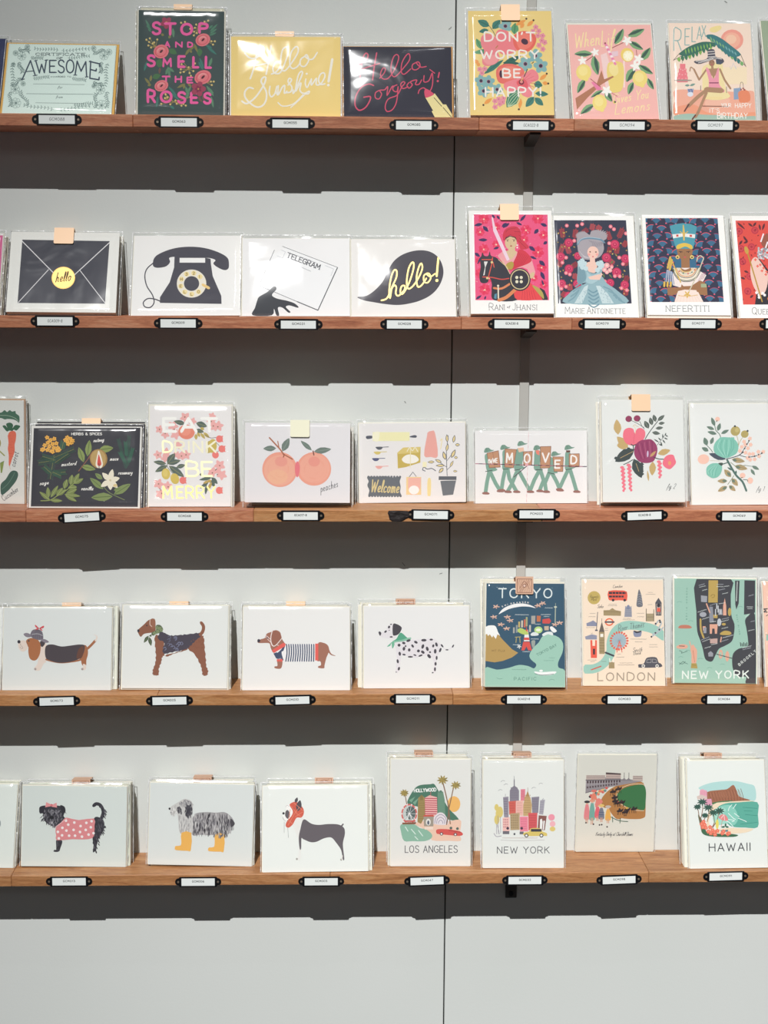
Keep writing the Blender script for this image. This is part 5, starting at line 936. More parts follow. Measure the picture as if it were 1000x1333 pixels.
def art_nymap():
    a = Art(860, 730, 6.667); k = '43444a'; m = 'a0c9b8'; p = 'e3ab94'; y = 'c0a45c'
    a.B(k, "305,170 605,170 605,300 612,480 640,560 638,640 620,710 560,750 510,775 480,830 455,880 425,885 390,860 370,780 345,700 318,620 308,450", 3)
    a.P(k, "722,178 815,180 818,460 780,470 722,478"); a.P(k, "640,182 680,182 675,380 655,435 645,390"); a.K('c8dccf', 6, "735,500 765,475 818,465"); a.B(k, "760,490 818,482 832,1080 745,1080 748,1020 680,1020 640,970 625,900 632,820 680,775 755,755 760,700 745,600 732,530", 3)
    a.R(y, 410, 180, 492, 374); a.K('8a7438', 4, "430,320 445,305 465,310 455,330 440,330"); a.L('2c2c32', 4, "410,376 492,376")
    a.T('e4eee8', 'NEW YORK', 198, 1030, 62, 11, tw=570, sp=2.2); a.L('e4eee8', 5, "660,190 655,360")
    a.P('9fa2aa', "345,312 400,318 398,372 348,368"); a.E('a8aab2', 366, 478, 30, 22); a.P('8f929c', "420,410 450,410 460,545 422,545"); a.L(p, 11, "395,385 425,460"); a.P(p, "540,400 553,335 566,400 570,485 540,485"); a.P('a8aab0', "500,430 530,430 535,480 500,480"); a.E(y, 597, 455, 15, 36); a.P(y, "455,480 492,480 492,510 458,508"); a.E('c4c8ce', 508, 546, 18, 34); a.P(p, "425,562 495,562 490,645 472,645 468,600 448,600 446,645 428,645"); a.P(p, "365,580 390,580 392,618 368,618"); a.P('9a9ca6', "372,590 398,590 398,640 372,640"); a.K(y, 16, "345,520 350,610 375,678"); a.E(y, 548, 562, 18, 11); a.B(y, "515,645 530,630 560,618 600,625 615,640 600,655 530,655"); a.P('c8a8a0', "430,690 495,685 495,728 432,728"); a.L(p, 10, "528,675 522,715"); a.P('9a9ca4', "415,812 438,795 460,815 458,842 420,842"); a.P(p, "400,160 400,160 400,161")
    for x, yy, h in ((480, 380, 50), (492, 400, 60), (470, 430, 60), (515, 440, 34)): a.R('c8ccd0', x, yy, x+9, yy+h)
    for i, (x0, x1, yy, rt) in enumerate(((325, 375, 225, -15), (330, 385, 242, -15), (355, 400, 270, -15), (480, 540, 215, 0), (480, 540, 235, 0), (545, 590, 235, -10), (500, 555, 265, -12), (530, 580, 298, -12), (320, 395, 458, -18), (425, 475, 400, -20), (500, 560, 385, -10), (360, 420, 520, -18), (530, 592, 520, -15), (525, 590, 540, -15), (530, 585, 600, -12), (355, 425, 700, -22), (365, 430, 715, -22), (540, 630, 680, -15), (530, 590, 712, -18), (440, 495, 740, -10), (385, 440, 770, -15), (760, 805, 315, -15), (745, 800, 410, 0), (750, 795, 425, 0), (780, 815, 540, -10), (760, 815, 620, -12), (710, 790, 770, -15), (715, 785, 785, -15), (430, 480, 545, -10))): a.squig('dde4e2' if i % 3 else 'b8bcc4', x0, x1, yy, 9, 2.6, rt)
    for i, c in enumerate('BROOKLYN'[:7]): a.T('dfe6e2', c, 690+i*22, 925-i*19, 22, 4, tw=15, rot=-38)
    for i, c in enumerate('HUDSON RIVER'): a.T('6f9c8c', c, 218, 250+i*24, 10, 2.6, tw=None if c == 'I' else 9, rot=90)
    for i, c in enumerate('EAST RIVER'): a.T('6f9c8c', c, 655+i*3, 480+i*18, 9, 2.6, tw=None if c == 'I' else 9, rot=90)
    a.B('c47c68', "155,585 180,570 240,570 270,588 255,598 165,598"); a.B(p, "145,750 190,735 235,745 230,770 180,775 145,768"); a.L('4a4448', 6, "165,750 210,752"); a.K('4a6a60', 4, "165,790 190,800 185,812 235,795"); a.K('4a6a60', 4, "170,910 200,885 215,895 240,905"); a.K('4a6a60', 4, "165,895 195,905 220,885")
    a.B(p, "262,760 285,738 300,760 318,785 320,830 312,898 275,898 272,830 265,795", 3); a.K(p, 9, "268,760 252,710"); a.L('b8785f', 4, "285,790 300,890"); a.P('b09a58', "272,900 318,900 326,945 268,942"); a.K('8a7438', 3, "278,915 320,918")
    a.L('5a5c60', 8, "490,822 622,858"); a.E(p, 525, 822, 18, 40); a.E(p, 582, 840, 17, 46); a.E(m, 525, 824, 7, 22); a.L('5a5c60', 6, "490,822 622,858")
    for i in range(5): a.L('33343a', 7, [(698+i*13, 752), (694+i*14, 722+i % 2*8)])
    for x, yy in nums("160,370 260,535 180,845 430,940 540,910 690,410 350,860 240,790"): a.K('7fae9e', 4, [(x-20, yy+3), (x, yy-4), (x+20, yy+2)])
    return a
def art_parisedge():
    a = Art(970, 740, 7); a.P('f0c4ae', "155,135 800,135 860,1060 215,1060"); a.T('3f3f46', 'M', 198, 400, 40, 10, tw=30, rot=-90); a.squig('55555a', 190, 240, 430, 14, 6, 0); a.R('96c2b0', 195, 610, 240, 660); a.L('6f9c88', 5, "192,605 240,608")
    return a
def art_whiteedge():
    a = Art(0, 1000, 5.556); a.E('8f9896', -4, 405, 10, 26)
    return a
def fur(a, pts, c, w, L, ang, n, seed, jit=.35):
    r = random.Random(seed); p = nums(pts); xs = [q[0] for q in p]; ys = [q[1] for q in p]
    def inside(x, y):
        k = False
        for i in range(len(p)):
            (x1, y1), (x2, y2) = p[i-1], p[i]
            if (y1 > y) != (y2 > y) and x < (x2-x1)*(y-y1)/(y2-y1)+x1: k = not k
        return k
    i = 0; g = 0
    while i < n and g < n*20:
        g += 1; x, y = r.uniform(min(xs), max(xs)), r.uniform(min(ys), max(ys))
        if not inside(x, y): continue
        t = math.radians(ang)+r.uniform(-jit, jit); a.leaf(r.choice(c), x, y, x+L*math.cos(t), y+L*math.sin(t), w); i += 1
def art_affen():
    a = Art(0, 1000, 5.556); k = ['33323a', '44424a', '2a2930', '5a5860']
    a.B('37363e', "680,368 730,365 755,400 745,460 715,510 700,560 690,600 670,612 675,560 668,500"); fur(a, "685,365 745,365 760,420 740,480 710,540 690,605 665,600 672,500", k, 7, 24, 70, 110, 1)
    a.K('37363e', 24, "735,365 748,320 730,275 700,262 680,275", False); fur(a, "720,370 735,320 715,275 735,265 765,310 760,360", k, 6, 20, 60, 40, 2)
    a.B('37363e', "405,525 448,530 435,580 420,608 385,608 390,595 405,590"); fur(a, "408,525 448,525 430,590 405,590", k, 6, 16, 100, 30, 3)
    a.B('3a3941', "295,290 320,275 360,280 420,275 465,290 472,320 460,350 470,370 430,410 395,430 350,410 320,380 310,330 288,320"); fur(a, "300,290 460,285 475,360 430,420 370,410 320,380", k+['8a888e', '6e6c74'], 7, 34, 95, 150, 4, .8)
    a.B('2f2e36', "288,290 310,278 325,290 318,325 290,330"); a.B('2f2e36', "440,272 470,285 475,320 455,325 440,300")
    a.E('1e1e24', 376, 362, 16, 12); fur(a, "350,300 410,300 400,330 355,330", ['8c8a90', '77757c'], 5, 20, 60, 16, 5, 1.2); a.dots('1c1c22', 5, "356,335 398,333"); fur(a, "360,385 395,385 390,425 365,420", ['b8b6ba', '9c9aa0'], 5, 20, 92, 14, 6)
    a.B('e18f92', "485,362 570,380 680,368 684,420 682,470 668,510 600,520 520,518 410,526 405,490 402,440 440,400 465,372", 2)
    a.dots('f6eeec', 10, "478,384 538,398 625,400 663,388 494,413 583,423 657,432 451,436 480,456 532,451 620,451 418,465 578,466 676,475 448,490 499,493 542,493 592,500 640,485 424,512")
    a.L('f0c4c4', 5, "402,430 485,368"); a.P('e89a9c', "375,268 338,250 330,288 372,280 378,284 415,290 412,254 380,270"); a.E('d8787e', 376, 272, 9, 9)
    return a
def art_oes():
    a = Art(185, 1000, 6.25); r_ = ['8f8c90', '6a676c', '4c4a50', 'b4b2b4', '38363c', 'd0cecc']
    a.B('a5a2a3', "430,385 520,368 600,372 670,368 720,400 750,455 720,500 700,550 640,548 560,555 480,552 410,555 395,480"); fur(a, "420,370 600,365 680,365 730,400 755,450 715,520 690,540 600,525 420,530 395,450", r_, 7, 46, 92, 330, 1, .15)
    a.B('4a484e', "720,420 755,460 725,490"); a.B('cfcecb', "290,290 350,260 410,290 410,400 405,540 310,540 295,440 285,380 240,395 228,350 235,325"); fur(a, "295,380 400,390 400,500 310,510", ['c4c2c0', 'dddbd8', 'a8a6a6'], 7, 40, 88, 90, 2, .15)
    fur(a, "240,330 290,300 300,370 260,385 235,370", ['d8d7d4', 'e4e3e0', 'bcbab8'], 8, 30, 100, 40, 3, .5); fur(a, "295,285 350,258 405,275 400,310 320,310", ['a09ea0', '77747a', 'bdbbba'], 8, 30, 70, 60, 4, .5)
    fur(a, "355,300 405,295 410,370 380,395 355,370", ['3c3a42', '55535a', '47454c'], 9, 34, 95, 60, 5, .25); fur(a, "290,320 325,315 325,370 295,370", ['6a686e', '4c4a50'], 8, 26, 95, 24, 6, .25); a.E('232228', 225, 340, 8, 9); a.dots('8a888c', 5, "235,372")
    o = 'f0b85e'; a.B(o, "320,535 400,535 395,675 370,682 275,676 264,660 272,642 312,638 318,600", 2); a.B(o, "595,548 668,548 664,685 640,690 545,686 536,670 545,655 585,650 590,600", 2); fur(a, "575,520 690,520 700,560 580,560", r_[:4], 6, 28, 92, 40, 7, .2)
    return a
def art_boston():
    a = Art(335, 1000, 6.25); k = '625b60'; w = 'e6e5e0'
    a.B(w, "320,400 375,415 365,520 355,600 350,745 320,750 308,742 330,720 335,600 300,500 290,450"); a.B(k, "378,420 440,455 500,465 580,458 660,462 705,490 712,540 695,620 705,740 692,742 680,670 640,610 600,568 540,575 480,602 430,605 370,580 358,575 354,658 342,658 336,570 350,500", 4)
    a.L(k, 12, "685,475 698,460"); a.dots('a8a49c', 9, "318,742 680,747"); a.L('ded9d2', 8, "690,715 685,745")
    a.B('f2f0ec', "232,310 260,300 290,350 280,400 250,425 225,435 208,400 215,385 235,400 228,360 240,345"); a.B(k, "235,352 252,345 268,380 250,415 232,400 228,375"); a.dots('2c2a30', 10, "215,371"); a.K('a8a6a8', 3, "232,320 245,305 262,315"); a.K('8a888c', 3, "208,400 215,420 232,435")
    a.B('cf5c48', "265,300 310,275 340,290 375,330 380,370 360,405 320,408 290,460 255,488 232,475 240,440 280,390 290,350", 4); a.leaf('4c484e', 330, 355, 352, 262, 46); a.leaf('4c484e', 312, 285, 330, 240, 26)
    for v in ("275,310 330,380 360,400", "300,285 375,350", "345,320 300,380 250,470", "370,360 310,400", "270,340 250,440", "260,430 285,455"): a.L('e08a70', 4, v)
    a.L('7a787c', 2.5, "220,440 218,530"); a.L('7a787c', 2.5, "248,488 252,570"); a.dots('8a4a44', 4, "248,430 262,400 300,330")
    return a
def art_la():
    a = Art(490, 960, 6.35); G = '4f7a66'
    a.E('f0ba6c', 640, 552, 54, 66); a.B(G, "255,530 310,430 360,395 440,388 475,385 505,430 545,500 600,590 660,650 680,685 600,680 420,600 330,570 280,560", 3); a.P('7fa890', "270,520 320,490 290,540"); a.P('7fa890', "300,540 350,500 320,560")
    a.T('f4f4f0', 'HOLLYWOOD', 312, 454, 26, 6, tw=180, rot=-3)
    a.B('eec8b2', "320,715 400,690 560,700 690,680 700,740 690,800 700,855 600,855 460,850 440,780 380,750", 3); a.B('8fbaa4', "205,720 310,718 360,750 410,760 460,800 455,835 400,858 300,858 230,855 205,780", 3)
    for v in ("240,740 262,775", "290,760 325,800", "350,770 385,815", "320,820 345,845"): a.L('dcebe2', 7, v)
    a.E('4c5c5a', 275, 635, 58, 78); a.E('d86a64', 272, 632, 66, 82, n=24); a.E('c4ccc8', 272, 632, 54, 70, n=24); a.E('5c6a68', 285, 625, 40, 56, n=20)
    for i in range(10): t = i*.628; a.L('e8eceb', 2.5, [(273, 632), (273+52*math.cos(t), 632+68*math.sin(t))]); a.dots('f4dedb', 7, [(272+62*math.cos(t), 632+78*math.sin(t))])
    a.L('f0eeec', 6, "270,625 250,690"); a.L('f0eeec', 6, "275,625 300,690"); a.L('c86058', 12, "238,692 318,692"); a.P('8a5a44', "215,705 330,700 325,718 215,720")
    a.P('a08a58', "345,500 375,478 400,500 405,650 370,715 340,700"); a.P('8a7a4c', "360,490 372,472 385,490 385,520 360,520")
    for i in range(8): a.L('8a7a48', 3, [(348, 545+i*18), (400, 545+i*18)])
    a.P('edb6b0', "400,500 440,478 500,495 505,650 405,645"); 
    for i in range(8): a.L('b8485a', 7, [(402, 505+i*18), (500, 507+i*18)])
    a.L('c8606c', 4, "448,478 448,450"); a.P('6f947e', "505,455 550,448 565,520 570,650 510,640"); a.P('5c8270', "520,440 538,438 545,455 515,458")
    a.B('e6dde0', "475,715 480,660 510,625 550,625 580,660 590,720", 3)
    for q in (44, 30, 16): a.K('9a93a4', 5, [(532-q*1.1, 712), (532-q*.9, 712-q*1.1), (532, 712-q*1.7), (532+q*.9, 712-q*1.1), (532+q*1.1, 712)])
    a.P('a39a8c', "390,655 475,655 472,735 395,735"); a.P('cc5548', "385,655 395,642 470,640 480,655"); a.E('e8e6e0', 430, 700, 20, 28); a.E('5a6070', 430, 705, 9, 18); a.P('f0dccc', "400,740 470,740 470,762 400,762")
    for s, w_ in (("548,375 575,480 598,600 582,720", 9), ("635,420 610,540 600,600 612,715", 8), ("238,480 250,550", 7)): a.K('8a6a54', w_, s)
    for x, y, q in ((545, 352, 48), (655, 396, 44), (230, 460, 38)):
        for i in range(9): t = i*.7+.2; a.leaf('b09a58' if i % 2 else '94844c', x, y, x+q*math.cos(t), y+q*.85*math.sin(t), 15)
    a.B('d85a54', "495,770 520,758 600,760 650,768 700,780 718,802 690,815 600,808 520,800 500,795", 3); a.dots('34343c', 14, "540,798 655,803"); a.dots('f0ece8', 8, "540,798 655,803"); a.dots('5a6a60', 12, "618,750 672,755"); a.L('9a3c3c', 4, "600,770 700,785")
    a.T('5c5c60', 'LOS ANGELES', 240, 952, 56, 6, tw=432, sp=1.5)
    return a
def art_nysky():
    a = Art(615, 960, 6.35); g = '8a8490'
    def bld(c, pts, win=None, wc='6f6a78'):
        a.P(c, pts); p = nums(pts); x0, x1 = min(q[0] for q in p), max(q[0] for q in p); y0, y1 = min(q[1] for q in p), max(q[1] for q in p)
        if win:
            for i in range(win):
                for j in range(int((y1-y0-20)/20)): a.R(wc, x0+8+i*(x1-x0-16)/win, y0+16+j*20, x0+8+(i+.5)*(x1-x0-16)/win, y0+26+j*20)
    bld('968f9c', "253,495 298,490 300,665 262,660", 3); bld(g, "308,440 325,415 345,398 368,415 385,440 385,530 308,530", 5, '76707e'); a.L('77727e', 8, "345,405 345,350"); a.L('77727e', 3, "345,350 343,320"); a.L('77727e', 3, "272,490 272,468")
    bld('e08494', "398,430 436,428 436,525 398,525", 2, 'c46a7c'); bld('c8a878', "420,560 432,500 455,460 480,500 492,560 488,650 420,650", 5, 'a88858'); a.P('b08a5c', "440,490 456,440 472,490"); a.L('8a7050', 3, "457,450 457,415")
    bld('8d8794', "488,495 552,490 545,625 495,625", 4, '77717f'); bld('a9a6b0', "560,520 600,515 585,640 552,635", 3, '8c8894'); a.L('8a8694', 4, "578,520 586,505")
    bld('d4685c', "300,530 360,525 360,640 305,640", 4, 'b8524c'); bld('ecb8ac', "362,525 422,522 418,650 362,645", 4, 'd49a90')
    bld('b8a07c', "312,630 390,625 392,765 315,768", 4, '8f7a58'); bld('f0c0b8', "250,665 308,660 310,775 252,775", 3, 'b8707c'); bld('ee8ca0', "392,655 460,655 462,778 395,778", 4, 'd06a84'); bld('d85f62', "462,625 538,625 535,760 465,770", 5, 'b8484e')
    a.P('8a5a54', "548,645 615,650 600,768 540,765"); a.P('f0f0ec', "560,680 574,672 582,700 575,765 558,765"); a.P('f0f0ec', "588,690 600,690 592,765 582,765"); a.dots('4a3a4c', 12, "293,752 408,752")
    for x, y, rx, ry, c in ((200, 580, 18, 28, 'dcc878'), (228, 618, 26, 46, 'dcc878'), (203, 680, 22, 40, 'dcc878'), (208, 630, 16, 30, 'dcc878'), (655, 662, 27, 27, 'ee98a8'), (664, 716, 24, 24, 'f2b4bc'), (664, 758, 24, 20, 'e0c878')): a.E(c, x, y, rx, ry)
    for s in ("200,720 200,800", "212,650 215,800", "232,660 235,790", "205,720 225,800"): a.L('8f8494', 3.5, s)
    a.K('9a90a0', 5, "180,795 200,820 240,815"); a.R('6f6c74', 252, 775, 306, 800); a.R('6f6c74', 392, 780, 425, 802); a.R('44444c', 342, 792, 356, 808)
    a.B('dcc46c', "425,790 470,778 485,752 560,752 580,778 615,792 618,815 600,815 440,815", 3); a.R('3f3f48', 485, 758, 572, 780); a.dots('34343c', 17, "448,812 572,812"); a.dots('f0eee8', 10, "448,812 572,812")
    a.K('b8b0b0', 3, "235,850 400,855 600,848"); a.squig('c0a8a0', 250, 540, 832, 6, 2.5)
    for x, y in ((250, 360), (228, 435), (562, 382), (505, 416), (275, 388)): a.K('8a8a90', 3, [(x-16, y+8), (x, y-3), (x+18, y+2)])
    a.T('55555b', 'NEW YORK', 208, 958, 52, 6, tw=430, sp=1.8)
    return a
def art_derby():
    a = Art(740, 960, 6.35); r = random.Random(8)
    a.B('b8824c', "270,500 320,430 400,380 500,365 620,360 640,600 620,650 540,658 440,650 370,620 340,570 290,560", 3); a.B('b8824c', "330,540 370,600 440,650 400,655 350,600"); a.B('3f7a4c', "405,450 450,405 530,380 615,375 640,420 640,500 630,580 570,575 490,560 430,520 405,490", 4); a.K('e8dcc0', 4, "625,370 520,370 420,410 400,460 410,510 480,560 560,585 625,588")
    a.P('9a9498', "140,330 430,300 430,330 520,330 615,345 500,365 300,400 140,445"); a.P('c8b8b0', "142,295 300,295 300,330 142,332"); a.P('c8b4ac', "305,285 430,290 430,325 305,325"); a.P('5a4a4c', "305,272 430,280 430,292 305,288"); a.P('c4b4ac', "530,300 612,300 612,345 530,340")
    for y in (302, 318): a.L('7a6a6c', 3, [(145, y), (298, y)]); a.L('7a6a6c', 3, [(308, y+5), (428, y+5)]); a.L('7a6a6c', 3, [(532, y+4), (610, y+4)])
    for i in range(13): x = 150+i*22; a.R('4a3a40', x, 342-i*.5, x+13, 362-i*.7); a.L('b8b0b4', 4, [(x-6, 345), (x-6, 380-i*2)])
    for i in range(12): x = 150+i*22; a.R('5a4a50', x, 388-i*2.6, x+12, 404-i*2.7)
    a.L('4a4448', 5, "140,335 440,332"); a.L('6a6468', 4, "140,440 330,395"); a.P('8a8488', "440,330 460,318 475,335 495,318 520,340 445,342"); a.L('4a4448', 4, "458,320 458,275"); a.L('4a4448', 4, "497,320 497,275")
    for x, y, c in ((405, 525, 'd04848'), (440, 520, '4a3a3c'), (380, 480, '4a3a3c'), (365, 432, '5a4438'), (410, 410, '5a4438'), (425, 590, '3a3034'), (485, 580, 'd8b050'), (540, 575, '3a3034'), (470, 600, '4a3a3c'), (385, 510, '3a3034')):
        a.B('33292c', [(x-24, y), (x-4, y-10), (x+18, y-12), (x+30, y-22), (x+28, y-2), (x+14, y+8), (x-16, y+10)]); a.E(c, x, y-14, 9, 9)
        for k in (-14, -4, 10, 18): a.L('33292c', 3.5, [(x+k, y+4), (x+k+r.uniform(-9, 9), y+32)])
    for i in range(16): a.E(r.choice(['e88870', 'e8b080', '6a9a94', 'd86a64', '3a3440', 'e8c880']), 180+i*9+r.uniform(-6, 6), 470-i*4+r.uniform(-14, 14), 12, 11)
    for x, y, h, c, hc in ((155, 540, 150, 'e58a90', '3c3a40'), (198, 530, 170, '7ab0a4', 'e8a088'), (210, 450, 60, 'e88870', 'e07a70'), (243, 560, 110, 'e86a78', 'e06a80'), (275, 570, 110, '7a8090', 'e8c878'), (330, 580, 110, 'ecb45c', 'c8c0b8')): a.B(c, [(x-12, y), (x+12, y), (x+24, y+h*.75), (x-22, y+h*.75)]); a.E('e8bca0', x, y-16, 10, 12); a.E(hc, x, y-25, 24, 11); a.L('d8a890', 7, [(x-5, y+h*.7), (x-5, y+h)]); a.L('d8a890', 7, [(x+7, y+h*.7), (x+7, y+h)])
    for y in (600, 620): a.L('4a5a7a', 4, [(255, y), (298, y+3)])
    a.B('e88a80', "228,500 255,485 285,515 255,540 225,560"); a.K('4a6a58', 6, "355,640 420,670 495,678"); a.L('4a6a58', 6, "368,640 370,682"); a.L('4a6a58', 6, "432,650 430,690"); a.dots('3a3034', 7, "212,700 262,706 280,704 325,722 150,688")
    a.T('5a5a5c', 'Kentucky Derby at Churchill Downs', 232, 796, 30, 3, tw=302, slant=.35)
    return a
def art_hawaii():
    a = Art(860, 960, 6.35)
    a.B('b4dad6', "320,415 430,375 600,362 720,385 780,410 785,520 700,525 500,540 380,520 330,440", 4); a.B('a26a50', "385,455 480,438 550,430 600,395 625,430 650,490 745,522 640,530 500,535 420,550 385,520", 3)
    for i in range(12): a.K('7f4e3c', 4, [(400+i*24, 460-i*3), (408+i*25, 490), (420+i*24, 525)]); a.K('b87f64', 3, [(410+i*22, 460-i*2), (420+i*23, 500)])
    a.B('4f7a50', "420,545 500,530 600,525 560,535 440,560"); a.B('f0dcc0', "430,560 560,535 740,525 760,535 580,548 480,590 420,650 400,700 440,760 560,750 700,755 770,760 700,790 560,800 430,790 380,700", 3)
    a.B('5fae9c', "470,585 540,548 640,540 800,538 805,640 803,745 700,748 590,740 540,700 500,650", 3); a.B('8ccdbc', "480,590 560,560 620,600 640,680 600,730 540,690"); a.B('a6dccc', "430,620 490,580 540,600 520,640 560,700 520,720 450,720")
    for v in ("560,610 570,580 590,560", "600,590 625,555", "560,630 600,670 620,680", "610,630 650,660", "590,700 610,690 560,680", "640,670 690,690 710,700", "500,680 560,700 600,740"): a.K('eef8f4', 5, v)
    for v in ("680,580 800,590", "700,640 800,650", "690,610 760,612", "660,720 800,705"): a.K('3f8f80', 4, v)
    a.P('e8a8b8', "325,440 345,430 385,445 385,510 325,500"); a.P('d8c4bc', "300,490 340,475 385,495 385,515 305,515"); a.P('dfa0b8', "360,515 420,510 428,560 395,575 365,555")
    for i in range(5): a.L('c87c98', 2.5, [(330+i*12, 445), (330+i*12, 480)])
    a.B('3f6a4c', "310,640 350,700 380,780 500,800 580,800 640,810 600,825 430,822 350,800 330,740", 3)
    for s in ("345,540 348,600 330,690", "390,590 400,640 385,700", "435,620 445,700 430,740", "480,610 470,680 430,750", "310,600 320,660 340,770", "368,650 360,700"): a.K('8a6048', 6, s)
    for x, y, q in ((345, 535, 46), (395, 580, 46), (435, 622, 42), (487, 608, 44), (305, 575, 34), (368, 645, 32)):
        for i in range(9): t = i*.7+.15; a.leaf('33584c', x, y, x+q*math.cos(t), y+q*.75*math.sin(t)+4, 13)
    a.L('c8806c', 4, "515,670 500,740"); a.B('e48a88', "480,668 495,645 522,638 550,660 556,690 520,690", 3); a.L('f4dcd8', 5, "522,642 500,672"); a.L('f4dcd8', 5, "524,642 530,688"); a.E('e8d868', 468, 720, 13, 40)
    a.P('5f8a90', "495,770 560,765 555,782 500,785"); a.leaves('2f6a50', 16, "535,740,500,745 535,740,565,745 535,740,540,710")
    for x, y in nums("355,700 365,725 350,745 375,750 410,745 395,780 415,795 445,785 450,805 510,795 520,780 555,800 470,775 565,795 430,770 340,720"): a.flower('ec7a62', x, y, 17, 5, 'f8b8a0', x % 60, .55)
    a.T('44464a', 'HAWAII', 403, 943, 62, 8, tw=338, sp=1.9, rot=-1)
    return a

# ---------------------------------------------------------------- the wall
XL, XR, ZT, ZB = -1.6, 1.8, .75, -1.75
SEAM = .153; TILT = 0.0
backer = tag(box('wall_back', XL, XR, .010, .03, ZB, ZT, simple('dark_gap', hexc('1c1a1c'), .9)), kind='structure')
for x0, x1 in ((XL, SEAM-.0009), (SEAM+.0009, XR)):
    box('wall_panel', x0, x1, 0, .0099, ZB, ZT, WALL, backer, b=.0006)
for px, py, dx, dy in ((585, 38, 2.2, -2.5), (944, 2, 2, 1), (527, 523, 1, 1), (524, 733, 3, 3), (573, 747, 2, -1)):
    p = on_y(px, py, 0); q = on_y(px+dx, py+dy, 0)
    k = (q-p).normalized()*.0015; n_ = Vector((-k.z, 0, k.x))*.5
    pts = [p-k, p+n_, q+k, q-n_]; link('paint_chip', [(a.x, -.0003, a.z) for a in pts], [(0, 1, 2, 3)], simple('chip_shade', hexc('8f918e'), .8), backer)

tag(box('floor', XL, XR, -6.0, -.0005, ZB-.02, ZB, simple('dark_carpet', hexc('4c4d50'), .95)), kind='structure')

# ---------------------------------------------------------------- shelves
DEP, THK = .0815, .0152
EDGE = [((0, 146.5), (590, 154.5), (970, 155.7)), ((0, 410.5), (590, 414), (970, 414.2)), ((0, 665), (590, 663), (970, 664.5)),
        ((0, 905), (590, 902.5), (970, 902.5)), ((0, 1139.7), (590, 1137.5), (970, 1133.8))]
SHELF = []
for e in EDGE:
    ps = [on_y(x, y, -DEP) for x, y in e]
    mx_ = sum(p.x for p in ps)/3; mz = sum(p.z for p in ps)/3
    sl = sum((p.x-mx_)*(p.z-mz) for p in ps)/sum((p.x-mx_)**2 for p in ps)
    SHELF.append((mz-sl*mx_, sl))
def ztop(row, x): return SHELF[row][0]+SHELF[row][1]*x
JOINTS = [[624, 748], [601, 745], [330, 706], [205, 590], [430, 845]]
SHELF_LABEL = ['topmost wooden shelf holding the certificate and floral birthday cards', 'second wooden shelf from the top holding the telephone and queen portrait cards',
 'middle wooden shelf with a charred knot holding the herb and peach cards', 'fourth wooden shelf from the top holding the first dog cards and city map cards',
 'lowest wooden shelf holding the raincoat dogs and skyline cards']
WSEL = [0, 0, 0, 1, 2]
for r, (z0, sl) in enumerate(SHELF):
    root = empty('wall_shelf', Matrix.Translation((0, 0, z0)) @ Matrix.Rotation(-math.atan(sl), 4, 'Y'))
    tag(root, SHELF_LABEL[r], 'shelf', 'wooden ledges on the wall')
    xs = [-.78] + [on_y(x, EDGE[r][1][1], -DEP).x for x in JOINTS[r]] + [1.02]
    rnd = random.Random(r)
    for a, b_ in zip(xs, xs[1:]):
        parts_ = [a, b_]
        if b_-a > .5: parts_ = [a, a+(b_-a)*rnd.uniform(.42, .58), b_]
        for c_, d_ in zip(parts_, parts_[1:]):
            box('stave', c_+.00012, d_-.00012, -DEP+rnd.uniform(0, .0003), -.0003, -THK, 0, WOODS[(WSEL[r]+rnd.randint(0, 5)//5) % 3 if r < 3 else WSEL[r]], root, b=.0008)
    if r == 2:      # the charred knot on the front edge of the middle shelf
        kn = []
        rk = random.Random(3)
        c0 = on_y(519, 671, -DEP)
        rings = [(1.0, 0), (.82, -.0011), (.5, -.0014), (.2, -.0007)]
        for s_, yy in rings:
            for i in range(18):
                t = 2*math.pi*i/18; rr_ = s_*(1+.14*math.sin(3*t+1)+rk.uniform(-.08, .08))
                kn.append((c0.x+rr_*math.cos(t)*.0145, -DEP+yy-.0001+rk.uniform(-.0003, .0003)*(s_ < 1), max(min(c0.z-z0+rr_*math.sin(t)*.0085, -.0006), -THK+.0002)))
        kn.append((c0.x, -DEP-.0005, c0.z-z0))
        fs = [(j*18+i, j*18+(i+1) % 18, (j+1)*18+(i+1) % 18, (j+1)*18+i) for j in range(3) for i in range(18)] + [(54+i, 54+(i+1) % 18, 72) for i in range(18)]
        tag(fix_normals(link('knot', kn, fs, CHAR, root)), 'charred black knot in the front edge')

# ---------------------------------------------------------------- steel shelf standard with a bracket under every shelf
sx0 = on_y(682.5, 240, -.003).x; sx1 = on_y(678.7, 975, -.003).x; sxm = (sx0+sx1)/2
std = empty('shelf_standard', Matrix.Translation((sxm, 0, ZT)))
tag(std, 'grey steel upright strip running down the wall behind the shelves', 'shelf support')
zb_ = ztop(4, sxm)-.03
cuts = sorted([ztop(r, sxm) for r in range(5)], reverse=True)
zz = ZT
for c_ in cuts:
    seg = box('channel', -.0062, .0062, -.0042, -.0002, c_+.0004-ZT, zz-ZT, STEEL, std, b=.0006)
    zz = c_-THK-.0004
box('channel', -.0062, .0062, -.0042, -.0002, zb_-ZT, zz-ZT, STEELD, std, b=.0006)
for r, c_ in enumerate(cuts):
    zc = c_-THK-.0006-ZT
    extrude_pts = [(-.0068, zc), (.0068, zc), (.0068, zc-.003), (-.0068, zc-.003)]
    v = [(-.0068, -.0045, zc), (.0068, -.0045, zc), (.0068, -.066, zc), (-.0068, -.066, zc), (-.0068, -.0045, zc-.012), (.0068, -.0045, zc-.012), (.0068, -.066, zc-.0025), (-.0068, -.066, zc-.0025)]
    f = [(0, 1, 2, 3), (4, 5, 6, 7), (0, 1, 5, 4), (1, 2, 6, 5), (2, 3, 7, 6), (3, 0, 4, 7)]
    fix_normals(link('bracket_arm', v, f, STEELD, std))
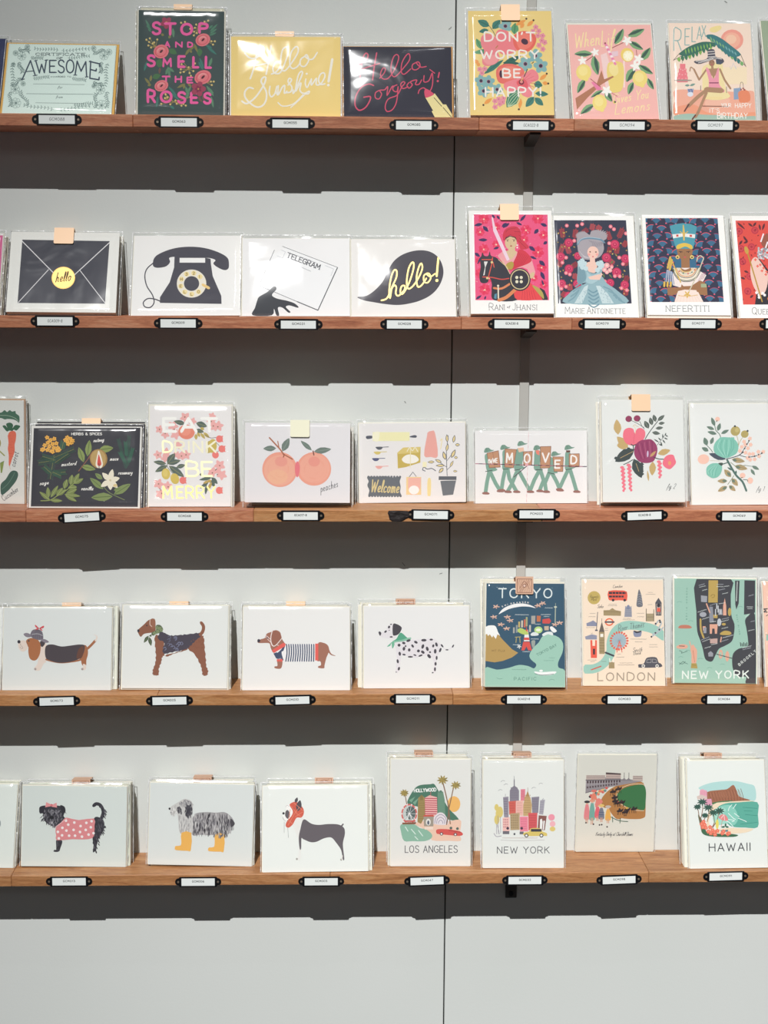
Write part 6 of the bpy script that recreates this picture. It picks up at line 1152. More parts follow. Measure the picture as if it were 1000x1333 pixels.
def disc(name, x, z, r, y0, y1, mat, parent, n=14):
    return extrude(name, [(x+r*math.cos(2*math.pi*i/n), z+r*math.sin(2*math.pi*i/n)) for i in range(n)], y0, y1, mat, parent)
mp = on_y(665.5, 1163, -.003)
mt = empty('mounting_plate', Matrix.Translation((mp.x, 0, mp.z)))
tag(mt, 'small dark metal plate with a screw under the lowest shelf', 'bracket')
box('plate', -.0078, -.0001+.0079, -.003, -.0002, -.0065, .012, STEELD, mt, b=.0005)
disc('screw', 0, 0, .0032, -.0045, -.003, BLACK, mt)

# ---------------------------------------------------------------- black label holders along the shelf edges
HOLD = [[(74, 155.5, 0, 'GCM088', 'h'), (233, 159, 0, 'GCM063', ''), (378, 160.7, 0, 'GCM055', ''), (538.8, 163, 0, 'GCM085', ''), (691, 163.4, 0, 'GCA022-8', 'h'), (816.3, 163.2, 0, 'GCM094', 'h'), (931, 163.4, 0, 'GCM097', 'h')],
 [(71.6, 418, 0, 'GCA009-8', 'h'), (232, 420.8, 0, 'GCM009', ''), (388.5, 422.2, 0, 'GCM031', ''), (526.5, 422.2, 0, 'GCM028', ''), (666.4, 421.8, 0, 'GCA030-8', ''), (784, 421.8, 0, 'GCM079', ''), (908.9, 421.6, 0, 'GCM077', ''), (1019.5, 421.8, 0, 'GCM076', '')],
 [(106.6, 673, 3.4, 'GCM075', ''), (240.3, 672.3, 0, 'GCM068', ''), (391.4, 671.2, 0, 'GCA017-8', ''), (560.8, 670, -.8, 'GCM071', ''), (698.5, 669.3, 0, 'PCM003', ''), (839.1, 671, 2, 'GCA018-8', ''), (962.3, 671.9, 0, 'GCM069', '')],
 [(73.8, 912.7, 1.5, 'GCM073', ''), (220.7, 912, 1, 'GCM005', ''), (380.8, 911.2, 1.5, 'GCM010', ''), (537.6, 909.8, 0, 'GCM011', ''), (682, 910.4, 0, 'GCA021-8', ''), (812.9, 910.4, 0, 'GCM083', ''), (942.5, 910.5, 0, 'GCM084', '')],
 [(90, 1147.3, 0, 'GCM013', ''), (258, 1147.8, 0, 'GCM006', ''), (418.2, 1147.2, 0, 'GCM003', ''), (556, 1146.4, 2, 'GCM047', ''), (683.4, 1145.7, 0, 'GCM033', ''), (806, 1145, 2, 'GCM098', ''), (944.9, 1140.6, 1.2, 'GCM091', '')]]
HOLD_BELOW = [['mint certificate card', 'stop and smell the roses card', 'yellow hello sunshine card', 'hello gorgeous card', "don't worry be happy card", 'lemonade card', 'sunbathing relax card'],
 ['black envelope card', 'telephone card', 'telegram card', 'speech bubble hello card', 'red turban horse rider card', 'grey wig lady card', 'blue crown queen card', 'red card cut by the right edge'],
 ['herbs and spices card', 'eat drink be merry card', 'peaches card', 'welcome card', 'moved postcard', 'plum and pink flower card', 'mint flower card'],
 ['hound in a cap card', 'curly terrier card', 'sausage dog card', 'spotted dog card', 'Tokyo map card', 'London map card', 'New York map card'],
 ['dog in polka dot vest card', 'sheepdog in yellow boots card', 'dog in red cap card', 'Los Angeles card', 'New York skyline card', 'racetrack card', 'Hawaii card']]
def rot_in_plane(px, py, deg):
    p = on_y(px, py, -DEP-.0002)
    return Matrix.Translation(p) @ Matrix.Rotation(-math.radians(deg), 4, 'Y')
fr = []
def hold_outline():
    W2, H2 = .0242, .0068; pts = []
    pts += [(-W2, -H2), (W2, -H2)]
    for i in range(9):
        t = -math.pi/2+math.pi*i/8; pts.append((W2+.0012+math.cos(t)*.0050, math.sin(t)*.0050))
    pts += [(W2, H2), (-W2, H2)]
    for i in range(9):
        t = math.pi/2+math.pi*i/8; pts.append((-W2-.0012+math.cos(t)*.0050, math.sin(t)*.0050))
    return pts
def frame_mesh():
    """holder plate with a raised rim around the paper window"""
    x, z = .0242, .0068; a, b = .0222, .0055
    v, f = [], []
    for (X, Z, y0, y1) in ((0, 0, 0, 0),):
        pass
    out = [(-x, -z), (x, -z), (x, z), (-x, z)]; inn = [(-a, -b+.0002), (a, -b+.0002), (a, b), (-a, b)]
    for y in (-.0014, -.0005):
        v += [(p[0], y, p[1]) for p in out] + [(p[0], y, p[1]) for p in inn]
    for i in range(4):
        j = (i+1) % 4
        f += [(i, j, 4+j, 4+i), (8+i, 8+j, 12+j, 12+i), (i, j, 8+j, 8+i), (4+i, 4+j, 12+j, 12+i)]
    return v, f
proto = None
for r, rowh in enumerate(HOLD):
    for i, (px, py, rot, code, hand) in enumerate(rowh):
        M = rot_in_plane(px, py, rot)
        if proto is None:
            root = empty('label_holder', M)
            extrude('backplate', hold_outline(), -.0005, 0, BLACK, root)
            v, f = frame_mesh(); fix_normals(link('rim', v, f, BLACK, root))
            for s_ in (-1, 1): disc('screw', s_*.0262, 0, .0014, -.0011, -.0005, SCREW, root, 10)
            proto = root
        else:
            root = proto.copy(); col.objects.link(root); root.matrix_world = M
            for ch in proto.children:
                if ch.name.startswith(('backplate', 'rim', 'screw')):
                    c_ = ch.copy(); col.objects.link(c_); c_.parent = root
        pap = box('paper_label', -.0219, .0219, -.0008, -.0005, -.0053, .0053-.0004*(i % 3), PAPER, root)
        a = Art(0, 0, 1)
        W, H = .0438, .0106
        tw = 18 if hand else 15.5
        a.T('7a7e7e' if hand else '24282a', code, 219-tw*5, 58 if not hand else 66, 34 if hand else 25, 4.6, tw=tw*10, sp=2.0, slant=.12 if hand else 0)
        face_mesh('printed_code', a, ((0, 0), (438, 0), (438, 106), (0, 106)), W, H, -.00085, root).location = (0, 0, -.0053)
        tag(root, 'black metal label holder'+(' with a handwritten slip' if hand else '')+' below the '+HOLD_BELOW[r][i], 'label holder', 'label holders on shelf edges')

# ---------------------------------------------------------------- cards
def fit_face(row, quad, T, bot=None, env_drop=0, boxed=False, lean=None):
    """where the card stands: its foot on the shelf, its back against the stack or wall"""
    (ax, ay), (bx, by), (cx, cy), (dx, dy) = quad
    xm = on_y((cx+dx)/2, (cy+dy)/2, -.04).x
    zs = ztop(row, xm); bot0 = bot
    if bot is None:
        ys = [on_z(x, y, zs+.0004).y for x, y in ((cx, cy), (dx, dy))]
        bot = max(min(sum(ys)/2, -(T/.97+.0045)), -.0765)
    h = .14
    for _ in range(5):
        top = -(T/.97+.0035); top = max(top, bot)
        if lean is not None: top = bot+h*math.sin(math.radians(lean))
        th = math.asin(max(min((top-bot)/h, .6), 0))
        n_ = Vector((0, -math.cos(th), math.sin(th))); p0 = Vector((0, bot, zs)); sl_ = Vector((0, math.sin(th), math.cos(th)))
        loc = []
        for x, y in quad:
            d = ray(x, y); t = (p0-CAM).dot(n_)/d.dot(n_); q = CAM+d*t; loc.append((q.x, (q-p0).dot(sl_)))
        tl, tr, br, bl = loc
        h = (math.dist(tl, bl)+math.dist(tr, br))/2
    W = (math.dist(tl, tr)+math.dist(bl, br))/2
    roll = (math.atan2(tr[1]-tl[1], tr[0]-tl[0])+math.atan2(br[1]-bl[1], br[0]-bl[0]))/2
    cxm = sum(p[0] for p in loc)/4; cym = sum(p[1] for p in loc)/4
    fx = cxm+math.sin(roll)*h/2; 
    low = abs(math.sin(roll))*W/2+env_drop
    lift = max(0, (loc[2][1]+loc[3][1])/2-low) if bot0 is not None and row > 1 else (.004 if boxed else 0)
    low += lift
    # keep the measured foot height on the shelf
    return dict(x=fx, y=bot, z=zs+low*math.cos(th)+.0003, th=th, roll=roll, W=W, H=h, zs=zs, lift=lift)
def mat_for(g, dback=0, dx=0, dz=0, droll=0):
    c = math.cos(g['th'])
    return (Matrix.Translation((g['x']+dx, g['y']+dback/c, g['z']+dz)) @ Matrix.Rotation(-g['th'], 4, 'X') @ Matrix.Rotation(-g['roll']-droll, 4, 'Y'))

def sleeve(name, W, H, t, parent, top=.004, side=.0016, seed=0, nx=16, nz=16, puff=.0011, wr=1.0, pil=0.0):
    """thin clear cellophane bag around a card of thickness t: crinkled front, folded-over edges"""
    rnd = random.Random(seed); off = Vector((rnd.uniform(0, 50), 0, rnd.uniform(0, 50)))
    x0, x1, z0, z1 = -W/2-side, W/2+side, -.0002, H+top
    v, f = [], []
    def prof(u): return 1-(abs(2*u-1))**8
    def ax(a0, a, b, b1, n): return [(a0, 0)]+[(a+(b-a)*i/(n-2), min(1, .25+prof(i/(n-2)))) for i in range(n-1)]+[(b1, 0)]
    ux = ax(x0, -W/2-.0005, W/2+.0005, x1, nx); uz = ax(z0, .0012, H+.0006, z1, nz)
    for j in range(nz+1):
        for i in range(nx+1):
            X, k1 = ux[i]; Z, k2 = uz[j]; k = min(k1, k2)
            nn = (noise.noise(Vector((X*20, 0, Z*16))+off)*.0010+noise.noise(Vector((X*60, 3, Z*38))+off)*.00022)*wr
            nn += pil*max(0, 1-(2*X/W)**2)*max(0, 1-(2*Z/H-1)**2)
            v.append((X, -(.0011+puff*k*.5+max(nn, -.0003)*k) if k > 0 else t*.35, Z))
    for j in range(nz):
        for i in range(nx):
            a = j*(nx+1)+i; f.append((a, a+1, a+nx+2, a+nx+1))
    b = len(v); v += [(x0, t*.5, z0), (x1, t*.5, z0), (x1, t+.0003, z1), (x0, t+.0003, z1)]
    v += [(x0+.001, t+.0004, z0), (x1-.001, t+.0004, z0), (x1-.001, t+.0004, z1-.001), (x0+.001, t+.0004, z1-.001)]
    f += [(b+4, b+7, b+6, b+5)]
    for i in range(4):
        j = (i+1) % 4; f.append((b+i, b+4+i, b+4+j, b+j))
    o = link(name, v, f, PLASTIC, parent, smooth=True)
    e = .0007; ye = t*.35; sv, sf = [], []
    for a0, a1, c0, c1 in ((x0-e*.3, x0+e, z0, z1), (x1-e, x1+e*.3, z0, z1), (x0+e, x1-e, z1-e, z1+e*.3)):
        bv, bf = boxd(a0, a1, ye-.0003, ye+.0003, c0, c1); sf += [tuple(k+len(sv) for k in g_) for g_ in bf]; sv += bv
    fix_normals(link('seam', sv, sf, PEDGE, o))
    return o
def seal_mesh(W, H, t, parent, dx, width, drop, y0, mat, lines, back=.016):
    """folded sticker over the top edge"""
    e = .0003; yf = y0-e
    x0, x1 = dx-width/2, dx+width/2; r_ = .0018; pts = []
    zt = H+.0012
    front = [(x0, zt), (x1, zt)]
    for i in range(5):
        a = -math.pi/2*i/4; front.append((x1-r_+r_*math.cos(a), zt-drop+r_+r_*math.sin(a)))
    for i in range(5):
        a = -math.pi/2-math.pi/2*i/4; front.append((x0+r_+r_*math.cos(a), zt-drop+r_+r_*math.sin(a)))
    front = front[::-1]
    n = len(front); v = [(x, yf, z) for x, z in front]+[(x, yf+e*.6, z) for x, z in front]
    f = [tuple(range(n)), tuple(range(2*n-1, n-1, -1))]+[(i, (i+1) % n, n+(i+1) % n, n+i) for i in range(n)]
    b = len(v); y1 = t+e
    v += [(x0, yf, zt), (x1, yf, zt), (x1, y1, zt), (x0, y1, zt), (x1, y1, zt-back), (x0, y1, zt-back),
          (x0, yf, zt+e*.5), (x1, yf, zt+e*.5), (x1, y1+e*.5, zt+e*.5), (x0, y1+e*.5, zt+e*.5)]
    f += [(b+6, b+7, b+8, b+9), (b+9, b+8, b+4, b+5), (b, b+1, b+7, b+6), (b+1, b+2, b+8, b+7), (b+3, b, b+6, b+9)]
    s = fix_normals(link('seal', v, f, mat, parent))
    if lines:
        a = Art(0, 0, 1)
        for i in range(9): a.L('8a5a48', 1.6, [(6+i*11, 6), (6+(i*11+23) % 92, 94)])
        a.L('7a4a3a', 3, "5,5 95,5 95,95 5,95 5,5"); a.K('7a4a3a', 3, "20,70 50,20 80,70"); a.E('7a4a3a', 50, 50, 12)
        a.E('d8b8a8', 50, 50, 8)
        m = face_mesh('seal_print', a, ((0, 0), (100, 0), (100, 100), (0, 100)), width*.9, drop*.86, 0, s)
        m.location = (dx, yf-.00008, zt-drop*.95)
    return s

def hexmat(h): return stock(h)
def make_card(name, M, W, H, base, art=None, quad=None, env='ece9dc', env_grow=(.0012, .0012, 0), sleeved=True, seal=None, label=None, cat='greeting card', group=None, seed=0, fold='f4f2e6', foil_top=.004, rim=None, wr=1.0, pil=0.0):
    root = empty(name, M); tag(root, label, cat, group)
    box('front_leaf', -W/2, W/2, 0, .0006, 0, H, hexmat(base), root)
    if art is not None: face_mesh('printed_design', art, quad, W, H, -.00005, root)
    box('back_leaf', -W/2, W/2, .0010, .0015, 0, H-.0002, hexmat(fold), root)
    gx, gz, drop = env_grow
    tag(box('envelope', -W/2-gx, W/2+gx, .0017, .0029, -drop, H+gz, hexmat(env), root, b=.0003), 'cream envelope behind the card' if env in ('ece9dc',) else 'coloured envelope behind the card')
    if sleeved: sleeve('clear_sleeve', W, H, .0032, root, top=foil_top+gz, seed=seed, side=.0016+gx, wr=wr, pil=pil).location = (0, 0, -drop)
    if seal: seal_mesh(W, H+foil_top+gz-.001, .0032, root, *seal)
    return root
def make_boxed(name, M, W, H, base, art=None, quad=None, depth=.016, seal=None, label=None, group=None, seed=0, top=.005, side=.003, cardcol='efece0', cat='boxed cards', lift=0, wr=.5):
    """clear box of folded cards, closed with a seal over the top"""
    root = empty(name, M); tag(root, label, cat, group)
    box('front_leaf', -W/2, W/2, 0, .0006, 0, H, hexmat(base), root)
    if art is not None: face_mesh('printed_design', art, quad, W, H, -.00005, root)
    n = max(2, int((depth-.001)/.0027)); rnd = random.Random(seed); first = None
    for i in range(n):
        y = .0011+i*(depth-.002)/n
        if first is None:
            first = box('inner_card', -W/2+.0004, W/2-.0004, 0, (depth-.002)/n-.0007, 0, H-.0012, hexmat(cardcol), root, b=.0002); first.location.y = y
        else:
            c_ = first.copy(); col.objects.link(c_); c_.parent = root; c_.location = (rnd.uniform(-.0007, .0007), y, 0)
    sl_ = sleeve('clear_box', W, H+lift, depth, root, top=top, side=side, seed=seed, puff=.0004, wr=wr); sl_.location.z = -lift
    box('base_shade', -W/2+.002, W/2-.002, .001, depth-.001, -lift+.0001, -lift+.0006, hexmat('5a4a48'), root) if lift > .0015 else None  # dark sheet with the shade of the clear box bottom in its colour
    if seal: seal_mesh(W, H+top-.001, depth, root, *seal)
    return root

# slot: row, quad (face corners TL TR BR BL), what stands in front, what stands behind it
S = 'seal'
def seal_px(row_scale, cx_px, quad, wpx, hpx, mat, lines):
    xm = (quad[0][0]+quad[1][0])/2
    return ((cx_px-xm)/row_scale/1000, wpx/row_scale/1000, hpx/row_scale/1000, -.0022, mat, lines)
def slot(row, quad, front, art, base, label, back=(), bot=None, env='ece9dc', grow=(.0012, .0012, 0), seal=None, depth=.016, seed=0, sc=1.0, fold='f4f2e6', short='', sleeved=True, ftop=.004, side=.003, T0=None, cardcol='efece0', wr=None, lean=None, pil=0.0, gap=0.0):
    wr = wr if wr is not None else (.8 if row < 2 else .3)
    tf = .0045 if front == 'card' else depth+.0015
    T = tf+sum(.0036 if b[0] == 'card' else b[5]+.004 for b in back)
    T += gap
    g = fit_face(row, quad, T if T0 is None else T0, bot, grow[2] if front == 'card' else 0, front == 'box', lean)
    M = mat_for(g)
    if front == 'card':
        make_card('greeting_card', M, g['W'], g['H'], base, art, quad, env, grow, sleeved, seal, label, seed=seed, fold=fold, foil_top=ftop, wr=wr, pil=pil)
    else:
        make_boxed('boxed_card_set', M, g['W'], g['H'], base, art, quad, depth, seal, label, seed=seed, top=ftop, side=side, cardcol=cardcol, lift=g['lift'], wr=wr*.6)
    d = tf
    pos = ['directly behind', 'second behind', 'third behind', 'fourth behind', 'fifth behind']
    for i, b in enumerate(back):
        kind, dx, dh, bcol, bseal, bd = b
        if kind == 'box': d += .0028
        W, H = g['W'], g['H']
        zoff = -(g['z']-g['zs'])+.0003
        Mb = (Matrix.Translation((g['x']+dx, g['y']+d/math.cos(g['th']), g['z']+zoff)) @ Matrix.Rotation(-g['th'], 4, 'X'))
        if kind == 'card':
            make_card('greeting_card', Mb, W, H+dh, bcol, env='ece9dc', grow_=None) if False else make_card('greeting_card', Mb, W, H+dh, bcol, None, None, 'ece9dc', (.0008, .0010, 0), False, None,
                      'spare cream card %s the %s' % (pos[i], short), group='spare cards behind the '+short, seed=seed+i)
            d += .0036
        else:
            make_boxed('boxed_card_set', Mb, W-.002, H+dh, bcol, None, None, bd, bseal, 'cream card box behind the %s' % short, seed=seed+7+i, top=.004, side=.003)
            d += bd+.0012

def q(ox, oy, s, pts): return tuple((ox+x/s, oy+y/s) for x, y in pts)
K_, P_, I_ = KRAFT, PEACH, IVORY
# ---- top shelf
slot(0, ((-132, 44), (8, 48), (1.5, 146), (-139, 143)), 'card', None, '3c4468', 'navy blue card cut off by the left edge on the top shelf', bot=-.06, short='navy card at the left edge', seed=1)
Q = q(0, 40, 6.25, [(78, 92), (945, 105), (912, 672), (15, 655)])
slot(0, Q, 'card', art_awesome(), 'ecfff6', 'mint green certificate of awesome card with a gold envelope edge', env='ecbb68', grow=(.0032, .0030, 0), bot=-.068, short='mint certificate card', seed=2, back=(('card', .002, -.004, 'e8d9b0', None, 0), ('card', .003, -.004, 'e8d9b0', None, 0)))
Q = q(172, 0, 8, [(72, 100), (942, 122), (965, 1205), (55, 1195)])
slot(0, Q, 'card', art_stop(), '4c5c5b', 'dark green card with pink letters STOP AND SMELL THE ROSES', bot=-.068, short='stop and smell the roses card', seed=3, lean=9, grow=(.002, .001, 0),
     back=(('card', -.003, 0, 'e9e6cf', None, 0), ('card', -.002, 0, 'e9e6cf', None, 0), ('box', .001, .006, 'e9e6cf', seal_px(1.05, 236, Q, 24, 7, P_, 0), .016)))
Q = q(295, 40, 6.25, [(45, 55), (925, 58), (930, 705), (28, 700)])
slot(0, Q, 'card', art_sunshine(), 'ffe292', 'yellow card with white script Hello Sunshine', bot=-.070, short='hello sunshine card', seed=4, lean=13.5, pil=.0022, grow=(.002, .001, 0), env='e8e4e0',
     back=(('card', .001, 0, 'eeeadf', None, 0), ('box', 0, .004, 'e9e2d0', seal_px(1.05, 370, Q, 25, 7, P_, 0), .012)))
Q = q(440, 50, 6.25, [(50, 75), (912, 75), (940, 650), (45, 645)])
slot(0, Q, 'card', art_gorgeous(), '3a3a46', 'black card with pink script Hello Gorgeous and a gold lipstick', bot=-.070, short='hello gorgeous card', seed=5, lean=15, pil=.003, env='d9a56a', grow=(.002, .0014, 0), back=(('card', .001, -.003, 'd9a56a', None, 0), ('card', .001, -.004, 'd9a56a', None, 0), ('card', .001, -.004, 'd9a56a', None, 0), ('card', .0, -.004, 'd9a56a', None, 0)))
Q = q(602, 0, 8, [(72, 140), (932, 140), (948, 1225), (70, 1225)])
slot(0, Q, 'box', art_happy(), 'f6da8e', "mustard yellow floral card set reading DON'T WORRY BE HAPPY", bot=-.070, short="don't worry be happy card", ftop=0.0072, seed=6, wr=2.2, seal=seal_px(1.05, 665.5, Q, 25, 22, P_, 0), depth=.018, back=(('card', .002, .001, 'e9e6dc', None, 0), ('card', .003, 0, 'e9e6dc', None, 0)))
Q = q(735, 20, 8, [(38, 100), (900, 100), (980, 1082), (95, 1082)])
slot(0, Q, 'card', art_lemons(), 'f6bcb4', 'pink card with lemons and a glass of lemonade', bot=-.074, short='lemonade card', seed=7, env='e6e6da', grow=(.0015, .0040, 0), T0=.006)
Q = q(862, 20, 7.246, [(55, 60), (830, 65), (888, 978), (115, 975)])
slot(0, Q, 'card', art_relax(), 'fbe3d0', 'peach card of a woman in a sunhat reading RELAX', bot=-.074, short='sunbathing relax card', seed=8, lean=20, pil=.003, grow=(.001, .001, 0), T0=.006)
slot(0, ((994.5, 25), (1098, 26), (1106, 156), (999, 155)), 'card', None, '9fae94', 'sage green card cut off by the right edge of the top shelf', bot=-.074, short='sage card at the right edge', seed=9, T0=.006)
# ---- second shelf
slot(1, ((-138, 302), (2.2, 302), (0.5, 407.5), (-142, 407.5)), 'card', art_edgepink(), 'f8f7f2', 'white card with a pink picture cut off by the left edge on the second shelf', short='pink card at the left edge', bot=-.068, seed=11, back=(('card', .002, -.004, 'c9b9a5', None, 0), ('card', .003, -.004, 'c9b9a5', None, 0)))
Q = q(0, 285, 5.556, [(85, 98), (862, 103), (845, 683), (45, 672)])
slot(1, Q, 'box', art_envelope(), 'f8f8f2', 'boxed white card with a black envelope and gold hello seal', bot=-.070, short='black envelope card', ftop=0.005, seed=12, lean=25.5, seal=seal_px(1.04, 83.5, Q, 26, 23, P_, 0), depth=.018, back=(('card', .002, 0, 'e6e3d8', None, 0),))
Q = q(165, 290, 6.25, [(62, 100), (935, 95), (925, 748), (40, 745)])
slot(1, Q, 'card', art_phone(), 'f9f8f5', 'white card with a black rotary telephone', bot=-.071, short='telephone card', seed=13, back=(('card', .001, -.002, 'e9e6dc', None, 0), ('card', .001, -.002, 'e9e6dc', None, 0)))
Q = q(310, 295, 6.667, [(50, 98), (968, 100), (970, 772), (25, 772)])
slot(1, Q, 'card', art_telegram(), 'fcfbfa', 'white card with a black glove holding a telegram', bot=-.071, short='telegram card', seed=14, lean=20, pil=.004, back=(('card', .0, -.003, 'e9e6dc', None, 0), ('card', .001, -.003, 'e9e6dc', None, 0), ('card', .001, -.004, 'e9e6dc', None, 0), ('card', 0, -.004, 'e9e6dc', None, 0)))
Q = q(450, 295, 6.667, [(52, 100), (938, 100), (965, 770), (50, 768)])
slot(1, Q, 'card', art_bubble(), 'f8f5f1', 'white card with a black speech bubble and gold hello', bot=-.071, short='speech bubble hello card', seed=15, lean=20, pil=.004, back=(('card', .0, -.003, 'e9e6dc', None, 0), ('card', .001, -.003, 'e9e6dc', None, 0), ('card', .001, -.004, 'e9e6dc', None, 0), ('card', 0, -.004, 'e9e6dc', None, 0)))
Q = q(605, 260, 8, [(50, 130), (905, 125), (930, 1200), (55, 1200)])
slot(1, Q, 'box', art_rani(), 'f9f8f4', 'boxed card with a red turbaned rider on a black horse', bot=-.066, short='red turban horse rider card', ftop=0.0078, seed=16, seal=seal_px(1.04, 663.5, Q, 25, 22, P_, 0), depth=.018, back=(('card', .001, 0, 'e6e3d8', None, 0),))
Q = q(715, 260, 8, [(45, 145), (890, 150), (915, 1205), (60, 1205)])
slot(1, Q, 'card', art_marie(), 'f7f7f3', 'white-framed card of a lady with a tall grey wig and pale blue gown', bot=-.072, short='grey wig lady card', seed=17, T0=.012)
Q = q(830, 260, 8, [(55, 142), (905, 150), (952, 1190), (90, 1185)])
slot(1, Q, 'card', art_nefer(), 'f7f7f3', 'white-framed card of a queen in a tall turquoise crown', bot=-.072, short='blue crown queen card', seed=18, T0=.008, grow=(.001, -.003, .0035))
Q = q(950, 265, 8.333, [(45, 100), (940, 100), (995, 1205), (85, 1205)])
slot(1, Q, 'card', art_queen(), 'f7f7f3', 'white-framed red card with a lace collar cut off by the right edge', bot=-.072, short='red card at the right edge', seed=19, T0=.008)
# ---- third shelf
Q = q(0, 510, 8.333, [(-595, 92), (300, 100), (225, 1220), (-685, 1210)])
slot(2, Q, 'card', art_veg(), 'e9ebe5', 'white vegetable card with a carrot and cucumber at the left edge', env='c9a98f', grow=(.002, .002, 0), short='vegetable card', seed=21, back=(('card', .002, 0, 'd8cdbb', None, 0), ('card', .003, -.001, 'd8cdbb', None, 0)))
Q = q(30, 535, 5.882, [(75, 115), (920, 122), (885, 745), (35, 742)])
slot(2, Q, 'card', art_herbs(), 'f1efe9', 'black card of herbs and spices with a white rim', short='herbs and spices card', seed=22, env='e6e3da', grow=(.0005, -.001, 0),
     back=(('card', .004, .003, '3a3a40', None, 0), ('box', .004, .005, '3a3a40', seal_px(1.02, 115, Q, 25, 9, P_, 0), .014)))
Q = q(185, 515, 7.692, [(100, 108), (905, 108), (880, 1115), (45, 1115)])
slot(2, Q, 'card', art_eat(), 'f2efed', 'white card with pink blossoms reading EAT DRINK BE MERRY', short='eat drink be merry card', seed=23, grow=(.002, .0025, .0006), back=(('card', .002, -.001, 'ece9df', None, 0), ('card', .003, -.001, 'ece9df', None, 0), ('card', .003, -.001, 'ece9df', None, 0)))
Q = q(310, 535, 6.06, [(62, 92), (885, 100), (882, 725), (48, 722)])
slot(2, Q, 'box', art_peaches(), 'f2eff0', 'boxed white card with two overlapping peaches and an ivory seal', bot=-.060, short='peaches card', ftop=0.0035, seed=24, seal=seal_px(1.01, 391, Q, 25, 22, I_, 0), depth=.020, back=(('box', .006, -.001, 'ece9df', None, .016),))
Q = q(450, 500, 5.882, [(105, 305), (905, 300), (928, 905), (105, 918)])
slot(2, Q, 'card', art_welcome(), 'f3f1f0', 'white welcome card with a plant pot, doormat and gift box', short='welcome card', seed=25, back=(('card', 0, 0, 'ece9df', None, 0),))
Q = q(600, 500, 5.263, [(93, 322), (852, 318), (878, 818), (102, 818)])
slot(2, Q, 'card', art_moved(), 'f2f1f0', "white postcard of green removal men carrying lettered crates tied with striped twine", short='moved postcard', seed=26, gap=.002, grow=(0, 0, 0))
Q = q(770, 505, 8, [(100, 125), (935, 125), (990, 1190), (120, 1190)])
slot(2, Q, 'box', art_fig2(), 'eaece8', 'boxed white card with a plum and coral pink flowers', bot=-.058, short='plum and pink flower card', ftop=0.0065, seed=27, seal=seal_px(1.01, 832.5, Q, 25, 22, P_, 0), depth=.018, back=(('card', -.003, .001, 'e9e7dc', None, 0),))
Q = q(885, 515, 8.696, [(80, 95), (990, 92), (1040, 1235), (172, 1240)])
slot(2, Q, 'card', art_fig1(), 'eceeeb', 'white card with a mint green dahlia and twigs', short='mint flower card', seed=28, grow=(.0008, .001, 0))
# ---- fourth shelf
slot(3, ((-132, 790), (5, 790.6), (0.5, 898.3), (-138, 898)), 'card', None, 'e9ece8', 'blank white corner of a card at the left edge of the fourth shelf', short='left edge card on the fourth shelf', seed=31)
Q = q(0, 770, 6.25, [(45, 132), (922, 132), (893, 803), (8, 803)])
slot(3, Q, 'card', art_basset(), 'e8ece9', 'white card of a basset hound in a checked cap', short='hound in a cap card', seed=32, back=(('card', .007, 0, 'e6e8da', None, 0), ('box', .007, 0, 'e6e8da', seal_px(.99, 86.5, Q, 25, 8, P_, 0), .018)))
Q = q(150, 770, 6.25, [(85, 125), (925, 130), (905, 805), (38, 800)])
slot(3, Q, 'card', art_airedale(), 'eceeea', 'white card of a curly brown terrier with a leafy scarf', short='curly terrier card', seed=33, grow=(.002, .001, .002), back=(('card', .004, 0, 'e6e8da', None, 0), ('box', .003, .001, 'e6e8da', seal_px(.99, 231.5, Q, 25, 8, P_, 0), .018)))
Q = q(305, 770, 6.25, [(80, 127), (938, 127), (940, 803), (66, 803)])
slot(3, Q, 'card', art_dachs(), 'f0efec', 'white card of a brown sausage dog in a striped jumper', short='sausage dog card', seed=34, back=(('card', -.002, 0, 'e9e7dc', None, 0), ('box', -.002, .001, 'e9e7dc', seal_px(.99, 387, Q, 25, 8, P_, 0), .018)))
Q = q(460, 770, 6.25, [(88, 120), (930, 117), (955, 785), (85, 788)])
slot(3, Q, 'card', art_dalm(), 'f1f0ee', 'white card of a black-spotted dog in a green scarf', short='spotted dog card', seed=35, back=(('card', -.007, 0, 'e9e5d4', None, 0), ('box', -.006, .003, 'e9e5d4', seal_px(.99, 533.5, Q, 25, 11, K_, 1), .018)))
Q = q(610, 730, 6.667, [(132, 180), (830, 182), (842, 1100), (150, 1092)])
slot(3, Q, 'box', art_tokyo(), 'ebe8d8', 'boxed navy and mint map card reading TOKYO', bot=-.066, short='Tokyo map card', ftop=0.0062, seed=36, gap=.003, seal=seal_px(.99, 681.5, Q, 23.5, 23, K_, 1), depth=.018, back=(('card', -.002, .003, 'e9e5d4', None, 0),))
Q = q(745, 730, 6.66, [(80, 167), (776, 167), (815, 1088), (105, 1083)])
slot(3, Q, 'card', art_london(), 'f2e0cb', 'cream map card with a red bus and mint river reading LONDON', short='London map card', seed=37, grow=(.001, .0012, 0))
Q = q(860, 730, 6.667, [(113, 165), (822, 170), (838, 1080), (130, 1066)])
slot(3, Q, 'card', art_nymap(), 'a5cbbb', 'mint and charcoal map card reading NEW YORK', short='New York map card', seed=38, grow=(.002, .0022, .001), env='f0ede0')
slot(3, ((991, 757), (1091, 757), (1102, 894), (1000, 894)), 'card', art_parisedge(), 'f0c9b4', 'pink map card cut off by the right edge of the fourth shelf', short='pink map card at the right edge', seed=39)
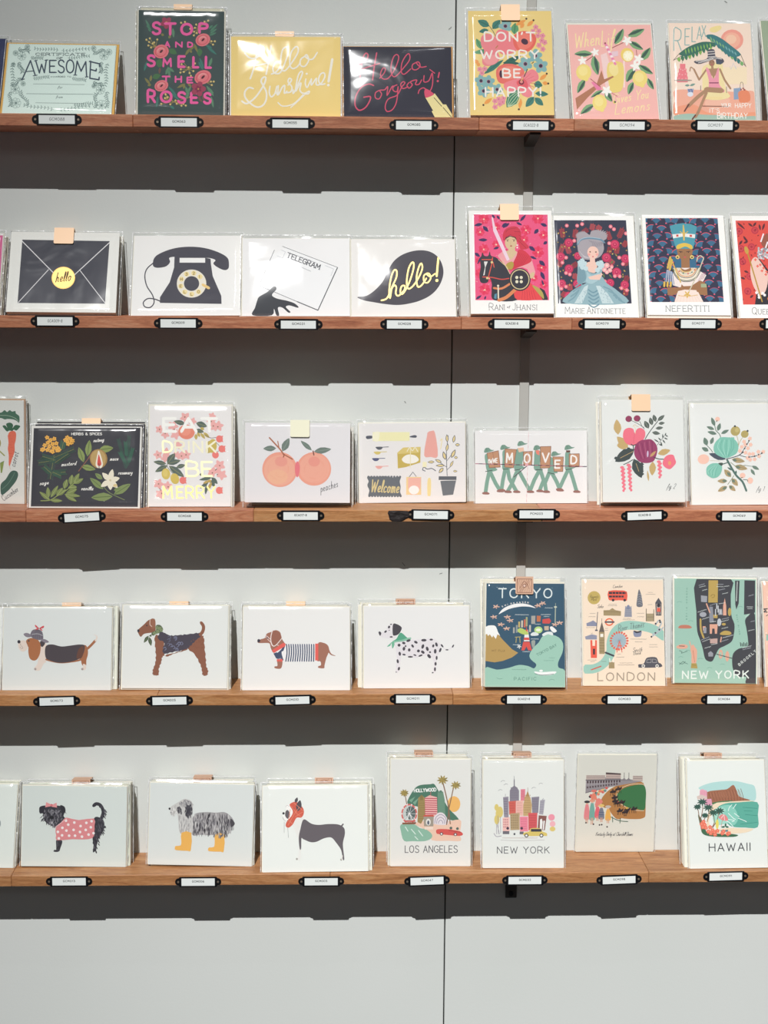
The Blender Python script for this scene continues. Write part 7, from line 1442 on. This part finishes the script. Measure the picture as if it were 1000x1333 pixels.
# ---- lowest shelf
slot(4, ((-110, 1020.5), (23.2, 1021.5), (16.8, 1130.5), (-118, 1129.5)), 'card', art_whiteedge(), 'e2e9e3', 'blank white card at the left edge of the lowest shelf', short='left edge card on the lowest shelf', seed=41, back=(('card', .002, .001, 'dfe4d2', None, 0), ('card', .003, .002, 'dfe4d2', None, 0)))
Q = q(0, 1000, 5.556, [(172, 132), (920, 138), (908, 720), (146, 712)])
slot(4, Q, 'card', art_affen(), 'e1e9e4', 'white card of a shaggy black dog in a pink polka dot vest', short='dog in polka dot vest card', seed=42, back=(('card', .005, .001, 'dfe4d2', None, 0), ('box', .006, .002, 'dfe4d2', seal_px(.97, 100.5, Q, 24, 9, K_, 1), .020)))
Q = q(185, 1000, 6.25, [(72, 130), (910, 145), (892, 812), (43, 790)])
slot(4, Q, 'card', art_oes(), 'e6ebe8', 'white card of a grey sheepdog in yellow boots', short='sheepdog in yellow boots card', seed=43, back=(('card', .003, .001, 'e4e6d6', None, 0), ('box', .002, .003, 'e4e6d6', seal_px(.97, 264, Q, 24, 9, K_, 1), .020)))
Q = q(335, 1000, 6.25, [(52, 148), (898, 140), (898, 838), (37, 850)])
slot(4, Q, 'card', art_boston(), 'ecefea', 'white card of a black and white dog in a red winter cap', short='dog in red cap card', seed=44, back=(('card', .005, .001, 'e6e7d8', None, 0), ('box', .006, .003, 'e6e7d8', seal_px(.97, 416, Q, 24, 9, K_, 1), .018)))
Q = q(490, 960, 6.35, [(120, 182), (775, 182), (780, 1065), (120, 1065)])
slot(4, Q, 'card', art_la(), 'eaeae5', 'white card with palms and towers reading LOS ANGELES', short='Los Angeles card', seed=45, back=(('card', -.003, .001, 'e9e7d6', None, 0), ('box', -.003, .003, 'e9e7d6', seal_px(.97, 555.5, Q, 24, 10, K_, 1), .018)))
Q = q(615, 960, 6.35, [(90, 190), (750, 190), (757, 1080), (92, 1080)])
slot(4, Q, 'card', art_nysky(), 'ebede8', 'white card with coloured towers reading NEW YORK', short='New York skyline card', seed=46, gap=.0045, back=(('card', 0, .001, 'e9e7d6', None, 0), ('box', 0, .003, 'e9e7d6', seal_px(.97, 681.5, Q, 24, 11, K_, 1), .018)))
Q = q(740, 960, 6.35, [(75, 130), (725, 130), (706, 930), (74, 930)])
slot(4, Q, 'card', art_derby(), 'e6e6dc', 'white card of a horse race track with spectators', short='racetrack card', seed=47, grow=(.001, .001, 0))
Q = q(860, 960, 6.35, [(217, 198), (856, 188), (885, 1078), (246, 1085)])
slot(4, Q, 'card', art_hawaii(), 'edf1ec', 'white card of a green bay and brown mountain reading HAWAII', short='Hawaii card', seed=48, back=(('card', -.006, .001, 'e9e9da', None, 0), ('box', -.008, .003, 'e9e9da', seal_px(.97, 937, Q, 24, 11, K_, 1), .018)))
